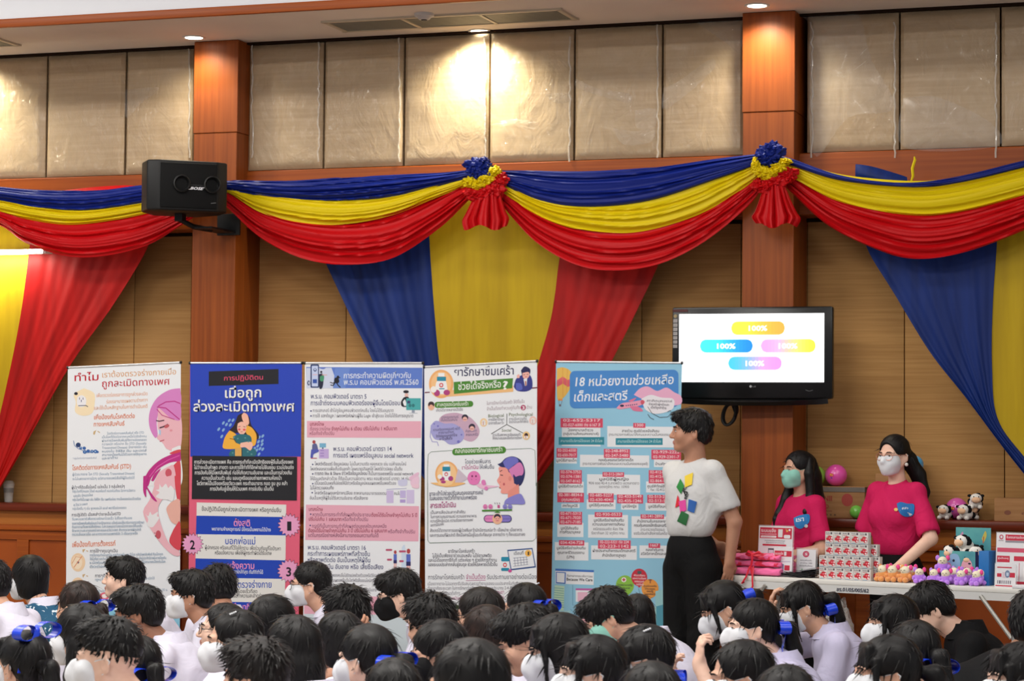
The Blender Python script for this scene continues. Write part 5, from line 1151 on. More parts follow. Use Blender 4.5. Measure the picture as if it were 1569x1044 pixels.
for i, (x1, s_) in enumerate(((380, 'เป็นสารสื่อประสาทสำคัญ'), (470, 'ในการควบคุมอารมณ์ ความอยากอาหาร'), (446, 'ความรู้สึกเจ็บปวด ความต้องการทางเพศ'), (208, 'และการนอนหลับ'))): P.text(s_, 102, 250 + i * 34, x1, 244 + i * 32, 40, G2, .01)
for x, c_ in ((540, (222, 124, 180)), (582, (222, 124, 180)), (698, (136, 132, 206)), (738, (136, 132, 206))): P.ell(x, 192, 18, 20, c_, 18); P.line([(x - 8, 196), (x, 200), (x + 8, 196)], 3, (90, 50, 100))
P.rect(638, 178, 656, 202, (196, 80, 140)); [P.line([(x, 158), (x + 4, 172)], 4, (90, 70, 90)) for x in (616, 634, 652)]
P.line([(514, 224), (754, 218)], 13, GN); P.rrect(528, 258, 752, 318, 30, (40, 44, 92)); P.rrect(534, 263, 640, 313, 26, (228, 134, 194)); P.rrect(640, 263, 747, 313, 26, (132, 118, 200)); P.smooth([(610, 240), (636, 228), (660, 240)], GN, 20); P.ell(637, 290, 40, 42, (240, 186, 150), 26); P.ell(637, 274, 27, 24, (40, 34, 60), 20); P.ell(637, 292, 23, 24, (240, 172, 156), 20); P.line([(624, 288), (632, 288)], 4, (60, 40, 50)); P.line([(644, 288), (652, 288)], 4, (60, 40, 50)); P.line([(628, 304), (648, 303)], 4, (180, 60, 70))
P.text('สังเกตได้จากอาการของผู้ป่วยซึมเศร้ามักมีอารมณ์เศร้า เบื่อหน่าย เบื่ออาหาร', 98, 394, 834, 388, 42, G2, .01); P.text('และการนอนที่ผิดปกติ ซึ่งเมื่อสารนี้อยู่ในระดับที่สมดุล อาการต่าง ๆ ก็จะบรรเทาลง', 98, 432, 858, 424, 42, G2, .01)
for i, (x0, x1, s_) in enumerate(((244, 456, 'ยารักษาโรคซึมเศร้า'), (116, 590, 'ไม่ใช่เป็นเพียงยาช่วยนอนหลับ ไม่ใช่ยาเสพติด'), (86, 632, 'และไม่ได้ออกฤทธิ์ทันที แต่จะค่อย ๆ ช่วยให้การทำงาน'), (84, 636, 'ของระบบประสาทกลับสู่สมดุล ช่วยให้โรคหายได้เร็วขึ้น'))): P.text(s_, x0, 562 + i * 35.5, x1, 560 + i * 35.5, 46, (62, 62, 80), .022)
P.poly([(716, 538), (918, 522), (946, 678), (744, 702)], (48, 80, 140)); P.poly([(724, 548), (912, 532), (936, 668), (750, 690)], (232, 234, 238)); P.text('เดือนที่', 770, 578, 846, 574, 44, (40, 44, 70), .02); P.ell(884, 564, 27, 27, (244, 186, 90), 22); P.text('1', 880, 580, 892, 579, 48, (60, 50, 40), .03)
for k in range(4): P.line([(764, 606 + k * 22 - 2), (878 + k * 2, 594 + k * 20)], 3, (90, 96, 130))
for k in range(5): P.line([(774 + k * 24, 600 - k * 2), (780 + k * 24, 668 - k * 4)], 3, (90, 96, 130))
P.rect(668, 600, 732, 704, (230, 236, 240)); P.rrect(668, 594, 732, 630, 8, (34, 138, 168)); P.rrect(668, 682, 732, 706, 8, (34, 138, 168)); P.ell(698, 658, 16, 18, (214, 64, 74), 18); P.rect(694, 649, 702, 667, (240, 240, 242)); P.rect(689, 654, 707, 662, (240, 240, 242)); P.ell(738, 706, 15, 13, (206, 80, 150), 14)
P.text('การรักษาโรคซึมเศร้า', 84, 774, 372, 772, 60, (70, 70, 88), .006); P.text('จำเป็นต้อง', 386, 772, 542, 770, 60, PU, .012); P.line([(386, 784), (544, 780)], 4, PU); P.text('รับประทานยาอย่างต่อเนื่อง', 554, 772, 950, 770, 60, (70, 70, 88), .006)
for i, (x1, s_) in enumerate(((800, 'เนื่องจากยาจะไม่ออกฤทธิ์ปรับสมดุลการทำงานของระบบประสาทในทันที'), (806, 'ต้องอาศัยระยะเวลา ในการรักษาต่อเนื่อง จึงจะเห็นผลประมาณ 2-4 สัปดาห์'))): P.text(s_, 80, 822 + i * 36, x1, 818 + i * 36, 44, G2, .006)
P.text('และระยะเวลาการรักษาเต็มที่การ', 90, 900, 340, 896, 44, G2, .006); P.text('รับประทานยา', 556, 892, 690, 888, 50, PU, .012); P.text('ไม่ควรหยุดยาเองโดยเด็ดขาด', 150, 940, 400, 936, 44, PU, .01); P.text('ช่วยเหลือ', 590, 934, 690, 932, 50, PU, .012)
P.poly([(66, 980), (950, 980), (950, 1008), (66, 1008)], GN); P.poly([(66, 1008), (950, 1008), (950, 1560), (66, 1560)], (222, 226, 214))
P.build('printed_graphics', t)

# ---- banner 5: sky-blue helplines
t, P = banner('sky-blue stand banner listing helpline numbers beside the standing man', (852, 555), (1045, 557), (842, 1050), (1034, 1050), (152, 206, 232), -.78)
RB_, TL, WB = (222, 74, 104), (46, 142, 160), (240, 242, 246); BK = (52, 54, 62)
P.frame(840, 545, .2011)
P.smooth([(66, 100), (110, 90), (160, 110), (188, 160), (182, 220), (150, 280), (112, 325), (70, 330)], (238, 190, 92)); P.poly([(66, 190), (110, 160), (150, 186), (188, 170), (184, 225), (150, 240), (112, 215), (66, 240)], (226, 98, 110)); P.line([(110, 92), (112, 320)], 4, (226, 160, 70)); P.line([(146, 105), (140, 285)], 3, (226, 160, 70)); P.rect(76, 330, 108, 344, (240, 150, 80)); P.line([(80, 344), (84, 372)], 3, (120, 110, 120)); P.line([(106, 344), (98, 372)], 3, (120, 110, 120)); P.rect(82, 372, 98, 388, (120, 110, 120))
P.rrect(164, 118, 992, 404, 40, (72, 140, 212), -.012); P.text('18 หน่วยงานช่วยเหลือ', 206, 234, 956, 216, 114, (240, 244, 250), .026, shear=.12); P.text('เด็กและสตรี', 196, 350, 604, 338, 114, (240, 244, 250), .026, shear=.12)
P.smooth([(652, 300), (700, 250), (760, 236), (830, 270), (900, 244), (960, 280), (1012, 310), (1010, 370), (900, 380), (760, 350)], (238, 178, 208)); P.smooth([(710, 330), (780, 300), (860, 320), (950, 330), (960, 380), (930, 420), (820, 445), (740, 410)], (240, 236, 242)); P.smooth([(520, 400), (560, 366), (640, 352), (720, 340), (736, 360), (690, 384), (600, 402), (540, 410)], (240, 160, 186)); P.smooth([(620, 385), (690, 392), (720, 424), (650, 420)], (226, 120, 156)); P.smooth([(610, 345), (670, 322), (640, 352)], (226, 120, 156)); P.ell(562, 383, 16, 9, (40, 46, 80)); P.ell(718, 356, 14, 18, (214, 90, 110))
for i in range(6): P.ell(594 + i * 16, 382 - i * 2, 5, 5, (60, 70, 120), 8)
for i, s_ in enumerate(('สภาสังคมสงเคราะห์', 'ช่วยเหลือผู้หญิงและ', 'เด็กที่ถูกทำร้าย')): P.text(s_, 750 + i * 16, 352 + i * 26, 944 - i * 22, 358 + i * 26, 30, (60, 54, 72), .016)
P.line([(758, 390), (790, 440), (850, 472), (910, 468), (940, 440), (930, 418), (908, 430)], 4, (60, 60, 70)); P.line([(758, 446), (776, 474), (806, 488)], 4, (60, 60, 70))
def card(w, red, lines, teal=None, rs=36, ls=34):
    """white card, red number plate, dark caption lines"""
    if w: P.poly([(w[0], w[1]), (w[2], w[1] + (w[2] - w[0]) * .012), (w[2], w[3] + (w[2] - w[0]) * .012), (w[0], w[3])], WB)
    x0, y0, x1, y1, T = red
    P.poly([(x0, y0), (x1, y0 + 2), (x1, y1 + 2), (x0, y1)], RB_); n = len(T); h = (y1 - y0) / n
    for i, s_ in enumerate(T):
        k = .06 if len(s_) > 9 else .16; P.text(s_, x0 + (x1 - x0) * k, y0 + h * (i + .74), x1 - (x1 - x0) * k, y0 + h * (i + .76), rs, (248, 226, 230), .02)
    for (s_, a, y, b, dark) in lines: P.text(s_, a, y, b, y + 1, ls, BK if dark else (96, 96, 104), .03 if dark else .01)
    if teal: a, y, b, y2, s_ = teal; P.poly([(a, y), (b, y), (b, y2), (a, y2)], TL); P.text(s_, a + 14, y + (y2 - y) * .66, b - 14, y + (y2 - y) * .66, 34, (196, 232, 236), .012)
DAY = 'สามารถใช้บริการได้ตลอด 24 ชั่วโมง'
card((104, 545, 398, 690), (94, 478, 416, 548, ['02-652-5317', '02-027-6000 ถึง 6167 สี']), [('โรงพยาบาลตำรวจ', 150, 578, 342, 1), ('(กลุ่มงานสังคมสงเคราะห์)', 114, 606, 384, 1)], (80, 622, 426, 680, DAY))
card((450, 538, 1020, 696), (648, 514, 740, 550, ['1300']), [('สายด่วน ศูนย์ช่วยเหลือสังคม', 562, 584, 846, 1), ('(กระทรวงการพัฒนาสังคมและความมั่นคงของมนุษย์)', 462, 612, 980, 0)], (514, 630, 872, 682, DAY))
card((60, 780, 218, 822), (64, 706, 220, 778, ['02-252-6550', '02-650-7017']), [('มูลนิธิสายเด็ก', 62, 808, 216, 1)])
card((242, 756, 770, 850), (424, 712, 622, 780, ['02-248-8952', '02-247-5480']), [('กองคุ้มครองสวัสดิภาพเด็ก', 384, 806, 648, 1), ('(กระทรวงการพัฒนาสังคมและความมั่นคงของมนุษย์)', 262, 834, 758, 0)])
card((806, 790, 1010, 850), (786, 718, 1012, 792, ['02-929-2222', '02-929-2301-7']), [('บ้านพักฉุกเฉิน', 816, 836, 966, 1)])
card((70, 960, 270, 1044), (86, 872, 256, 976, ['02-574-3753', '02-574-1381', '02-547-8162']), [('มูลนิธิสร้างสรรค์เด็ก', 78, 1006, 264, 1)])
card((296, 905, 700, 1060), (414, 888, 578, 924, ['02-512-2869']), [('มูลนิธิผู้หญิง', 390, 952, 614, 1), ('90/6 ซอย 42-4 ถ.ลาดพร้าว แขวงลาดยาว', 308, 982, 692, 0), ('เขตจตุจักร กทม. 10900', 388, 1010, 616, 0)])
card((746, 960, 960, 1044), (766, 874, 940, 974, ['02-412-1196', '02-412-0739', '02-864-1421']), [('ศูนย์พิทักษ์สิทธิเด็ก', 756, 1006, 956, 1), ('Fax : 02-412-9833', 780, 1032, 930, 0)])
P.frame(840, 740, .2107)
card(None, (66, 72, 260, 142, ['02-381-8834-6', '(คุณหญิง)']), []); P.rect(96, 152, 228, 184, WB); P.text('สหทัยมูลนิธิ', 104, 176, 214, 177, 34, BK, .03)
card((280, 122, 490, 192), (292, 76, 476, 142, ['02-685-5227', '02-630-4041']), [('มูลนิธิคุ้มครองเด็ก', 298, 172, 472, 1)])
card((530, 150, 656, 196), (500, 86, 690, 150, ['02-433-5149', '02-435-1246']), [('มูลนิธิหญิง', 540, 180, 642, 1)])
card((708, 146, 910, 202), (720, 88, 906, 148, ['02-513-2780', '02-513-1001']), [('มูลนิธิเพื่อนหญิง', 728, 182, 892, 1)])
card((66, 290, 256, 394), (80, 210, 246, 304, ['02-671-5313', '02-671-7020', '02-671-7185']), [('มูลนิธิส่งเสริม', 92, 340, 218, 1), ('การพัฒนาบุคคล', 84, 368, 234, 1)])
card((290, 232, 580, 400), (338, 214, 538, 250, ['02-930-0533']), [('มูลนิธิเครือข่ายส่งเสริม', 332, 282, 550, 1), ('ความเสมอภาคทางสังคม', 322, 312, 554, 1), ('คณิตธรรมสถิต ห้อง 706', 328, 346, 546, 0), ('รัชดาภิเษก 32 จตุจักร กทม.', 314, 376, 558, 0)])
card((606, 244, 920, 402), (672, 230, 842, 262, ['02-141-2895']), [('สำนักงานคุ้มครองพยาน', 646, 290, 876, 1), ('กรมคุ้มครองสิทธิและเสรีภาพ', 624, 320, 898, 1), ('(กระทรวงยุติธรรม)', 672, 350, 846, 0), ('ขอรับเงินค่าเสียหายในคดีอาญา', 622, 378, 906, 0)])
card((48, 432, 292, 564), (78, 418, 262, 456, ['034-434-728']), [('มูลนิธิเครือข่ายส่งเสริม', 62, 484, 272, 1), ('คุณภาพชีวิตแรงงาน', 68, 518, 262, 1), ('(LPN)', 134, 550, 190, 1)])
card((312, 456, 644, 558), (362, 418, 600, 480, ['02-222-5321 ต่อ 224', '02-223-1142']), [('ฝ่ายประสานกิจกรรมเด็กและสตรี', 324, 504, 634, 1), ('สำนักอัยการสูงสุด', 392, 538, 564, 1)])
card((664, 456, 892, 548), (730, 440, 814, 474, ['1667']), [('กองกำกับการ', 710, 498, 838, 1), ('สวัสดิภาพเด็กและสตรี', 674, 526, 884, 1)])
P.poly([(52, 625), (332, 636), (330, 744), (52, 734)], WB); P.poly([(52, 625), (332, 636), (332, 652), (52, 641)], (70, 120, 200)); P.poly([(56, 648), (128, 652), (126, 736), (56, 732)], (70, 120, 200)); P.poly([(62, 654), (120, 658), (118, 728), (62, 724)], WB); P.text('สื่อสารสาธารณะเพื่อเยาวชน', 136, 684, 322, 690, 26, (90, 90, 100), .02); P.text('Because We Care', 134, 712, 322, 718, 36, (24, 24, 28), .045)
P.poly([(200, 768), (420, 772), (420, 872), (200, 866)], WB); P.poly([(200, 768), (420, 772), (420, 788), (200, 782)], (196, 104, 172)); P.rect(214, 796, 286, 864, (236, 186, 208)); P.text('กระบวนการ', 298, 822, 400, 824, 30, (80, 80, 90), .02)
for x, y, r, c_ in ((558, 748, 66, (142, 196, 72)), (662, 690, 58, (206, 46, 66)), (740, 770, 62, (240, 160, 72))):
    P.poly([(x + r * math.cos(a) * (1 - .12 * max(0, math.sin(a)) ** 2), y + r * 1.12 * math.sin(a)) for a in np.linspace(0, 2 * PI, 33)[:-1]], c_); P.poly([(x - 5, y + r * 1.08), (x + 5, y + r * 1.08), (x + 8, y + r * 1.24), (x - 8, y + r * 1.24)], c_)
P.line([(656, 770), (672, 820), (690, 840)], 3, (90, 120, 130)); P.ell(550, 706, 18, 18, (244, 236, 236)); P.rect(546, 694, 554, 718, (190, 50, 60)); P.rect(538, 702, 562, 710, (190, 50, 60)); P.rect(648, 642, 678, 664, (80, 90, 96)); P.line([(742, 712), (742, 732)], 8, (150, 90, 70)); P.ell(742, 708, 13, 6, (150, 90, 70))
for s_, x0, y, x1, c_ in (('โรงพยาบาลรัฐ', 502, 750, 612, BK), ('ทั่วประเทศ', 516, 772, 594, BK), ('พัฒนาสังคม', 622, 680, 704, (250, 230, 230)), ('และความมั่นคง', 614, 702, 712, (250, 230, 230)), ('ของมนุษย์', 628, 724, 696, (250, 230, 230)), ('ประจำจังหวัด', 640, 746, 694, (250, 230, 230)), ('ศูนย์ช่วยเหลือ', 694, 758, 788, BK), ('ตำรวจภูธร', 704, 778, 776, BK), ('ของรัฐ', 716, 796, 764, BK), ('ในทุกจังหวัด', 700, 816, 782, BK)): P.text(s_, x0, y, x1, y + 2, 24, c_, .025)
P.poly([(48, 745), (118, 752), (112, 930), (36, 925)], (196, 226, 200)); [P.line([(44, 765 + i * 17), (114, 772 + i * 17)], 4, (110, 176, 170)) for i in range(9)]
P.line([(178, 745), (178, 890), (268, 902)], 3, (90, 150, 186)); P.line([(162, 920), (240, 1000)], 3, (90, 150, 186)); P.poly([(20, 930), (160, 930), (160, 1400), (10, 1400)], (170, 214, 222))
P.poly([(780, 790), (860, 770), (862, 1060), (780, 1060)], (160, 210, 214)); P.poly([(862, 800), (915, 770), (912, 1060), (862, 1060)], (196, 226, 228)); P.poly([(786, 900), (860, 880), (860, 1060), (786, 1060)], (86, 160, 182)); [P.line([(868, 810 + i * 26), (908, 795 + i * 26)], 7, (130, 180, 190)) for i in range(9)]; P.poly([(720, 930), (782, 900), (782, 1060), (720, 1060)], (180, 222, 216))
P.poly([(10, 1060), (912, 1060), (912, 1100), (10, 1100)], (236, 104, 120)); P.poly([(10, 1100), (912, 1100), (912, 1470), (10, 1470)], (222, 176, 176)); P.smooth([(220, 960), (300, 930), (340, 980), (300, 1060), (220, 1060)], (240, 180, 190))
P.build('printed_graphics', t)
# ================================================================== STANDING PEOPLE
from mathutils.bvhtree import BVHTree
PINK = shirt_mat('hot_pink_tee', (206, 34, 92), .95); TEEW = shirt_mat('white_tee', (222, 222, 222), .84); TROU = shirt_mat('black_trousers', (17, 17, 18))
def adult(name_label, P0, phi, H, tee, skin, style, arms, head_yaw=0, nod=0, tilt=0, mask=None, specs=None, hair='black', fem=False, tuck=1.06, sleeve=.8, hairlen=None, lean=0.0, seed=3):
    """standing figure; P0 = pixel x of the head, world point of the feet; arms[s] = elbow, wrist, hand dir, palm normal, curl (for a 1.70 m body)"""
    head = math.atan2(-RGT[1], -RGT[0]) - math.radians(phi); rz = head + PI / 2; k = H / 1.70
    t = thing('person', name_label, 'person', P0, rz); t.scale = (k, k, k)
    hR = rotm(math.radians(nod), math.radians(tilt), math.radians(head_yaw)); N = np.array((0, .012 - lean, 1.435)); Hc = np.array((0, -.02 - lean * 1.15, 1.588)); hs = .97
    fr = Field().frame(hR, Hc, hs); F = Field(); F.frame(hR, Hc, hs); head_ops(F, fem); a0 = F.P((0, .02, -.055)); F.frame()
    nk = .046 if fem else .053
    F.cap(a0, N + np.array((0, .005, -.03)), nk, nk + .006, .025); F.cap((0, -.0 - lean * .8, 1.34), (0, 0, 1.0), .09, .10, .03)
    boxes = [(Hc - np.array((.125, .16, .20)), Hc + np.array((.125, .15, .135)), .0044)]
    w = .155 if fem else .168; SF = Field(); lo = np.array((-.2, -.2, 1.2)); hi = -lo
    for s in (-1, 1):
        S = np.array((s * w, .005 - lean * .9, 1.375)); E, W, hd, hn, cu = arms[s]; E = np.array(E); W = np.array(W)
        F.chain([S, E, W], [.046, .039, .027], .015); hand_ops(F, W, hd, hn, cu, .95, side=s, k=.004)
        c = W + np.array(hd) / np.linalg.norm(hd) * .08; boxes.append((c - .125, c + .125, .0045)); boxes.append((np.minimum(E, W) - .06, np.maximum(E, W) + .06, .008))
        m = S + (E - S) * sleeve; dn = (E - S) / np.linalg.norm(E - S); SF.cap(S, m, .05, .066, .03); SF.cap(m + dn * .09, m + dn * .3, .082, .082, .005, 's'); q = m + (E - S) / np.linalg.norm(E - S) * .02
        boxes.append((np.minimum(S, E) - .07, np.maximum(S, E) + .07, .012))
    me, V, Q = mesh_field(F, boxes, 'body'); put_mesh('body', me, SKIN[skin], t)
    if not mask: me.materials.append(LIPS); paint_lips(me, fr, 1)
    b = .02 if fem else 0
    SF.cap((-w + .03, .005 - lean * .9, 1.375), (w - .03, .005 - lean * .9, 1.375), .062, .062, .04); SF.ell((0, -.005 - lean * .8, 1.27), (.172 - b, .112 + b * .8, .15), .05); SF.ell((0, -.01 - lean * .4, 1.12), (.16 - b * .6, .112, .14), .06)
    if fem:
        for s in (-1, 1): SF.ell((s * .066, -.085 - lean * .8, 1.245), (.062, .05, .062), .05)
    SF.cap(N + np.array((0, .0, -.05)), N + np.array((0, .0, -.02)), .078, .066, .03)
    SF.wave(.006, (15, 11, 19), seed); SF.wave(.004, (33, 31, 24), seed * 1.3); SF.half((0, 0, tuck - .02), (0, 0, -1), .02)
    SF.ell(N + np.array((0, -.035, .035)), (.066, .075, .05), .01, 's')
    for s in (-1, 1):
        S = np.array((s * w, .005 - lean * .9, 1.375)); E = np.array(arms[s][0]); d = (E - S) / np.linalg.norm(E - S); m = S + (E - S) * sleeve
    ex = [S_ for S_ in (np.array(arms[1][0]), np.array(arms[-1][0]))]
    me, V, Q = mesh_field(SF, [(np.minimum(np.minimum(*ex), (-.26, -.26, tuck - .06)) - .08, np.maximum(np.maximum(*ex), (.26, .24, 1.5)) + .08, .0095)], 'tee_shirt')
    # open the sleeves: remove the rounded end caps beyond the hem
    sh = put_mesh('tee_shirt', me, tee, t)
    LF = Field(); hz = tuck
    LF.ell((0, .0, hz - .1), (.155, .115, .15), .04)
    for s in (-1, 1): LF.chain([(s * .085, .01, .86), (s * .095, .0, .50), (s * .10, .03, .10)], [.105, .082, .078], .03)
    LF.half((0, 0, hz + .015), (0, 0, 1), .01); LF.half((0, 0, .045), (0, 0, -1), .01); LF.wave(.005, (18, 14, 11), seed)
    me, V, Q = mesh_field(LF, [((-.26, -.2, .02), (.26, .2, hz + .06), .013)], 'trousers'); put_mesh('trousers', me, TROU, t)
    for s in (-1, 1):
        G = Field(); G.ell((s * .10, -.05, .035), (.045, .125, .04), .02); G.ell((s * .10, .03, .05), (.04, .05, .05), .02); G.half((0, 0, .0), (0, 0, -1), .004)
        me, V, Q = mesh_field(G, [((s * .10 - .07, -.2, -.02), (s * .10 + .07, .12, .12), .009)], 'shoe'); put_mesh('shoe', me, mat('black_shoe', (24, 24, 25), .4, .5), t)
    HF = Field(); HF.frame(hR, Hc, hs); hair_ops(HF, dict(style=style, bangs=False, bare=fem)); hb = [(Hc - np.array((.15, .16, .16)), Hc + np.array((.15, .19, .165)), .005)]
    me, V, Q = mesh_field(HF, hb, 'hair')
    if hairlen:
        TF = Field(); lo = np.full(3, 9.); hi = -lo
        for pts, rad in hairlen:
            P_ = [fr.P(p) if i < 2 else np.array(p) for i, p in enumerate(pts)]; TF.chain(P_, rad, .015); lo = np.minimum(lo, np.min(P_, 0)); hi = np.maximum(hi, np.max(P_, 0))
        TF.wave(.003, (110, 110, 8), 1.0)
        m2, V2, Q2 = mesh_field(TF, [(lo - .07, hi + .07, .006)], 'h'); bpy.data.meshes.remove(m2); Q = np.concatenate([Q, Q2 + len(V)]); V = np.concatenate([V, V2])
    n_, L_, r_, lf_ = (420, .034, .0045, .004) if style == 'short' else (60, .06, .0026, .0006)
    join_mb(me, V, Q, strands(V, Q, n_, L_, r_, lf_, seed, fr, -.03)).build('hair', HAIR[hair], t)
    if mask: mask_mesh(None, fr, 'face_mask', {'white': MASKW, 'mint': MASKG}[mask], t, 'flat')
    face_parts(fr, t)
    if specs: glasses(fr, t, specs)
    bpy.context.view_layer.update()
    return t, sh, fr
def cast_print(t, sh, x0, y0, sc, lift=.006):
    """print laid on a garment: picture rays meet the cloth and the ink lies on that surface"""
    M = t.matrix_world; Mi = M.inverted(); me = sh.data
    bv = BVHTree.FromPolygons([v.co for v in me.vertices], [p.vertices for p in me.polygons]); o = Mi @ Vector(CAM)
    def fn(px, py, L):
        d = (Mi.to_3x3() @ Vector(ray(px, py))).normalized(); h = bv.ray_cast(o, d)
        return h[0] - d * (lift + L) if h[0] is not None else o + d * 12.4 / M.to_scale()[0]
    P = Print(fn, x0, y0, sc, rough=.6, tag_='ink'); P.rings = 4; return P
def qgrid(P, c, rgb, n=5):
    """a quad laid in small pieces so that it follows the cloth"""
    c = np.array(c, float); pts = []
    for j in range(n + 1):
        for i in range(n + 1):
            u, v = i / n, j / n; p = c[0] * (1 - u) * (1 - v) + c[1] * u * (1 - v) + c[2] * u * v + c[3] * (1 - u) * v; pts.append(tuple(p))
    W = n + 1; P.raw(pts, [(j * W + i, j * W + i + 1, (j + 1) * W + i + 1, (j + 1) * W + i) for j in range(n) for i in range(n)], rgb)
def feet(px, Y, z=0.0):
    p = PY(px, 900, Y); return (float(p[0]), Y, 0.0)

# the man: profile towards the stage, chest half turned to the hall, hands behind his back
f0 = PD(1058, 1120, 12.35); MANP = (float(f0[0]), float(f0[1]), 0.0)
t, sh, fr = adult('young man in a white printed tee standing, hands behind his back', MANP, -38, 1.69, TEEW, 'tan', 'short',
    {1: ((.235, .09, 1.12), (.205, .085, .915), (-.1, -.05, -1), (-1, .1, 0), .5), -1: ((-.23, .12, 1.13), (-.02, .2, .98), (.9, .1, -.25), (0, 1, 0), .5)}, head_yaw=-38, nod=-2, tuck=1.05, sleeve=.66, lean=-.01)
P = cast_print(t, sh, 1010, 600, .4255)
for c, rgb in (([(92, 305), (122, 292), (118, 336), (92, 346)], (240, 208, 50)), ([(76, 314), (90, 340), (78, 370), (62, 345)], (40, 140, 60)), ([(66, 372), (77, 404), (77, 408), (57, 420)], (226, 40, 56)), ([(70, 396), (95, 390), (98, 428), (76, 438)], (226, 70, 160)), ([(106, 388), (136, 398), (126, 438), (102, 430)], (36, 96, 176)), ([(80, 430), (107, 444), (96, 484), (64, 468)], (34, 104, 54))): qgrid(P, c, rgb)
for i, (x, y) in enumerate(((90, 362), (93, 375), (96, 388))): P.text('สูส'[i:i + 1] if i != 1 else 'ง', x - 6, y, x + 10, y - 3, 26, (30, 30, 32), .08)
P.build('shirt_print', t)

W1 = feet(1226, -.56); 
t, sh, fr = adult('woman in pink tee and mint mask with long black hair behind the table', W1, -32, 1.475, PINK, 'mid', 'tied',
    {1: ((.235, -.02, 1.10), (.03, -.21, 1.045), (-1, -.12, .02), (0, .5, -1), .35), -1: ((-.225, -.03, 1.08), (.03, -.17, 1.02), (1, .05, .08), (0, .6, -.8), .3)}, head_yaw=-6, mask='mint', fem=True, tuck=1.03, sleeve=.74,
    hairlen=[([(.05, .05, .06), (.085, .03, -.02), (.10, .0, 1.42), (.118, -.05, 1.33), (.125, -.06, 1.27)], [.036, .03, .028, .024, .008]), ([(-.05, .05, .06), (-.082, .02, -.02), (-.10, -.03, 1.42), (-.09, -.12, 1.28), (-.075, -.135, 1.14)], [.04, .032, .03, .024, .008]), ([(0, .07, .05), (0, .10, -.04), (0, .11, 1.40), (0, .12, 1.25), (0, .12, 1.12)], [.06, .065, .065, .06, .02])], seed=5)
P = cast_print(t, sh, 1100, 660, .2682)
P.smooth([(432, 500), (470, 484), (520, 480), (522, 520), (500, 545), (470, 562), (440, 545)], (40, 134, 204)); P.text('เรา', 446, 522, 492, 516, 40, (240, 244, 250), .06); P.line([(440, 526), (505, 540)], 5, (236, 240, 246)); P.ell(504, 546, 10, 10, (222, 226, 226))
P.build('round_badge', t)

p_hand = PZ(1362, 872, .86)
W2 = feet(1376, -.64)
SPEC = mat('rose_gold_frames', (206, 140, 120), .3, .5, metal=.5)
t, sh, fr = adult('woman in pink tee, glasses and white mask leaning a hand on the table', W2, -42, 1.565, PINK, 'fair', 'tied',
    {1: ((.275, -.05, 1.12), (.20, -.27, .95), (-.7, -.5, -.18), (.1, .2, -1), .25), -1: ((-.235, -.02, 1.12), (-.17, -.20, 1.02), (.6, -.6, -.1), (0, .2, -1), .4)}, head_yaw=4, nod=2, mask='white', specs=SPEC, fem=True, tuck=1.03, sleeve=.80, lean=.02,
    hairlen=[([(0, .085, .03), (.03, .11, -.03), (.05, .12, 1.48), (.07, .14, 1.38), (.075, .13, 1.27)], [.05, .05, .045, .04, .012])], seed=8)
P = cast_print(t, sh, 1250, 650, .2033)
P.smooth([(610, 600), (640, 588), (690, 600), (738, 605), (742, 650), (730, 690), (680, 700), (640, 680), (620, 645)], (34, 118, 190)); P.text('สสส', 648, 644, 702, 640, 30, (236, 240, 248), .05); P.line([(636, 650), (716, 678)], 5, (230, 236, 246)); P.ell(604, 645, 15, 12, (244, 190, 110)); P.ell(714, 684, 13, 8, (214, 220, 224))
P.build('round_badge', t)
b = MB(); b.ball(fr.P((.083, .012, -.05)), .011, sub=2); b.build('earring', mat('pearl_earring', (226, 222, 216), .2, .6), t)
# ================================================================== THE GIVE-AWAY TABLE
TZ = .83
tA, tB = PZ(1112, 881.5, TZ), PZ(1600, 904.5, TZ)
te = (tB - tA) / np.linalg.norm(tB - tA); TL_ = float(np.linalg.norm(tB - tA)); tn = np.array((-te[1], te[0], 0)); TROT = math.atan2(te[1], te[0]); TD = .44
def tab(px, v, py=885):
    """u along the table front where picture column px meets the vertical plane v behind the front edge"""
    d = ray(px, py); a = tA + tn * v; k = ((a - CAM) @ tn) / (d @ tn); return float((CAM + d * k - a) @ te)
def tw(u, v, z=0.0): p = tA + te * u + tn * v; return (float(p[0]), float(p[1]), TZ + z)
def tpx(px, v, z=0.0): return tw(tab(px, v), v, z)
WT = mat('white_laminate', (222, 220, 214), .4, .4); WM = mat('white_painted_steel', (206, 206, 204), .4, .5); GM = mat('grey_brace_steel', (168, 166, 160), .35, .5, metal=.4)
t = thing('folding_table', 'long white folding table with steel braces and a pen-written code', 'table', (float(tA[0]), float(tA[1]), 0), TROT)
MB().box((TL_ / 2, TD / 2, TZ - .0125), (TL_, TD, .025), r=.004).build('table_top', WT, t)
m_ = MB()
for y in (.012, TD - .012): m_.box((TL_ / 2 + .01, y, TZ - .044), (TL_ - .05, .02, .038))
for x in (.04, TL_ - .04): m_.box((x, TD / 2, TZ - .044), (.02, TD - .03, .038))
m_.build('apron', WM, t, smooth=False)
for x in (.085, TL_ - .165):
    for y in (.03, TD - .03): MB().box((x, y, (TZ - .06) / 2), (.026, .026, TZ - .06), r=.003).build('leg', WM, t)
for x0, x1 in ((.245, .09), (TL_ - .33, TL_ - .168)):
    for y in (-.006, TD + .006): MB().tube([(x0, y, TZ - .042), (x1, y, TZ - .24)], .010, 6).build('brace', GM, t)
pr = Print(lambda x, y, L: (x, .001 - L, TZ - y), tag_='pen', k=1.0)
u0 = tab(1282, 0) ; u1 = tab(1331, 0); pr.text('ชร.01/05/005/62', u0, .055, u1, .055, .032, (50, 54, 74), .05, .1); pr.build('pen_writing', t)

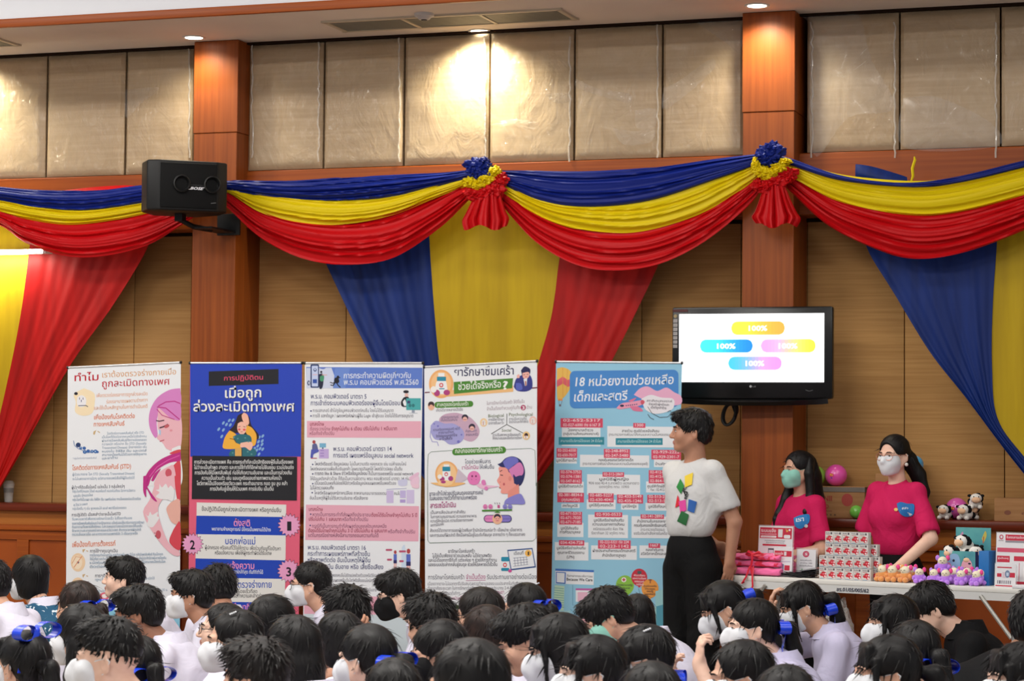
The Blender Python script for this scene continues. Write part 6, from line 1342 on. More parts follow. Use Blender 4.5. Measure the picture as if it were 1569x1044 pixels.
PK = mat('pink_towel_cloth', (240, 112, 168), .85, .2, sheen=.2); bump(PK, (120, 120, 120), .3, .003)
PP = mat('pink_patterned_cloth', (238, 110, 160), .85, .2, sheen=.2); vary(PP, (226, 52, 84), (26, 26, 26), 2, .55, .6); vary(PP, (150, 178, 226), (19, 19, 19), 2, .66, .69); bump(PP, (60, 60, 60), .5, .006)
def bundle(name, label, px0, px1, v, dep, z0, h, m, lump=.004):
    u0, u1 = tab(px0, v), tab(px1, v); w = u1 - u0; o = tw((u0 + u1) / 2, v + dep / 2, z0); s0 = random.Random(px0).random() * 9
    def f(u, q):
        a = 2 * PI * q; e = 3.2; c, s = math.cos(a), math.sin(a); y = abs(c) ** (2 / e) * math.copysign(1, c) * dep / 2; z = h / 2 + abs(s) ** (2 / e) * math.copysign(1, s) * h / 2
        x = (u - .5) * w; k = min(1, min(u, 1 - u) / .04) ** .5; n_ = mnoise.noise(Vector((u * 7 + s0, q * 6, 2))) * lump
        return (x + n_ * .5, y * (.92 + .08 * k) + n_ * .4, h / 2 + (z - h / 2) * (.75 + .25 * k) + (n_ if s > 0 else 0))
    b = MB(); b.grid(f, 34, 30)
    n = len(b.v); W_ = 35
    b.add([b.v[j * W_] for j in range(30)], [tuple(range(30))]); b.add([b.v[j * W_ + 34] for j in range(30)], [tuple(range(29, -1, -1))])
    ob = b.build(name, m); ob.location = o; ob.rotation_euler = (0, 0, TROT)
    return tag(ob, label, 'towel', 'folded pink towels')
bundle('folded_towel', 'plain pink folded towel lowest in the stack on the table end', 1110, 1192, .03, .26, .0, .045, PK, .008)
bundle('folded_towel', 'patterned pink folded towel in the middle of the tied stack', 1119, 1194, .05, .22, .044, .036, PP, .016)
bundle('folded_towel', 'patterned pink folded towel on top of the tied stack', 1122, 1192, .05, .2, .078, .034, PP, .018)
RR = mat('red_ribbon', (216, 30, 54), .4, .5)
b = MB(); ux = tab(1150, .0)
b.tube([(ux + .004 * math.sin(i), .01 - .0 + (.0 if i < 7 else .0), .112 - i * .0142) for i in range(0, 14)], [.006] * 14, 5)
b.tube([(ux - .012, .012, .05), (ux - .02, -.012, -.005), (ux - .045, -.014, -.04), (ux - .03, -.014, -.03)], .005, 5); b.tube([(ux + .01, .012, .05), (ux + .018, -.012, -.01), (ux + .022, -.014, -.05), (ux + .012, -.016, -.075)], .005, 5)
for s in (-1, 1): b.tube([(ux, .02, .112), (ux + s * .03, .03, .125), (ux + s * .05, .04, .112), (ux + s * .025, .03, .106), (ux, .02, .108)], [.004, .009, .009, .007, .004], 6)
b.tube([(ux, .012 + i * .024, .108 if i else .1) for i in range(9)], .006, 5)
ob = b.build('ribbon', RR); ob.location = tuple(tA); ob.rotation_euler = (0, 0, TROT); tag(ob, 'red ribbon tied round the pink towels, ends hanging over the table edge', 'ribbon')
# flat black pouches fanned out
BP = mat('black_glossy_pouch', (22, 24, 28), .18, .6, coat=.6); bump(BP, (40, 40, 40), .5, .006)
for i in range(6):
    u = tab(1186 + i * 5.5, .05); w = .17 - .008 * i
    def f(q, r_, i=i, w=w): return ((q - .5) * w, (r_ - .5) * .12, .0045 * math.sin(PI * q) * math.sin(PI * r_) + .006 * math.sin(3 * q + i))
    ob = MB().grid(f, 16, 12, thick=.003).build('flat_pouch', BP); ob.location = tw(u + .085, .11 + .006 * i, .008 + .0075 * i); ob.rotation_euler = (math.radians(3), math.radians(4 - i), TROT + math.radians(-6 + 4 * i))
    tag(ob, ('lowest black flat pouch in the fan beside the towels', 'second lowest black flat pouch in the fan beside the towels', 'third lowest black flat pouch in the fan beside the towels', 'fourth lowest black flat pouch in the fan beside the towels', 'second highest black flat pouch in the fan beside the towels', 'topmost black flat pouch in the fan beside the towels')[i], 'pouch', 'black flat pouches')
# upright cards in clear stands
CLR = mat('clear_acrylic', (235, 238, 240), .05, .5, alpha=.16); PAPER = mat('card_paper', (228, 226, 230), .5, .4, .95)
def stand_card(label, px0, px1, ytop, ybot, v, zb=0.0, margin=1.5, tint=None, tilt=4):
    u0, u1 = tab(px0, v), tab(px1, v); o = tw((u0 + u1) / 2, v, zb); s = project(np.array(o))[2]; h = (ybot - ytop) / s; w = u1 - u0
    t = thing('table_sign', label, 'sign', o, TROT, 'upright table signs'); t.rotation_euler = (math.radians(-tilt), 0, TROT)
    MB().box((0, 0, h / 2), (w, .0016, h)).build('card', PAPER if tint is None else mat('card_%d_%d_%d' % tint, tint, .5, .4, 1.1), t, smooth=False)
    g = margin / s; b = MB(); b.box((0, .004, h / 2), (w + 2 * g, .002, h + 2 * g)); b.box((0, .02, .0015), (w + 2 * g, .06, .003)); b.build('clear_holder', CLR, t, smooth=False)
    pr = Print(lambda x, y, L: ((x - .5) * w, -.0009 - L, (1 - y) * h), tag_='card', k=.9); pr.step = .00012
    return t, pr
CR = (202, 44, 70)
t, P = stand_card('tall white sign with a crimson header behind the pink towels', 1160.5, 1212.5, 803, 879, .12)
P.rect(.03, .03, .97, .25, CR); P.text('ระบบแจ้ง', .06, .125, .5, .125, .11, (246, 230, 234), .03); P.text('เหตุความรุนแรงในครอบครัว', .06, .175, .52, .175, .05, (246, 220, 226), .02); P.rrect(.06, .195, .52, .235, .02, (248, 236, 238)); P.text('แจ้งได้ตลอดเวลา', .1, .228, .48, .228, .045, CR, .02); P.rect(.57, .06, .7, .22, (226, 224, 226)); P.ell(.83, .09, .03, .02, (232, 180, 90)); P.ell(.9, .07, .03, .02, (240, 230, 230)); P.ell(.8, .06, .025, .018, (200, 120, 90)); P.rrect(.74, .17, .93, .24, .03, (236, 234, 238))
P.text('กระทรวงการพัฒนาสังคมและความมั่นคงของมนุษย์', .18, .305, .78, .305, .045, (110, 120, 130), .01); P.text('เพื่อคุ้มครองเด็ก สตรี และครอบครัว', .22, .345, .76, .345, .04, (110, 120, 130), .01); P.rrect(.12, .365, .82, .4, .017, CR); P.rect(.29, .45, .46, .9, (70, 66, 80)); P.rect(.305, .48, .445, .88, (214, 206, 220)); P.rrect(.08, .55, .28, .7, .03, (120, 36, 52)); P.text('ผู้แจ้ง', .1, .61, .26, .61, .06, (240, 230, 232), .03); P.rect(.08, .63, .28, .69, CR)
P.build('printed_graphics', t)
t, P = stand_card('smaller sign with crimson strip in front of the tall crimson-header sign', 1184.5, 1213, 836, 880, .08)
P.rect(.04, .1, .96, .3, CR); P.text('ระบบแจ้ง', .08, .24, .5, .24, .15, (246, 230, 234), .03); P.rect(.55, .13, .68, .27, (226, 220, 224)); P.rrect(.06, .32, .6, .4, .03, (236, 214, 222)); P.rect(.1, .45, .9, .49, (206, 196, 214)); P.rect(.3, .56, .55, .8, (92, 110, 160)); P.rect(.35, .59, .5, .77, (224, 224, 234)); P.rect(.6, .6, .88, .78, CR); P.build('printed_graphics', t)
t, P = stand_card('white card with a round crimson emblem between the pouches and the box stack', 1220, 1249, 838, 880, .15, margin=2.5)
P.ell(.48, .17, .17, .115, (190, 30, 70)); P.ell(.48, .17, .125, .085, (226, 120, 150)); P.ell(.48, .17, .10, .068, (190, 30, 70)); P.text('S', .42, .21, .56, .21, .14, (246, 236, 240), .05)
for i, (s_, a, b_) in enumerate((('กองทุนพัฒนาสื่อ', .18, .8), ('สายด่วน 1300', .2, .82), ('ช่วยเหลือสังคม', .16, .84))): P.text(s_, a, .42 + .1 * i, b_, .42 + .1 * i, .085, (120, 112, 130), .02)
P.ell(.3, .74, .05, .035, (150, 190, 160)); P.line([(.45, .74), (.8, .74)], .02, (170, 170, 176)); P.build('printed_graphics', t)
# the stepped stack of small boxes
BX = mat('small_carton_white', (222, 218, 214), .5, .4, .92); bw, bh, bd = .0, .0, .032
us = [tab(1254.8 + i * 13.05, .04) for i in range(7)]; bw = us[1] - us[0]; s_b = project(np.array(tw(us[0], .04)))[2]; bh = 18.3 / s_b
t0 = thing('small_box', 'x', 'box', (0, 0, 0), TROT, 'small boxes in the stepped stack')
MB().box((bw / 2, bd / 2, bh / 2), (bw * .975, bd, bh * .985), r=.0012).build('carton', BX, t0)
P = Print(lambda x, y, L: (x * bw, -L, (1 - y) * bh), tag_='card', k=.9); P.step = .0001
[P.rect(.1 + i * .13, .1 + .02 * (i % 2), .19 + i * .13, .2, (104, 100, 108)) for i in range(4)]; P.rect(.64, .08, .84, .24, (86, 80, 90)); P.rect(.1, .27, .6, .32, (190, 120, 120)); P.smooth([(.1, .62), (.3, .42), (.55, .36), (.85, .45), (.9, .62), (.85, .8), (.6, .88), (.45, .76), (.2, .74)], (206, 36, 54)); P.ell(.78, .55, .1, .075, (244, 230, 230), 14); P.ell(.72, .76, .11, .08, (244, 226, 228), 14); P.ell(.52, .56, .09, .07, (238, 130, 140), 14); P.rect(.12, .44, .32, .54, (176, 170, 160)); P.rect(.1, .9, .6, .95, (150, 170, 190)); P.line([(.02, .02), (.98, .02)], .03, (168, 166, 166)); P.line([(.02, .98), (.98, .98)], .03, (168, 180, 190)); P.build('printed_front', t0)
ORD = ('first', 'second', 'third', 'fourth', 'fifth', 'sixth'); ROWN = ('bottom', 'second lowest', 'second highest', 'top'); first = True
for r_ in range(4):
    n = 6 if r_ < 2 else 5; off = 0 if r_ < 2 else bw * .6
    for i in range(n):
        lab = 'white and red box, %s from the emblem card, %s row of the stack' % (ORD[i], ROWN[r_])
        loc = tw(us[0] + off + bw * i, .04 + (.01 if r_ > 1 else 0), bh * r_)
        if first: t0.location = loc; t0['label'] = lab; first = False
        else: dup(t0, loc, label=lab)
    if r_ < 3: dup(t0, tw(us[0] + off + bw * n - .018, .04 + .036 + (.01 if r_ > 1 else 0), bh * r_), label='white and red box set back at the toy end, %s row of the stack' % ROWN[r_])
# small plush animals lying in a row
PLC = {}
def plush(label, pxx, v, col, z=0.0, rz=0.0, k=1.0, feet_=True):
    key = col
    cm = {'brown': (226, 152, 88), 'purple': (192, 130, 236)}[col]; M_ = mat('plush_' + col, cm, .95, .1, 1.1, sheen=.5); bump(M_, (260, 260, 260), .22, .002)
    FC = mat('plush_cream', (238, 228, 200), .95, .1, sheen=.3); EP = mat('plush_pink', (236, 84, 150), .9, .1)
    t = thing('plush_toy', label, 'toy', tpx(pxx, v, z), TROT + rz, 'small plush animals on the table'); k *= 1.14; t.scale = (k, k, k)
    b = MB(); b.ball((0, .018, .030), (.026, .026, .030), sub=3); b.ball((-.013, -.008, .012), (.0135, .016, .012), sub=2); b.ball((.013, -.008, .012), (.0135, .016, .012), sub=2)
    for s in (-1, 1): b.ball((s * .027, .008, .026), (.009, .011, .013), sub=2)
    b.build('body', M_, t)
    MB().ball((0, .010, .052), (.0215, .019, .021), sub=3).build('face', FC, t)
    for s in (-1, 1):
        b = MB(); b.ball((s * .022, .022, .066), (.010, .007, .013), sub=2); b.build('ear', EP if s > 0 else M_, t)
    b = MB()
    for s in (-1, 1): b.tube([(s * .012, -.0075, .054), (s * .008, -.0095, .0565), (s * .004, -.0092, .054)], .0009, 5)
    b.tube([(-.003, -.0105, .048), (0, -.011, .047), (.003, -.0105, .048)], .0009, 5)
    b.build('stitched_smile', IRIS, t)
    return t
for i, x in enumerate((1349, 1366, 1385)): plush(('brown plush animal in front nearest the box stack', 'brown plush animal in the middle of the three brown ones', 'brown plush animal in front next to the purple ones')[i], x, .05, 'brown', rz=(-.3, .1, -.1)[i])
for i, x in enumerate((1357, 1377, 1394)): plush(('brown plush animal in the back row behind the box stack end', 'brown plush animal in the middle of the back row', 'brown plush animal in the back row beside the purple ones')[i], x, .13, 'brown', rz=(.5, -.4, .3)[i])
for i, x in enumerate((1408, 1429, 1448, 1471, 1494)): plush('purple plush animal, %s of the front row after the brown ones' % ORD[i], x, .05, 'purple', rz=(.3, -.1, .15, 0, -.2)[i], k=.9)
for i, x in enumerate((1459, 1482, 1503)): plush('purple plush animal, %s of the back row before the teal box' % ORD[i], x, .12, 'purple', rz=(-.5, .5, .2)[i])
plush('purple plush animal propped higher against the teal display box', 1444, .15, 'purple', z=.05, rz=.4)
b_ = MB().box((0, 0, .024), (.06, .05, .048), r=.006).build('small_carton', mat('plum_carton', (92, 50, 120), .6, .3)); b_.location = tpx(1444, .165); b_.rotation_euler = (0, 0, TROT); tag(b_, 'plum carton under the raised purple plush animal', 'box')
# teal display box with printed faces, cow toys inside
TE = mat('teal_print', (96, 170, 168), .45, .4, 1.05); vary(TE, (74, 146, 158), (9, 9, 9), 2); NVY = mat('navy_print', (24, 52, 110), .5, .4)
u0, u1 = tab(1441, .22), tab(1493, .22); w = u1 - u0; o = tw((u0 + u1) / 2, .22)
s = project(np.array(o))[2]; hf = 49 / s; hb = 84 / s
t = thing('display_box', 'teal display box with a tall back panel holding cow toys', 'box', o, TROT + math.radians(8)); dpt = .15
b = MB(); b.box((0, 0, hf / 2), (w, .003, hf)); b.build('front_panel', TE, t, smooth=False)
MB().box((.035, dpt, hb / 2), (w * .98, .003, hb)).build('back_panel', TE, t, smooth=False)
b = MB(); b.add([(w / 2, 0, 0), (w / 2 + .035, dpt, 0), (w / 2 + .035, dpt, hf), (w / 2, 0, hf)], [(0, 1, 2, 3)]); b.add([(-w / 2, 0, 0), (-w / 2 + .035, dpt, 0), (-w / 2 + .035, dpt, hf), (-w / 2, 0, hf)], [(0, 1, 2, 3)]); b.box((.017, dpt / 2, hf * .4), (w * .9, dpt, .003)); b.build('sides', NVY, t, smooth=False)
P = Print(lambda x, y, L: ((x - .5) * w, -.0018 - L, (1 - y) * hf), tag_='card', k=.9)
P.smooth([(.16, .35), (.3, .12), (.5, .1), (.58, .3), (.56, .6), (.42, .8), (.24, .76), (.15, .6)], (150, 190, 226)); P.smooth([(.14, .45), (.24, .35), (.34, .45), (.3, .62), (.2, .64)], (236, 150, 186)); P.ell(.2, .26, .03, .035, (40, 44, 66)); P.ell(.4, .3, .035, .04, (40, 44, 66)); P.ell(.22, .5, .015, .02, (90, 50, 80)); P.ell(.28, .5, .015, .02, (90, 50, 80))
P.smooth([(.6, .5), (.66, .3), (.8, .24), (.9, .36), (.92, .7), (.84, .84), (.66, .82), (.58, .7)], (242, 176, 190)); P.line([(.66, .5), (.7, .54), (.74, .5)], .015, (90, 50, 60)); P.ell(.84, .38, .04, .03, (60, 50, 60)); P.smooth([(.2, .82), (.4, .76), (.48, .9), (.3, .98)], (226, 120, 170)); P.build('printed_graphics', t)
P = Print(lambda x, y, L: (.035 + (x - .5) * w * .98, dpt - .0018 - L, (1 - y) * hb), tag_='card', k=.9)
P.smooth([(.12, .14), (.2, .08), (.22, .2), (.14, .26)], (206, 150, 190)); P.smooth([(.74, .2), (.84, .06), (.88, .14), (.8, .26)], (206, 190, 90)); P.line([(.78, .28), (.8, .16)], .03, (190, 110, 80)); P.build('back_graphics', t)
TBOX = (o, w, dpt, hf, hb)
CWH = mat('cow_plush_white', (234, 230, 224), .95, .1, sheen=.3); CBK = mat('cow_plush_black', (28, 28, 30), .95, .1); CPE = mat('cow_plush_peach', (240, 196, 160), .95, .1)
bump(CWH, (260, 260, 260), .5, .004)
def cow(label, loc, rz=0.0, k=1.0, tilt=0.0, roll=0.0, grp='cow plush toys'):
    t = thing('cow_plush', label, 'toy', loc, rz, grp); t.scale = (k, k, k); t.rotation_euler = (tilt, roll, rz)
    MB().ball((0, .02, .035), (.038, .042, .034), sub=3).build('body', CWH, t)
    MB().ball((0, -.018, .062), (.034, .028, .029), sub=3).build('head', CWH, t)
    MB().ball((0, -.038, .055), (.026, .014, .018), sub=3).build('muzzle', CPE, t)
    for s in (-1, 1):
        MB().ball((s * .036, -.014, .078), (.013, .007, .009), sub=2).build('ear', CBK, t)
        MB().ball((s * .014, -.043, .073), (.0035, .0035, .004), sub=1).build('eye', CBK, t)
    for c_, r_ in (((.027, .0, .06), (.018, .02, .02)), ((-.03, .03, .045), (.016, .02, .018)), ((.012, -.012, .086), (.016, .014, .009)), ((.03, .045, .03), (.016, .016, .018))): MB().ball(c_, r_, sub=2).build('patch', CBK, t)
    for s in (-1, 1): MB().ball((s * .024, -.02, .014), (.014, .018, .014), sub=2).build('paw', CWH, t)
    return t
zb = hf * .42
def tbl(x, y, z): c, s_ = math.cos(TROT + math.radians(8)), math.sin(TROT + math.radians(8)); return (o[0] + c * x - s_ * y, o[1] + s_ * x + c * y, o[2] + z)
cow('cow plush sticking out highest at the back of the teal box', tbl(.0, .10, zb + .075), TROT - .2, 1.05)
cow('cow plush leaning forward over the front of the teal box', tbl(-.03, .05, zb + .03), TROT - .5, 1.05, .2)
cow('cow plush tilted at the navy end of the teal box', tbl(.085, .085, zb + .035), TROT + .4, 1.0, .2, -.3)
cow('cow plush lowest inside the teal box near the front panel', tbl(.045, .035, zb + .005), TROT + .3, .8)
b = MB(); b.box((0, .0, .085), (.055, .1, .17), r=.003); ob = b.build('blue_carton', mat('bright_blue_card', (32, 110, 180), .5, .4)); ob.location = tpx(1514, .17); ob.rotation_euler = (0, 0, TROT); tag(ob, 'bright blue carton between the teal box and the crimson signs', 'box')
t, P = stand_card('tall white sign with crimson bands at the table end', 1525, 1578, 811, 893, .14)
P.ell(.14, .08, .06, .045, (196, 60, 90)); P.ell(.14, .08, .035, .026, (226, 224, 228)); P.text('สสส.', .06, .155, .22, .155, .04, (140, 110, 120), .02); P.rect(.26, .03, .98, .14, CR); P.text('ขั้นตอนการแจ้งเหตุ', .29, .1, .86, .1, .07, (246, 226, 232), .03); P.rect(.26, .145, .98, .18, (150, 146, 156)); P.rect(.03, .28, .98, .36, (214, 84, 112)); P.rect(.03, .43, .4, .55, CR); P.text('ผู้แจ้งเหตุ', .06, .49, .36, .49, .05, (246, 226, 232), .02); P.rect(.52, .43, .98, .52, CR); P.line([(.68, .55), (.68, .9)], .012, CR); P.rect(.5, .9, .98, .95, CR); P.build('printed_graphics', t)
t, P = stand_card('small white and crimson sign in front of the tall one at the table end', 1524, 1556, 861, 897, .04)
P.rect(.1, .12, .8, .17, CR); P.rect(.1, .4, .32, .55, CR); P.rect(.7, .36, .96, .56, CR); P.rect(.36, .34, .58, .58, (220, 200, 210)); P.ell(.6, .42, .12, .16, (120, 140, 170)); P.rect(.55, .36, .66, .5, (200, 214, 232)); [P.rect(.12 + i * .1, .7, .18 + i * .1, .84, (150, 146, 156) if i != 1 else (70, 60, 80)) for i in range(7)]; P.rect(.04, .9, .96, .95, CR); P.build('printed_graphics', t)
ob = MB().box((0, 0, .008), (.12, .1, .016), r=.002).build('paper_pad', PAPER); ob.location = tpx(1575, .05); ob.rotation_euler = (0, 0, TROT); tag(ob, 'white paper pad lying at the table end beside the small sign', 'paper')

# ================================================================== THINGS ON THE LEDGE
LY = -.13
def ledge(px, Y=LY, z=0.0): p = PY(px, 780, Y); return (float(p[0]), Y, LEDGE + z)
CB = mat('brown_cardboard', (168, 124, 84), .85, .2); vary(CB, (150, 108, 70), (3, 3, 40), 3)
a, b2 = ledge(1252)[0], ledge(1330)[0]; hc = .175
t = thing('cardboard_carton', 'brown cardboard carton with red lettering between the women in pink', 'box', ((a + b2) / 2, LY - .0, LEDGE), 0, 'cartons on the ledge')
MB().box((0, 0, hc / 2), (b2 - a, .2, hc), r=.003).build('carton', CB, t); MB().box((0, -.001, hc - .016), (b2 - a + .002, .204, .026)).build('tape_strip', mat('grey_tape', (112, 104, 96), .5, .4), t, smooth=False)
P = Print(lambda x, y, L: (a - (a + b2) / 2 + x * (b2 - a), -.1005 - L, (1 - y) * hc), tag_='card', k=1.0); RDT = (150, 40, 40)
P.text('GENII', .03, .46, .36, .46, .28, RDT, .03); P.text('CO', .16, .7, .3, .7, .22, RDT, .03); P.text('product', .12, .8, .36, .8, .09, (130, 60, 50), .02); P.ell(.66, .42, .11, .2, (160, 62, 54)); [P.ell(.1 + i * .08, .9, .02, .03, (110, 80, 56)) for i in range(5)]; P.build('printed_graphics', t)
a2, b3 = ledge(1346)[0], ledge(1412)[0]
t = thing('cardboard_carton', 'plain brown carton behind the woman in glasses under the blue ball', 'box', ((a2 + b3) / 2, LY, LEDGE), 0, 'cartons on the ledge'); MB().box((0, 0, .125), (b3 - a2, .2, .25), r=.003).build('carton', CB, t)
a4, b4 = ledge(1527)[0], ledge(1640)[0]
t = thing('cardboard_carton', 'low brown carton on the ledge beyond the cow plush toys', 'box', ((a4 + b4) / 2, LY, LEDGE), 0, 'cartons on the ledge'); MB().box((0, 0, .062), (b4 - a4, .2, .124), r=.003).build('carton', CB, t)
P = Print(lambda x, y, L: (-(b4 - a4) / 2 + x * .36, -.1005 - L, (1 - y) * .124), tag_='card', k=1.0); P.ell(.2, .62, .05, .1, (120, 70, 50)); P.text('ขนม', .4, .7, .75, .7, .2, (120, 70, 50), .02); P.build('printed_graphics', t)
MB().box((0, 0, .12 + .002), (b4 - a4, .19, .004))
def ball(label, px, z, r, col, patch=True, Y=LY):
    m = mat('ball_%d_%d_%d' % col, col, .25, .5, coat=.4); p = ledge(px, Y, z + r); t = thing('ball', label, 'ball', p, 0, 'shiny rubber balls')
    MB().ball((0, 0, 0), r, sub=4).build('rubber', m, t)
    if patch:
        def fn(x, y, L): a_ = (x - .5) * .9 - .25; e = -(y - .5) * .9; rr = r + .0006 + L; return (rr * math.cos(e) * math.sin(a_), -rr * math.cos(e) * math.cos(a_), rr * math.sin(e))
        P = Print(fn, tag_='card', k=1.0); P.smooth([(.3, .35), (.5, .28), (.7, .38), (.72, .55), (.5, .62), (.32, .56)], (214, 76, 66)); P.ell(.42, .44, .08, .07, (236, 190, 80)); P.ell(.6, .48, .07, .07, (240, 170, 120)); P.ell(.5, .75, .09, .06, (50, 90, 180)); P.build('sticker', t)
    return t
sb = project(np.array(ledge(1280)))[2]
ball('light green ball beside the long-haired woman', 1250, hc, 15.5 / sb, (140, 196, 74), False); ball('pink ball with a small sticker on top of the lettered carton', 1281, hc, 16.8 / sb, (234, 84, 176))
ball('light blue ball behind the glasses of the woman in pink', 1401, .25, 14 / sb, (72, 154, 200), False); ball('pink ball on the ledge among the cow plush toys', 1466, 0, 16.5 / sb, (214, 92, 176), True, -.10)
ball('green ball half hidden behind the sleeve of the woman in glasses', 1312, 0, 10 / sb, (120, 200, 80), False, -.236)
cow('cow plush lying on the ledge nearest the woman in glasses', ledge(1447, -.17, 0), -.2, .9); cow('cow plush on the ledge in front of the pink ball', ledge(1478, -.20, 0), -.35, .95)
cow('cow plush sitting on the ledge behind the other two', ledge(1489, -.09, .0), .3, 1.0); cow('cow plush resting on top of the cow toys by the ledge carton', ledge(1495, -.13, .06), .2, .95)
# cup with sunglasses-dark drink at the far end
p = PY(13, 772, -.13)
t = thing('plastic_cup', 'clear plastic cup with a dark drink on the ledge below the red drape', 'cup', (float(p[0]), -.13, LEDGE)); CPL = mat('clear_cup_plastic', (238, 238, 236), .08, .5, alpha=.25, coat=.5)
MB().lathe([(.026, 0), (.036, .105), (.038, .112), (.034, .112), (.025, .004)]).build('cup', CPL, t); MB().lathe([(.0, .06), (.030, .06), (.0325, .09), (.0, .09)]).build('drink', mat('dark_drink', (52, 36, 26), .3, .5), t); MB().lathe([(.039, .112), (.038, .116), (.024, .135), (.0, .138)]).build('lid', CPL, t)
# plastic bag and carton under the table
CLB = mat('crinkled_clear_bag', (226, 224, 220), .12, .7, alpha=.3, coat=1.0); bump(CLB, (40, 40, 40), 1.0, .02)
p = PD(1284, 945, 12.0); zc = float(p[2]) ; gx, gy = float(p[0]), float(p[1])
t = thing('plastic_bag', 'clear plastic bag with yellow contents under the table', 'bag', (gx, gy, 0)); b = MB(); crumple(b, (0, 0, .36), (.085, .07, .36), 3.3, .22, 3.0); b.build('bag', CLB, t)
b = MB(); crumple(b, (.03, .0, .42), (.045, .05, .16), 7.1, .3, 2.0); b.build('yellow_contents', mat('yellow_wrapper', (196, 170, 30), .4, .5), t)
b = MB(); p = PD(1158, 912, 12.35); crumple(b, (0, 0, float(p[2]) * .5), (.07, .05, float(p[2]) * .5), 2.2, .12, 2.0); ob = b.build('red_bag', mat('red_bag_cloth', (196, 36, 34), .6, .3)); ob.location = (float(p[0]), float(p[1]), 0); tag(ob, 'red bag standing under the table near its braces', 'bag')
p = PZ(1512, 1027, .30); t = thing('cardboard_carton', 'open brown carton on the floor under the table end', 'box', (float(p[0]), float(p[1]), 0), .25)
b = MB(); hw, hd_, hh = .13, .10, .29
for c_, d_ in (((-hw, 0, hh / 2), (.004, 2 * hd_, hh)), ((hw, 0, hh / 2), (.004, 2 * hd_, hh)), ((0, -hd_, hh / 2), (2 * hw, .004, hh)), ((0, hd_, hh / 2), (2 * hw, .004, hh)), ((0, 0, .003), (2 * hw, 2 * hd_, .006))): b.box(c_, d_)
b.build('carton', CB, t, smooth=False)
for s in (-1, 1): MB().box((s * (hw + .035), 0, hh - .02), (.08, 2 * hd_, .003), M=None).build('flap', CB, t, smooth=False)
# ================================================================== SEATED STUDENTS (picture x of the head, y of the hair top, heading ...)
UP = (-.05, .05, 1)
S_ = student
S_(-16, 858, 25, 'black-haired student in white shirt at the picture edge beside the teal jacket', 'short', skin='mid', top=0.885)
S_(44, 853, 32, 'student in a teal patterned jacket with thick black bob and white mask', 'bob', mask='white', shirt=SHD, vol=1.06)
S_(119, 890, 38, 'girl with a brownish ponytail and blue bow beside the patterned teal jacket', 'tied', ribbon=(.0, .12, .02), hair='brown', skin='mid')
S_(189, 853, -2, 'boy in white shirt, chin raised, unmasked profile against the pink-haired banner', 'short', nod=-6, skin='fair')
S_(212, 897, 2, 'tanned unmasked boy leaning forward in a white shirt below the first banner', 'short', nod=6, skin='brown', lean=.16)
S_(36, 966, 38, 'girl with a ponytail and a blue bow on top at the picture corner', 'tied', ribbon=(0, .06, .13), mask='white', tailside=.01, bangs=True, top=0.85)
S_(166, 949, 6, 'boy with a faded haircut and white mask in the front rows', 'fade', mask='white', skin='fair', sc=1.06)
S_(122, 926, 22, 'girl with long loose black hair and white mask beside the faded haircut', 'long', mask='white', skin='mid')
S_(212, 974, 55, 'girl with a low ponytail and blue bow behind the boy with the faded haircut', 'tied', ribbon=(0, .12, -.02), top=.80)
S_(293, 874, 0, 'boy in a white short-sleeved shirt and white mask below the blue banner', 'short', mask='white', skin='tan', lean=.1)
S_(335, 866, 62, 'boy seen from behind in front of the blue banner with ragged black hair', 'spiky', skin='tan', nod=8, top=0.855)
S_(340, 924, -8, 'girl in thin glasses, unmasked profile tilted up, below the blue banner', 'tied', nod=-4, specs=True, skin='fair', top=0.815, bare=True)
S_(358, 934, -4, 'girl with hair clip and white mask overlapping the girl in thin glasses', 'tied', mask='white', skin='mid', clip=(.06, -.01, .115), tail=False, bare=True)
S_(421, 911, 140, 'girl turned away with a blue bow below the blue banner', 'tied', ribbon=(.05, .1, .0), tail=False, top=0.895)
S_(475, 861, 0, 'boy with close-cropped hair, dark glasses and white mask before the law banner', 'crop', mask='white', specs=True, skin='mid', vol=1.05)
S_(529, 898, 32, 'boy with tousled hair and hand on his neck below the law banner', 'spiky', skin='tan', arms={1: ((.26, -.1, .46), (.16, -.08, .60), (-.55, .25, .5), (-.3, -1, 0), .5)})
S_(517, 937, 38, 'girl with a smooth black bob behind the boy with tousled hair', 'bob', skin='mid', top=0.838)
S_(447, 945, 42, 'girl with long parted hair tied low near the cropped boy in glasses', 'long', skin='mid', vol=1.03, top=0.88)
S_(390, 979, 20, 'boy with soft ruffled hair at the bottom edge near the clipped girl', 'spiky', hair='soft', skin='mid')
S_(561, 956, 32, 'girl with a high ponytail, blue bow and mask strap before the black-masked boy', 'tied', ribbon=(.0, .12, .0), mask='white', skin='fair', top=0.88)
S_(611, 873, 0, 'boy in glasses and black mask looking down before the law banner', 'short', nod=12, mask='black', specs=True, skin='fair')
S_(600, 1010, 55, 'dark head cropped at the bottom edge below the black-masked boy', 'bob', hair='black', top=0.835)
S_(660, 911, 32, 'boy with spiky black hair in front of the medicine banner', 'spiky', nod=10, skin='mid')
S_(672, 950, -2, 'girl in a black mask with a blue bow in front of the spiky-haired boy', 'tied', nod=8, mask='black', ribbon=(.0, .12, -.0), skin='mid')
S_(733, 901, 16, 'girl in glasses with loose hair low before the medicine banner', 'bob', specs=True, skin='mid', hair='soft')
S_(742, 928, 42, 'person with a rounded dark brown bob and raised fingers at the ear', 'bob', hair='brown', skin='fair', arms={1: ((.24, -.3, .42), (.13, -.26, .58), (-.15, .1, 1), (-1, .2, 0), .6)}, top=0.855)
S_(715, 980, 30, 'large dark head of a long-haired girl at the bottom edge below the brown bob', 'long', skin='mid', sc=1.1)
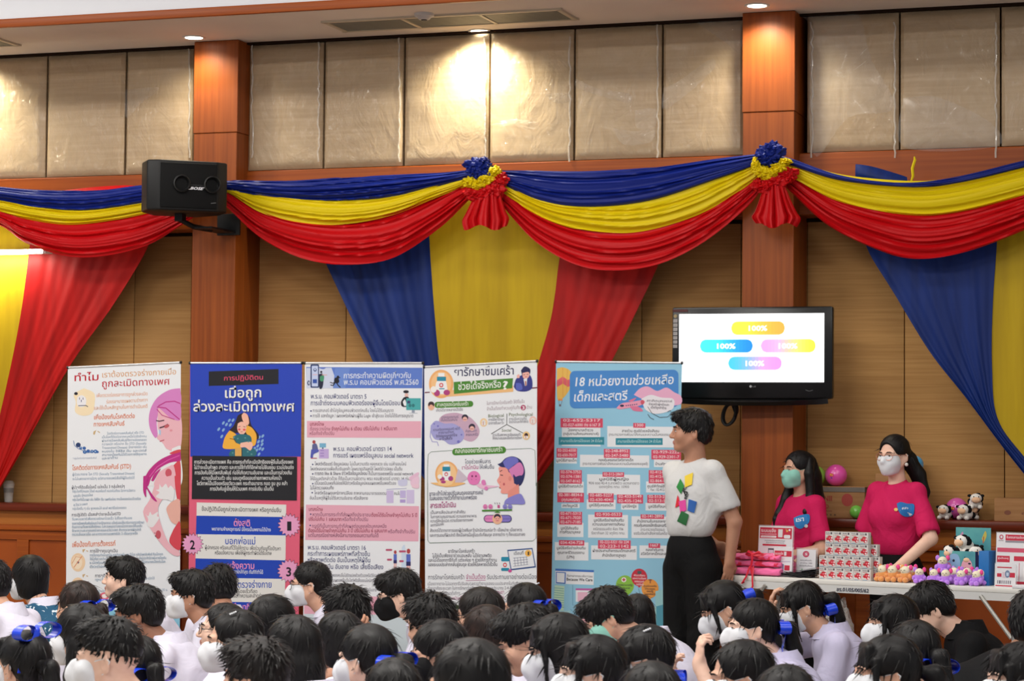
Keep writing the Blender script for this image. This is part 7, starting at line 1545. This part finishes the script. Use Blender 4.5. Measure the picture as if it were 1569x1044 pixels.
S_(803, 893, 36, 'girl with a hair clip, ponytail and blue bow before the sky-blue banner edge', 'tied', ribbon=(.0, .12, .03), clip=(-.05, .03, .118), skin='mid', top=0.86)
S_(806, 928, -2, 'unmasked boy bowing his head beside the girl with ponytail and clip', 'short', nod=22, skin='mid', top=0.893)
S_(854, 942, -2, 'girl with long strands over a white mask and dark sailor collar', 'bob', mask='white', bangs=True, locks=True, nod=10, skin='fair', top=0.89)
S_(905, 973, -6, 'girl in white mask with straight bangs and low blue bow near the sky-blue banner', 'tied', mask='white', bangs=True, locks=True, ribbon=(.0, .11, -.07), skin='fair', tail=False, top=0.89)
S_(932, 902, 3, 'boy in a mint mask bending forward in a white shirt before the sky-blue banner', 'short', nod=30, mask='mint', skin='mid', lean=.22)
S_(976, 911, 75, 'smooth dark head behind the boy in the mint mask', 'bob', top=0.8)
S_(984, 957, 6, 'girl with a pearl clip, white mask and blue bow before the mint-masked boy', 'tied', mask='white', clip=(.058, .01, .11), ribbon=(.0, .12, -.06), skin='mid', locks=True, tail=False, top=0.88)
S_(995, 1013, 55, 'dark head cropped at the bottom edge below the pearl-clip girl', 'tied', ribbon=(0, .12, 0), top=0.865)
S_(1108, 891, -2, 'girl with hair falling over her white mask at the end of the table', 'tied', nod=22, mask='white', locks=True, bangs=True, ribbon=(0, .12, .02), skin='mid', shirt=SHB, top=0.875)
S_(1152, 917, -4, 'girl in white mask with both hands raised in front of the table', 'tied', mask='white', ribbon=(0, .12, .01), skin='fair', shirt=SHL,
   arms={1: ((.2, -.38, .38), (.12, -.45, .57), (-.05, .05, 1), (-.2, 1, 0), 1.0), -1: ((-.17, -.36, .36), (-.05, -.51, .47), (.05, -.2, .9), (.2, 1, .1), .8)})
S_(1134, 981, 0, 'girl with bare forehead and mask in front of the hand-raising girl', 'tied', mask='white', ribbon=(0, .12, -.03), skin='mid', nod=4, bare=True)
S_(1200, 1018, 55, 'dark head cropped at the bottom edge below the girl under the table', 'tied', top=0.85)
S_(1228, 891, -2, 'girl in lilac white shirt with bangs, earbud and blue bows under the table', 'tied', nod=16, mask='white', bangs=True, locks=True, ribbon=(0, .12, -.04), skin='mid', shirt=SHL, top=0.86,
   arms={-1: ((-.17, -.38, .47), (-.07, -.37, .64), (.02, .05, 1), (.1, 1, 0), .8)})
S_(1366, 912, -4, 'girl in black with a white mask sitting under the toy row of the table', 'bob', mask='white', shirt=SHB, skin='mid', locks=True, bangs=True)
S_(1426, 893, 2, 'student in a black jacket bowing deeply, ear showing, under the table', 'short', nod=28, shirt=SHB, skin='fair', lean=.16)
S_(1400, 950, 62, 'girl with a blue bow and dark ponytail in front of the black jacket', 'tied', ribbon=(0, .12, -.03), shirt=SHB)
S_(1357, 973, -4, 'girl in black with white mask and thin front strands below the table', 'tied', mask='white', bangs=True, locks=True, shirt=SHB, skin='mid', ribbon=(0, .11, -.1), sc=1.03,
   arms={1: ((.2, -.22, .40), (.12, -.37, .51), (-.2, -.8, .35), (-.2, 0, -1), .5)})
S_(1558, 984, -6, 'girl touching her white mask at the picture corner under the table', 'tied', mask='white', bangs=True, locks=True, skin='fair',
   arms={1: ((.2, -.36, .42), (.12, -.34, .54), (-.3, .05, 1), (-.2, 1, 0), .7)})
S_(1600, 902, 178, 'person in black sweater facing away at the picture edge under the table', 'short', shirt=SHB, skin='tan', collar=False, lean=.30, top=.97)
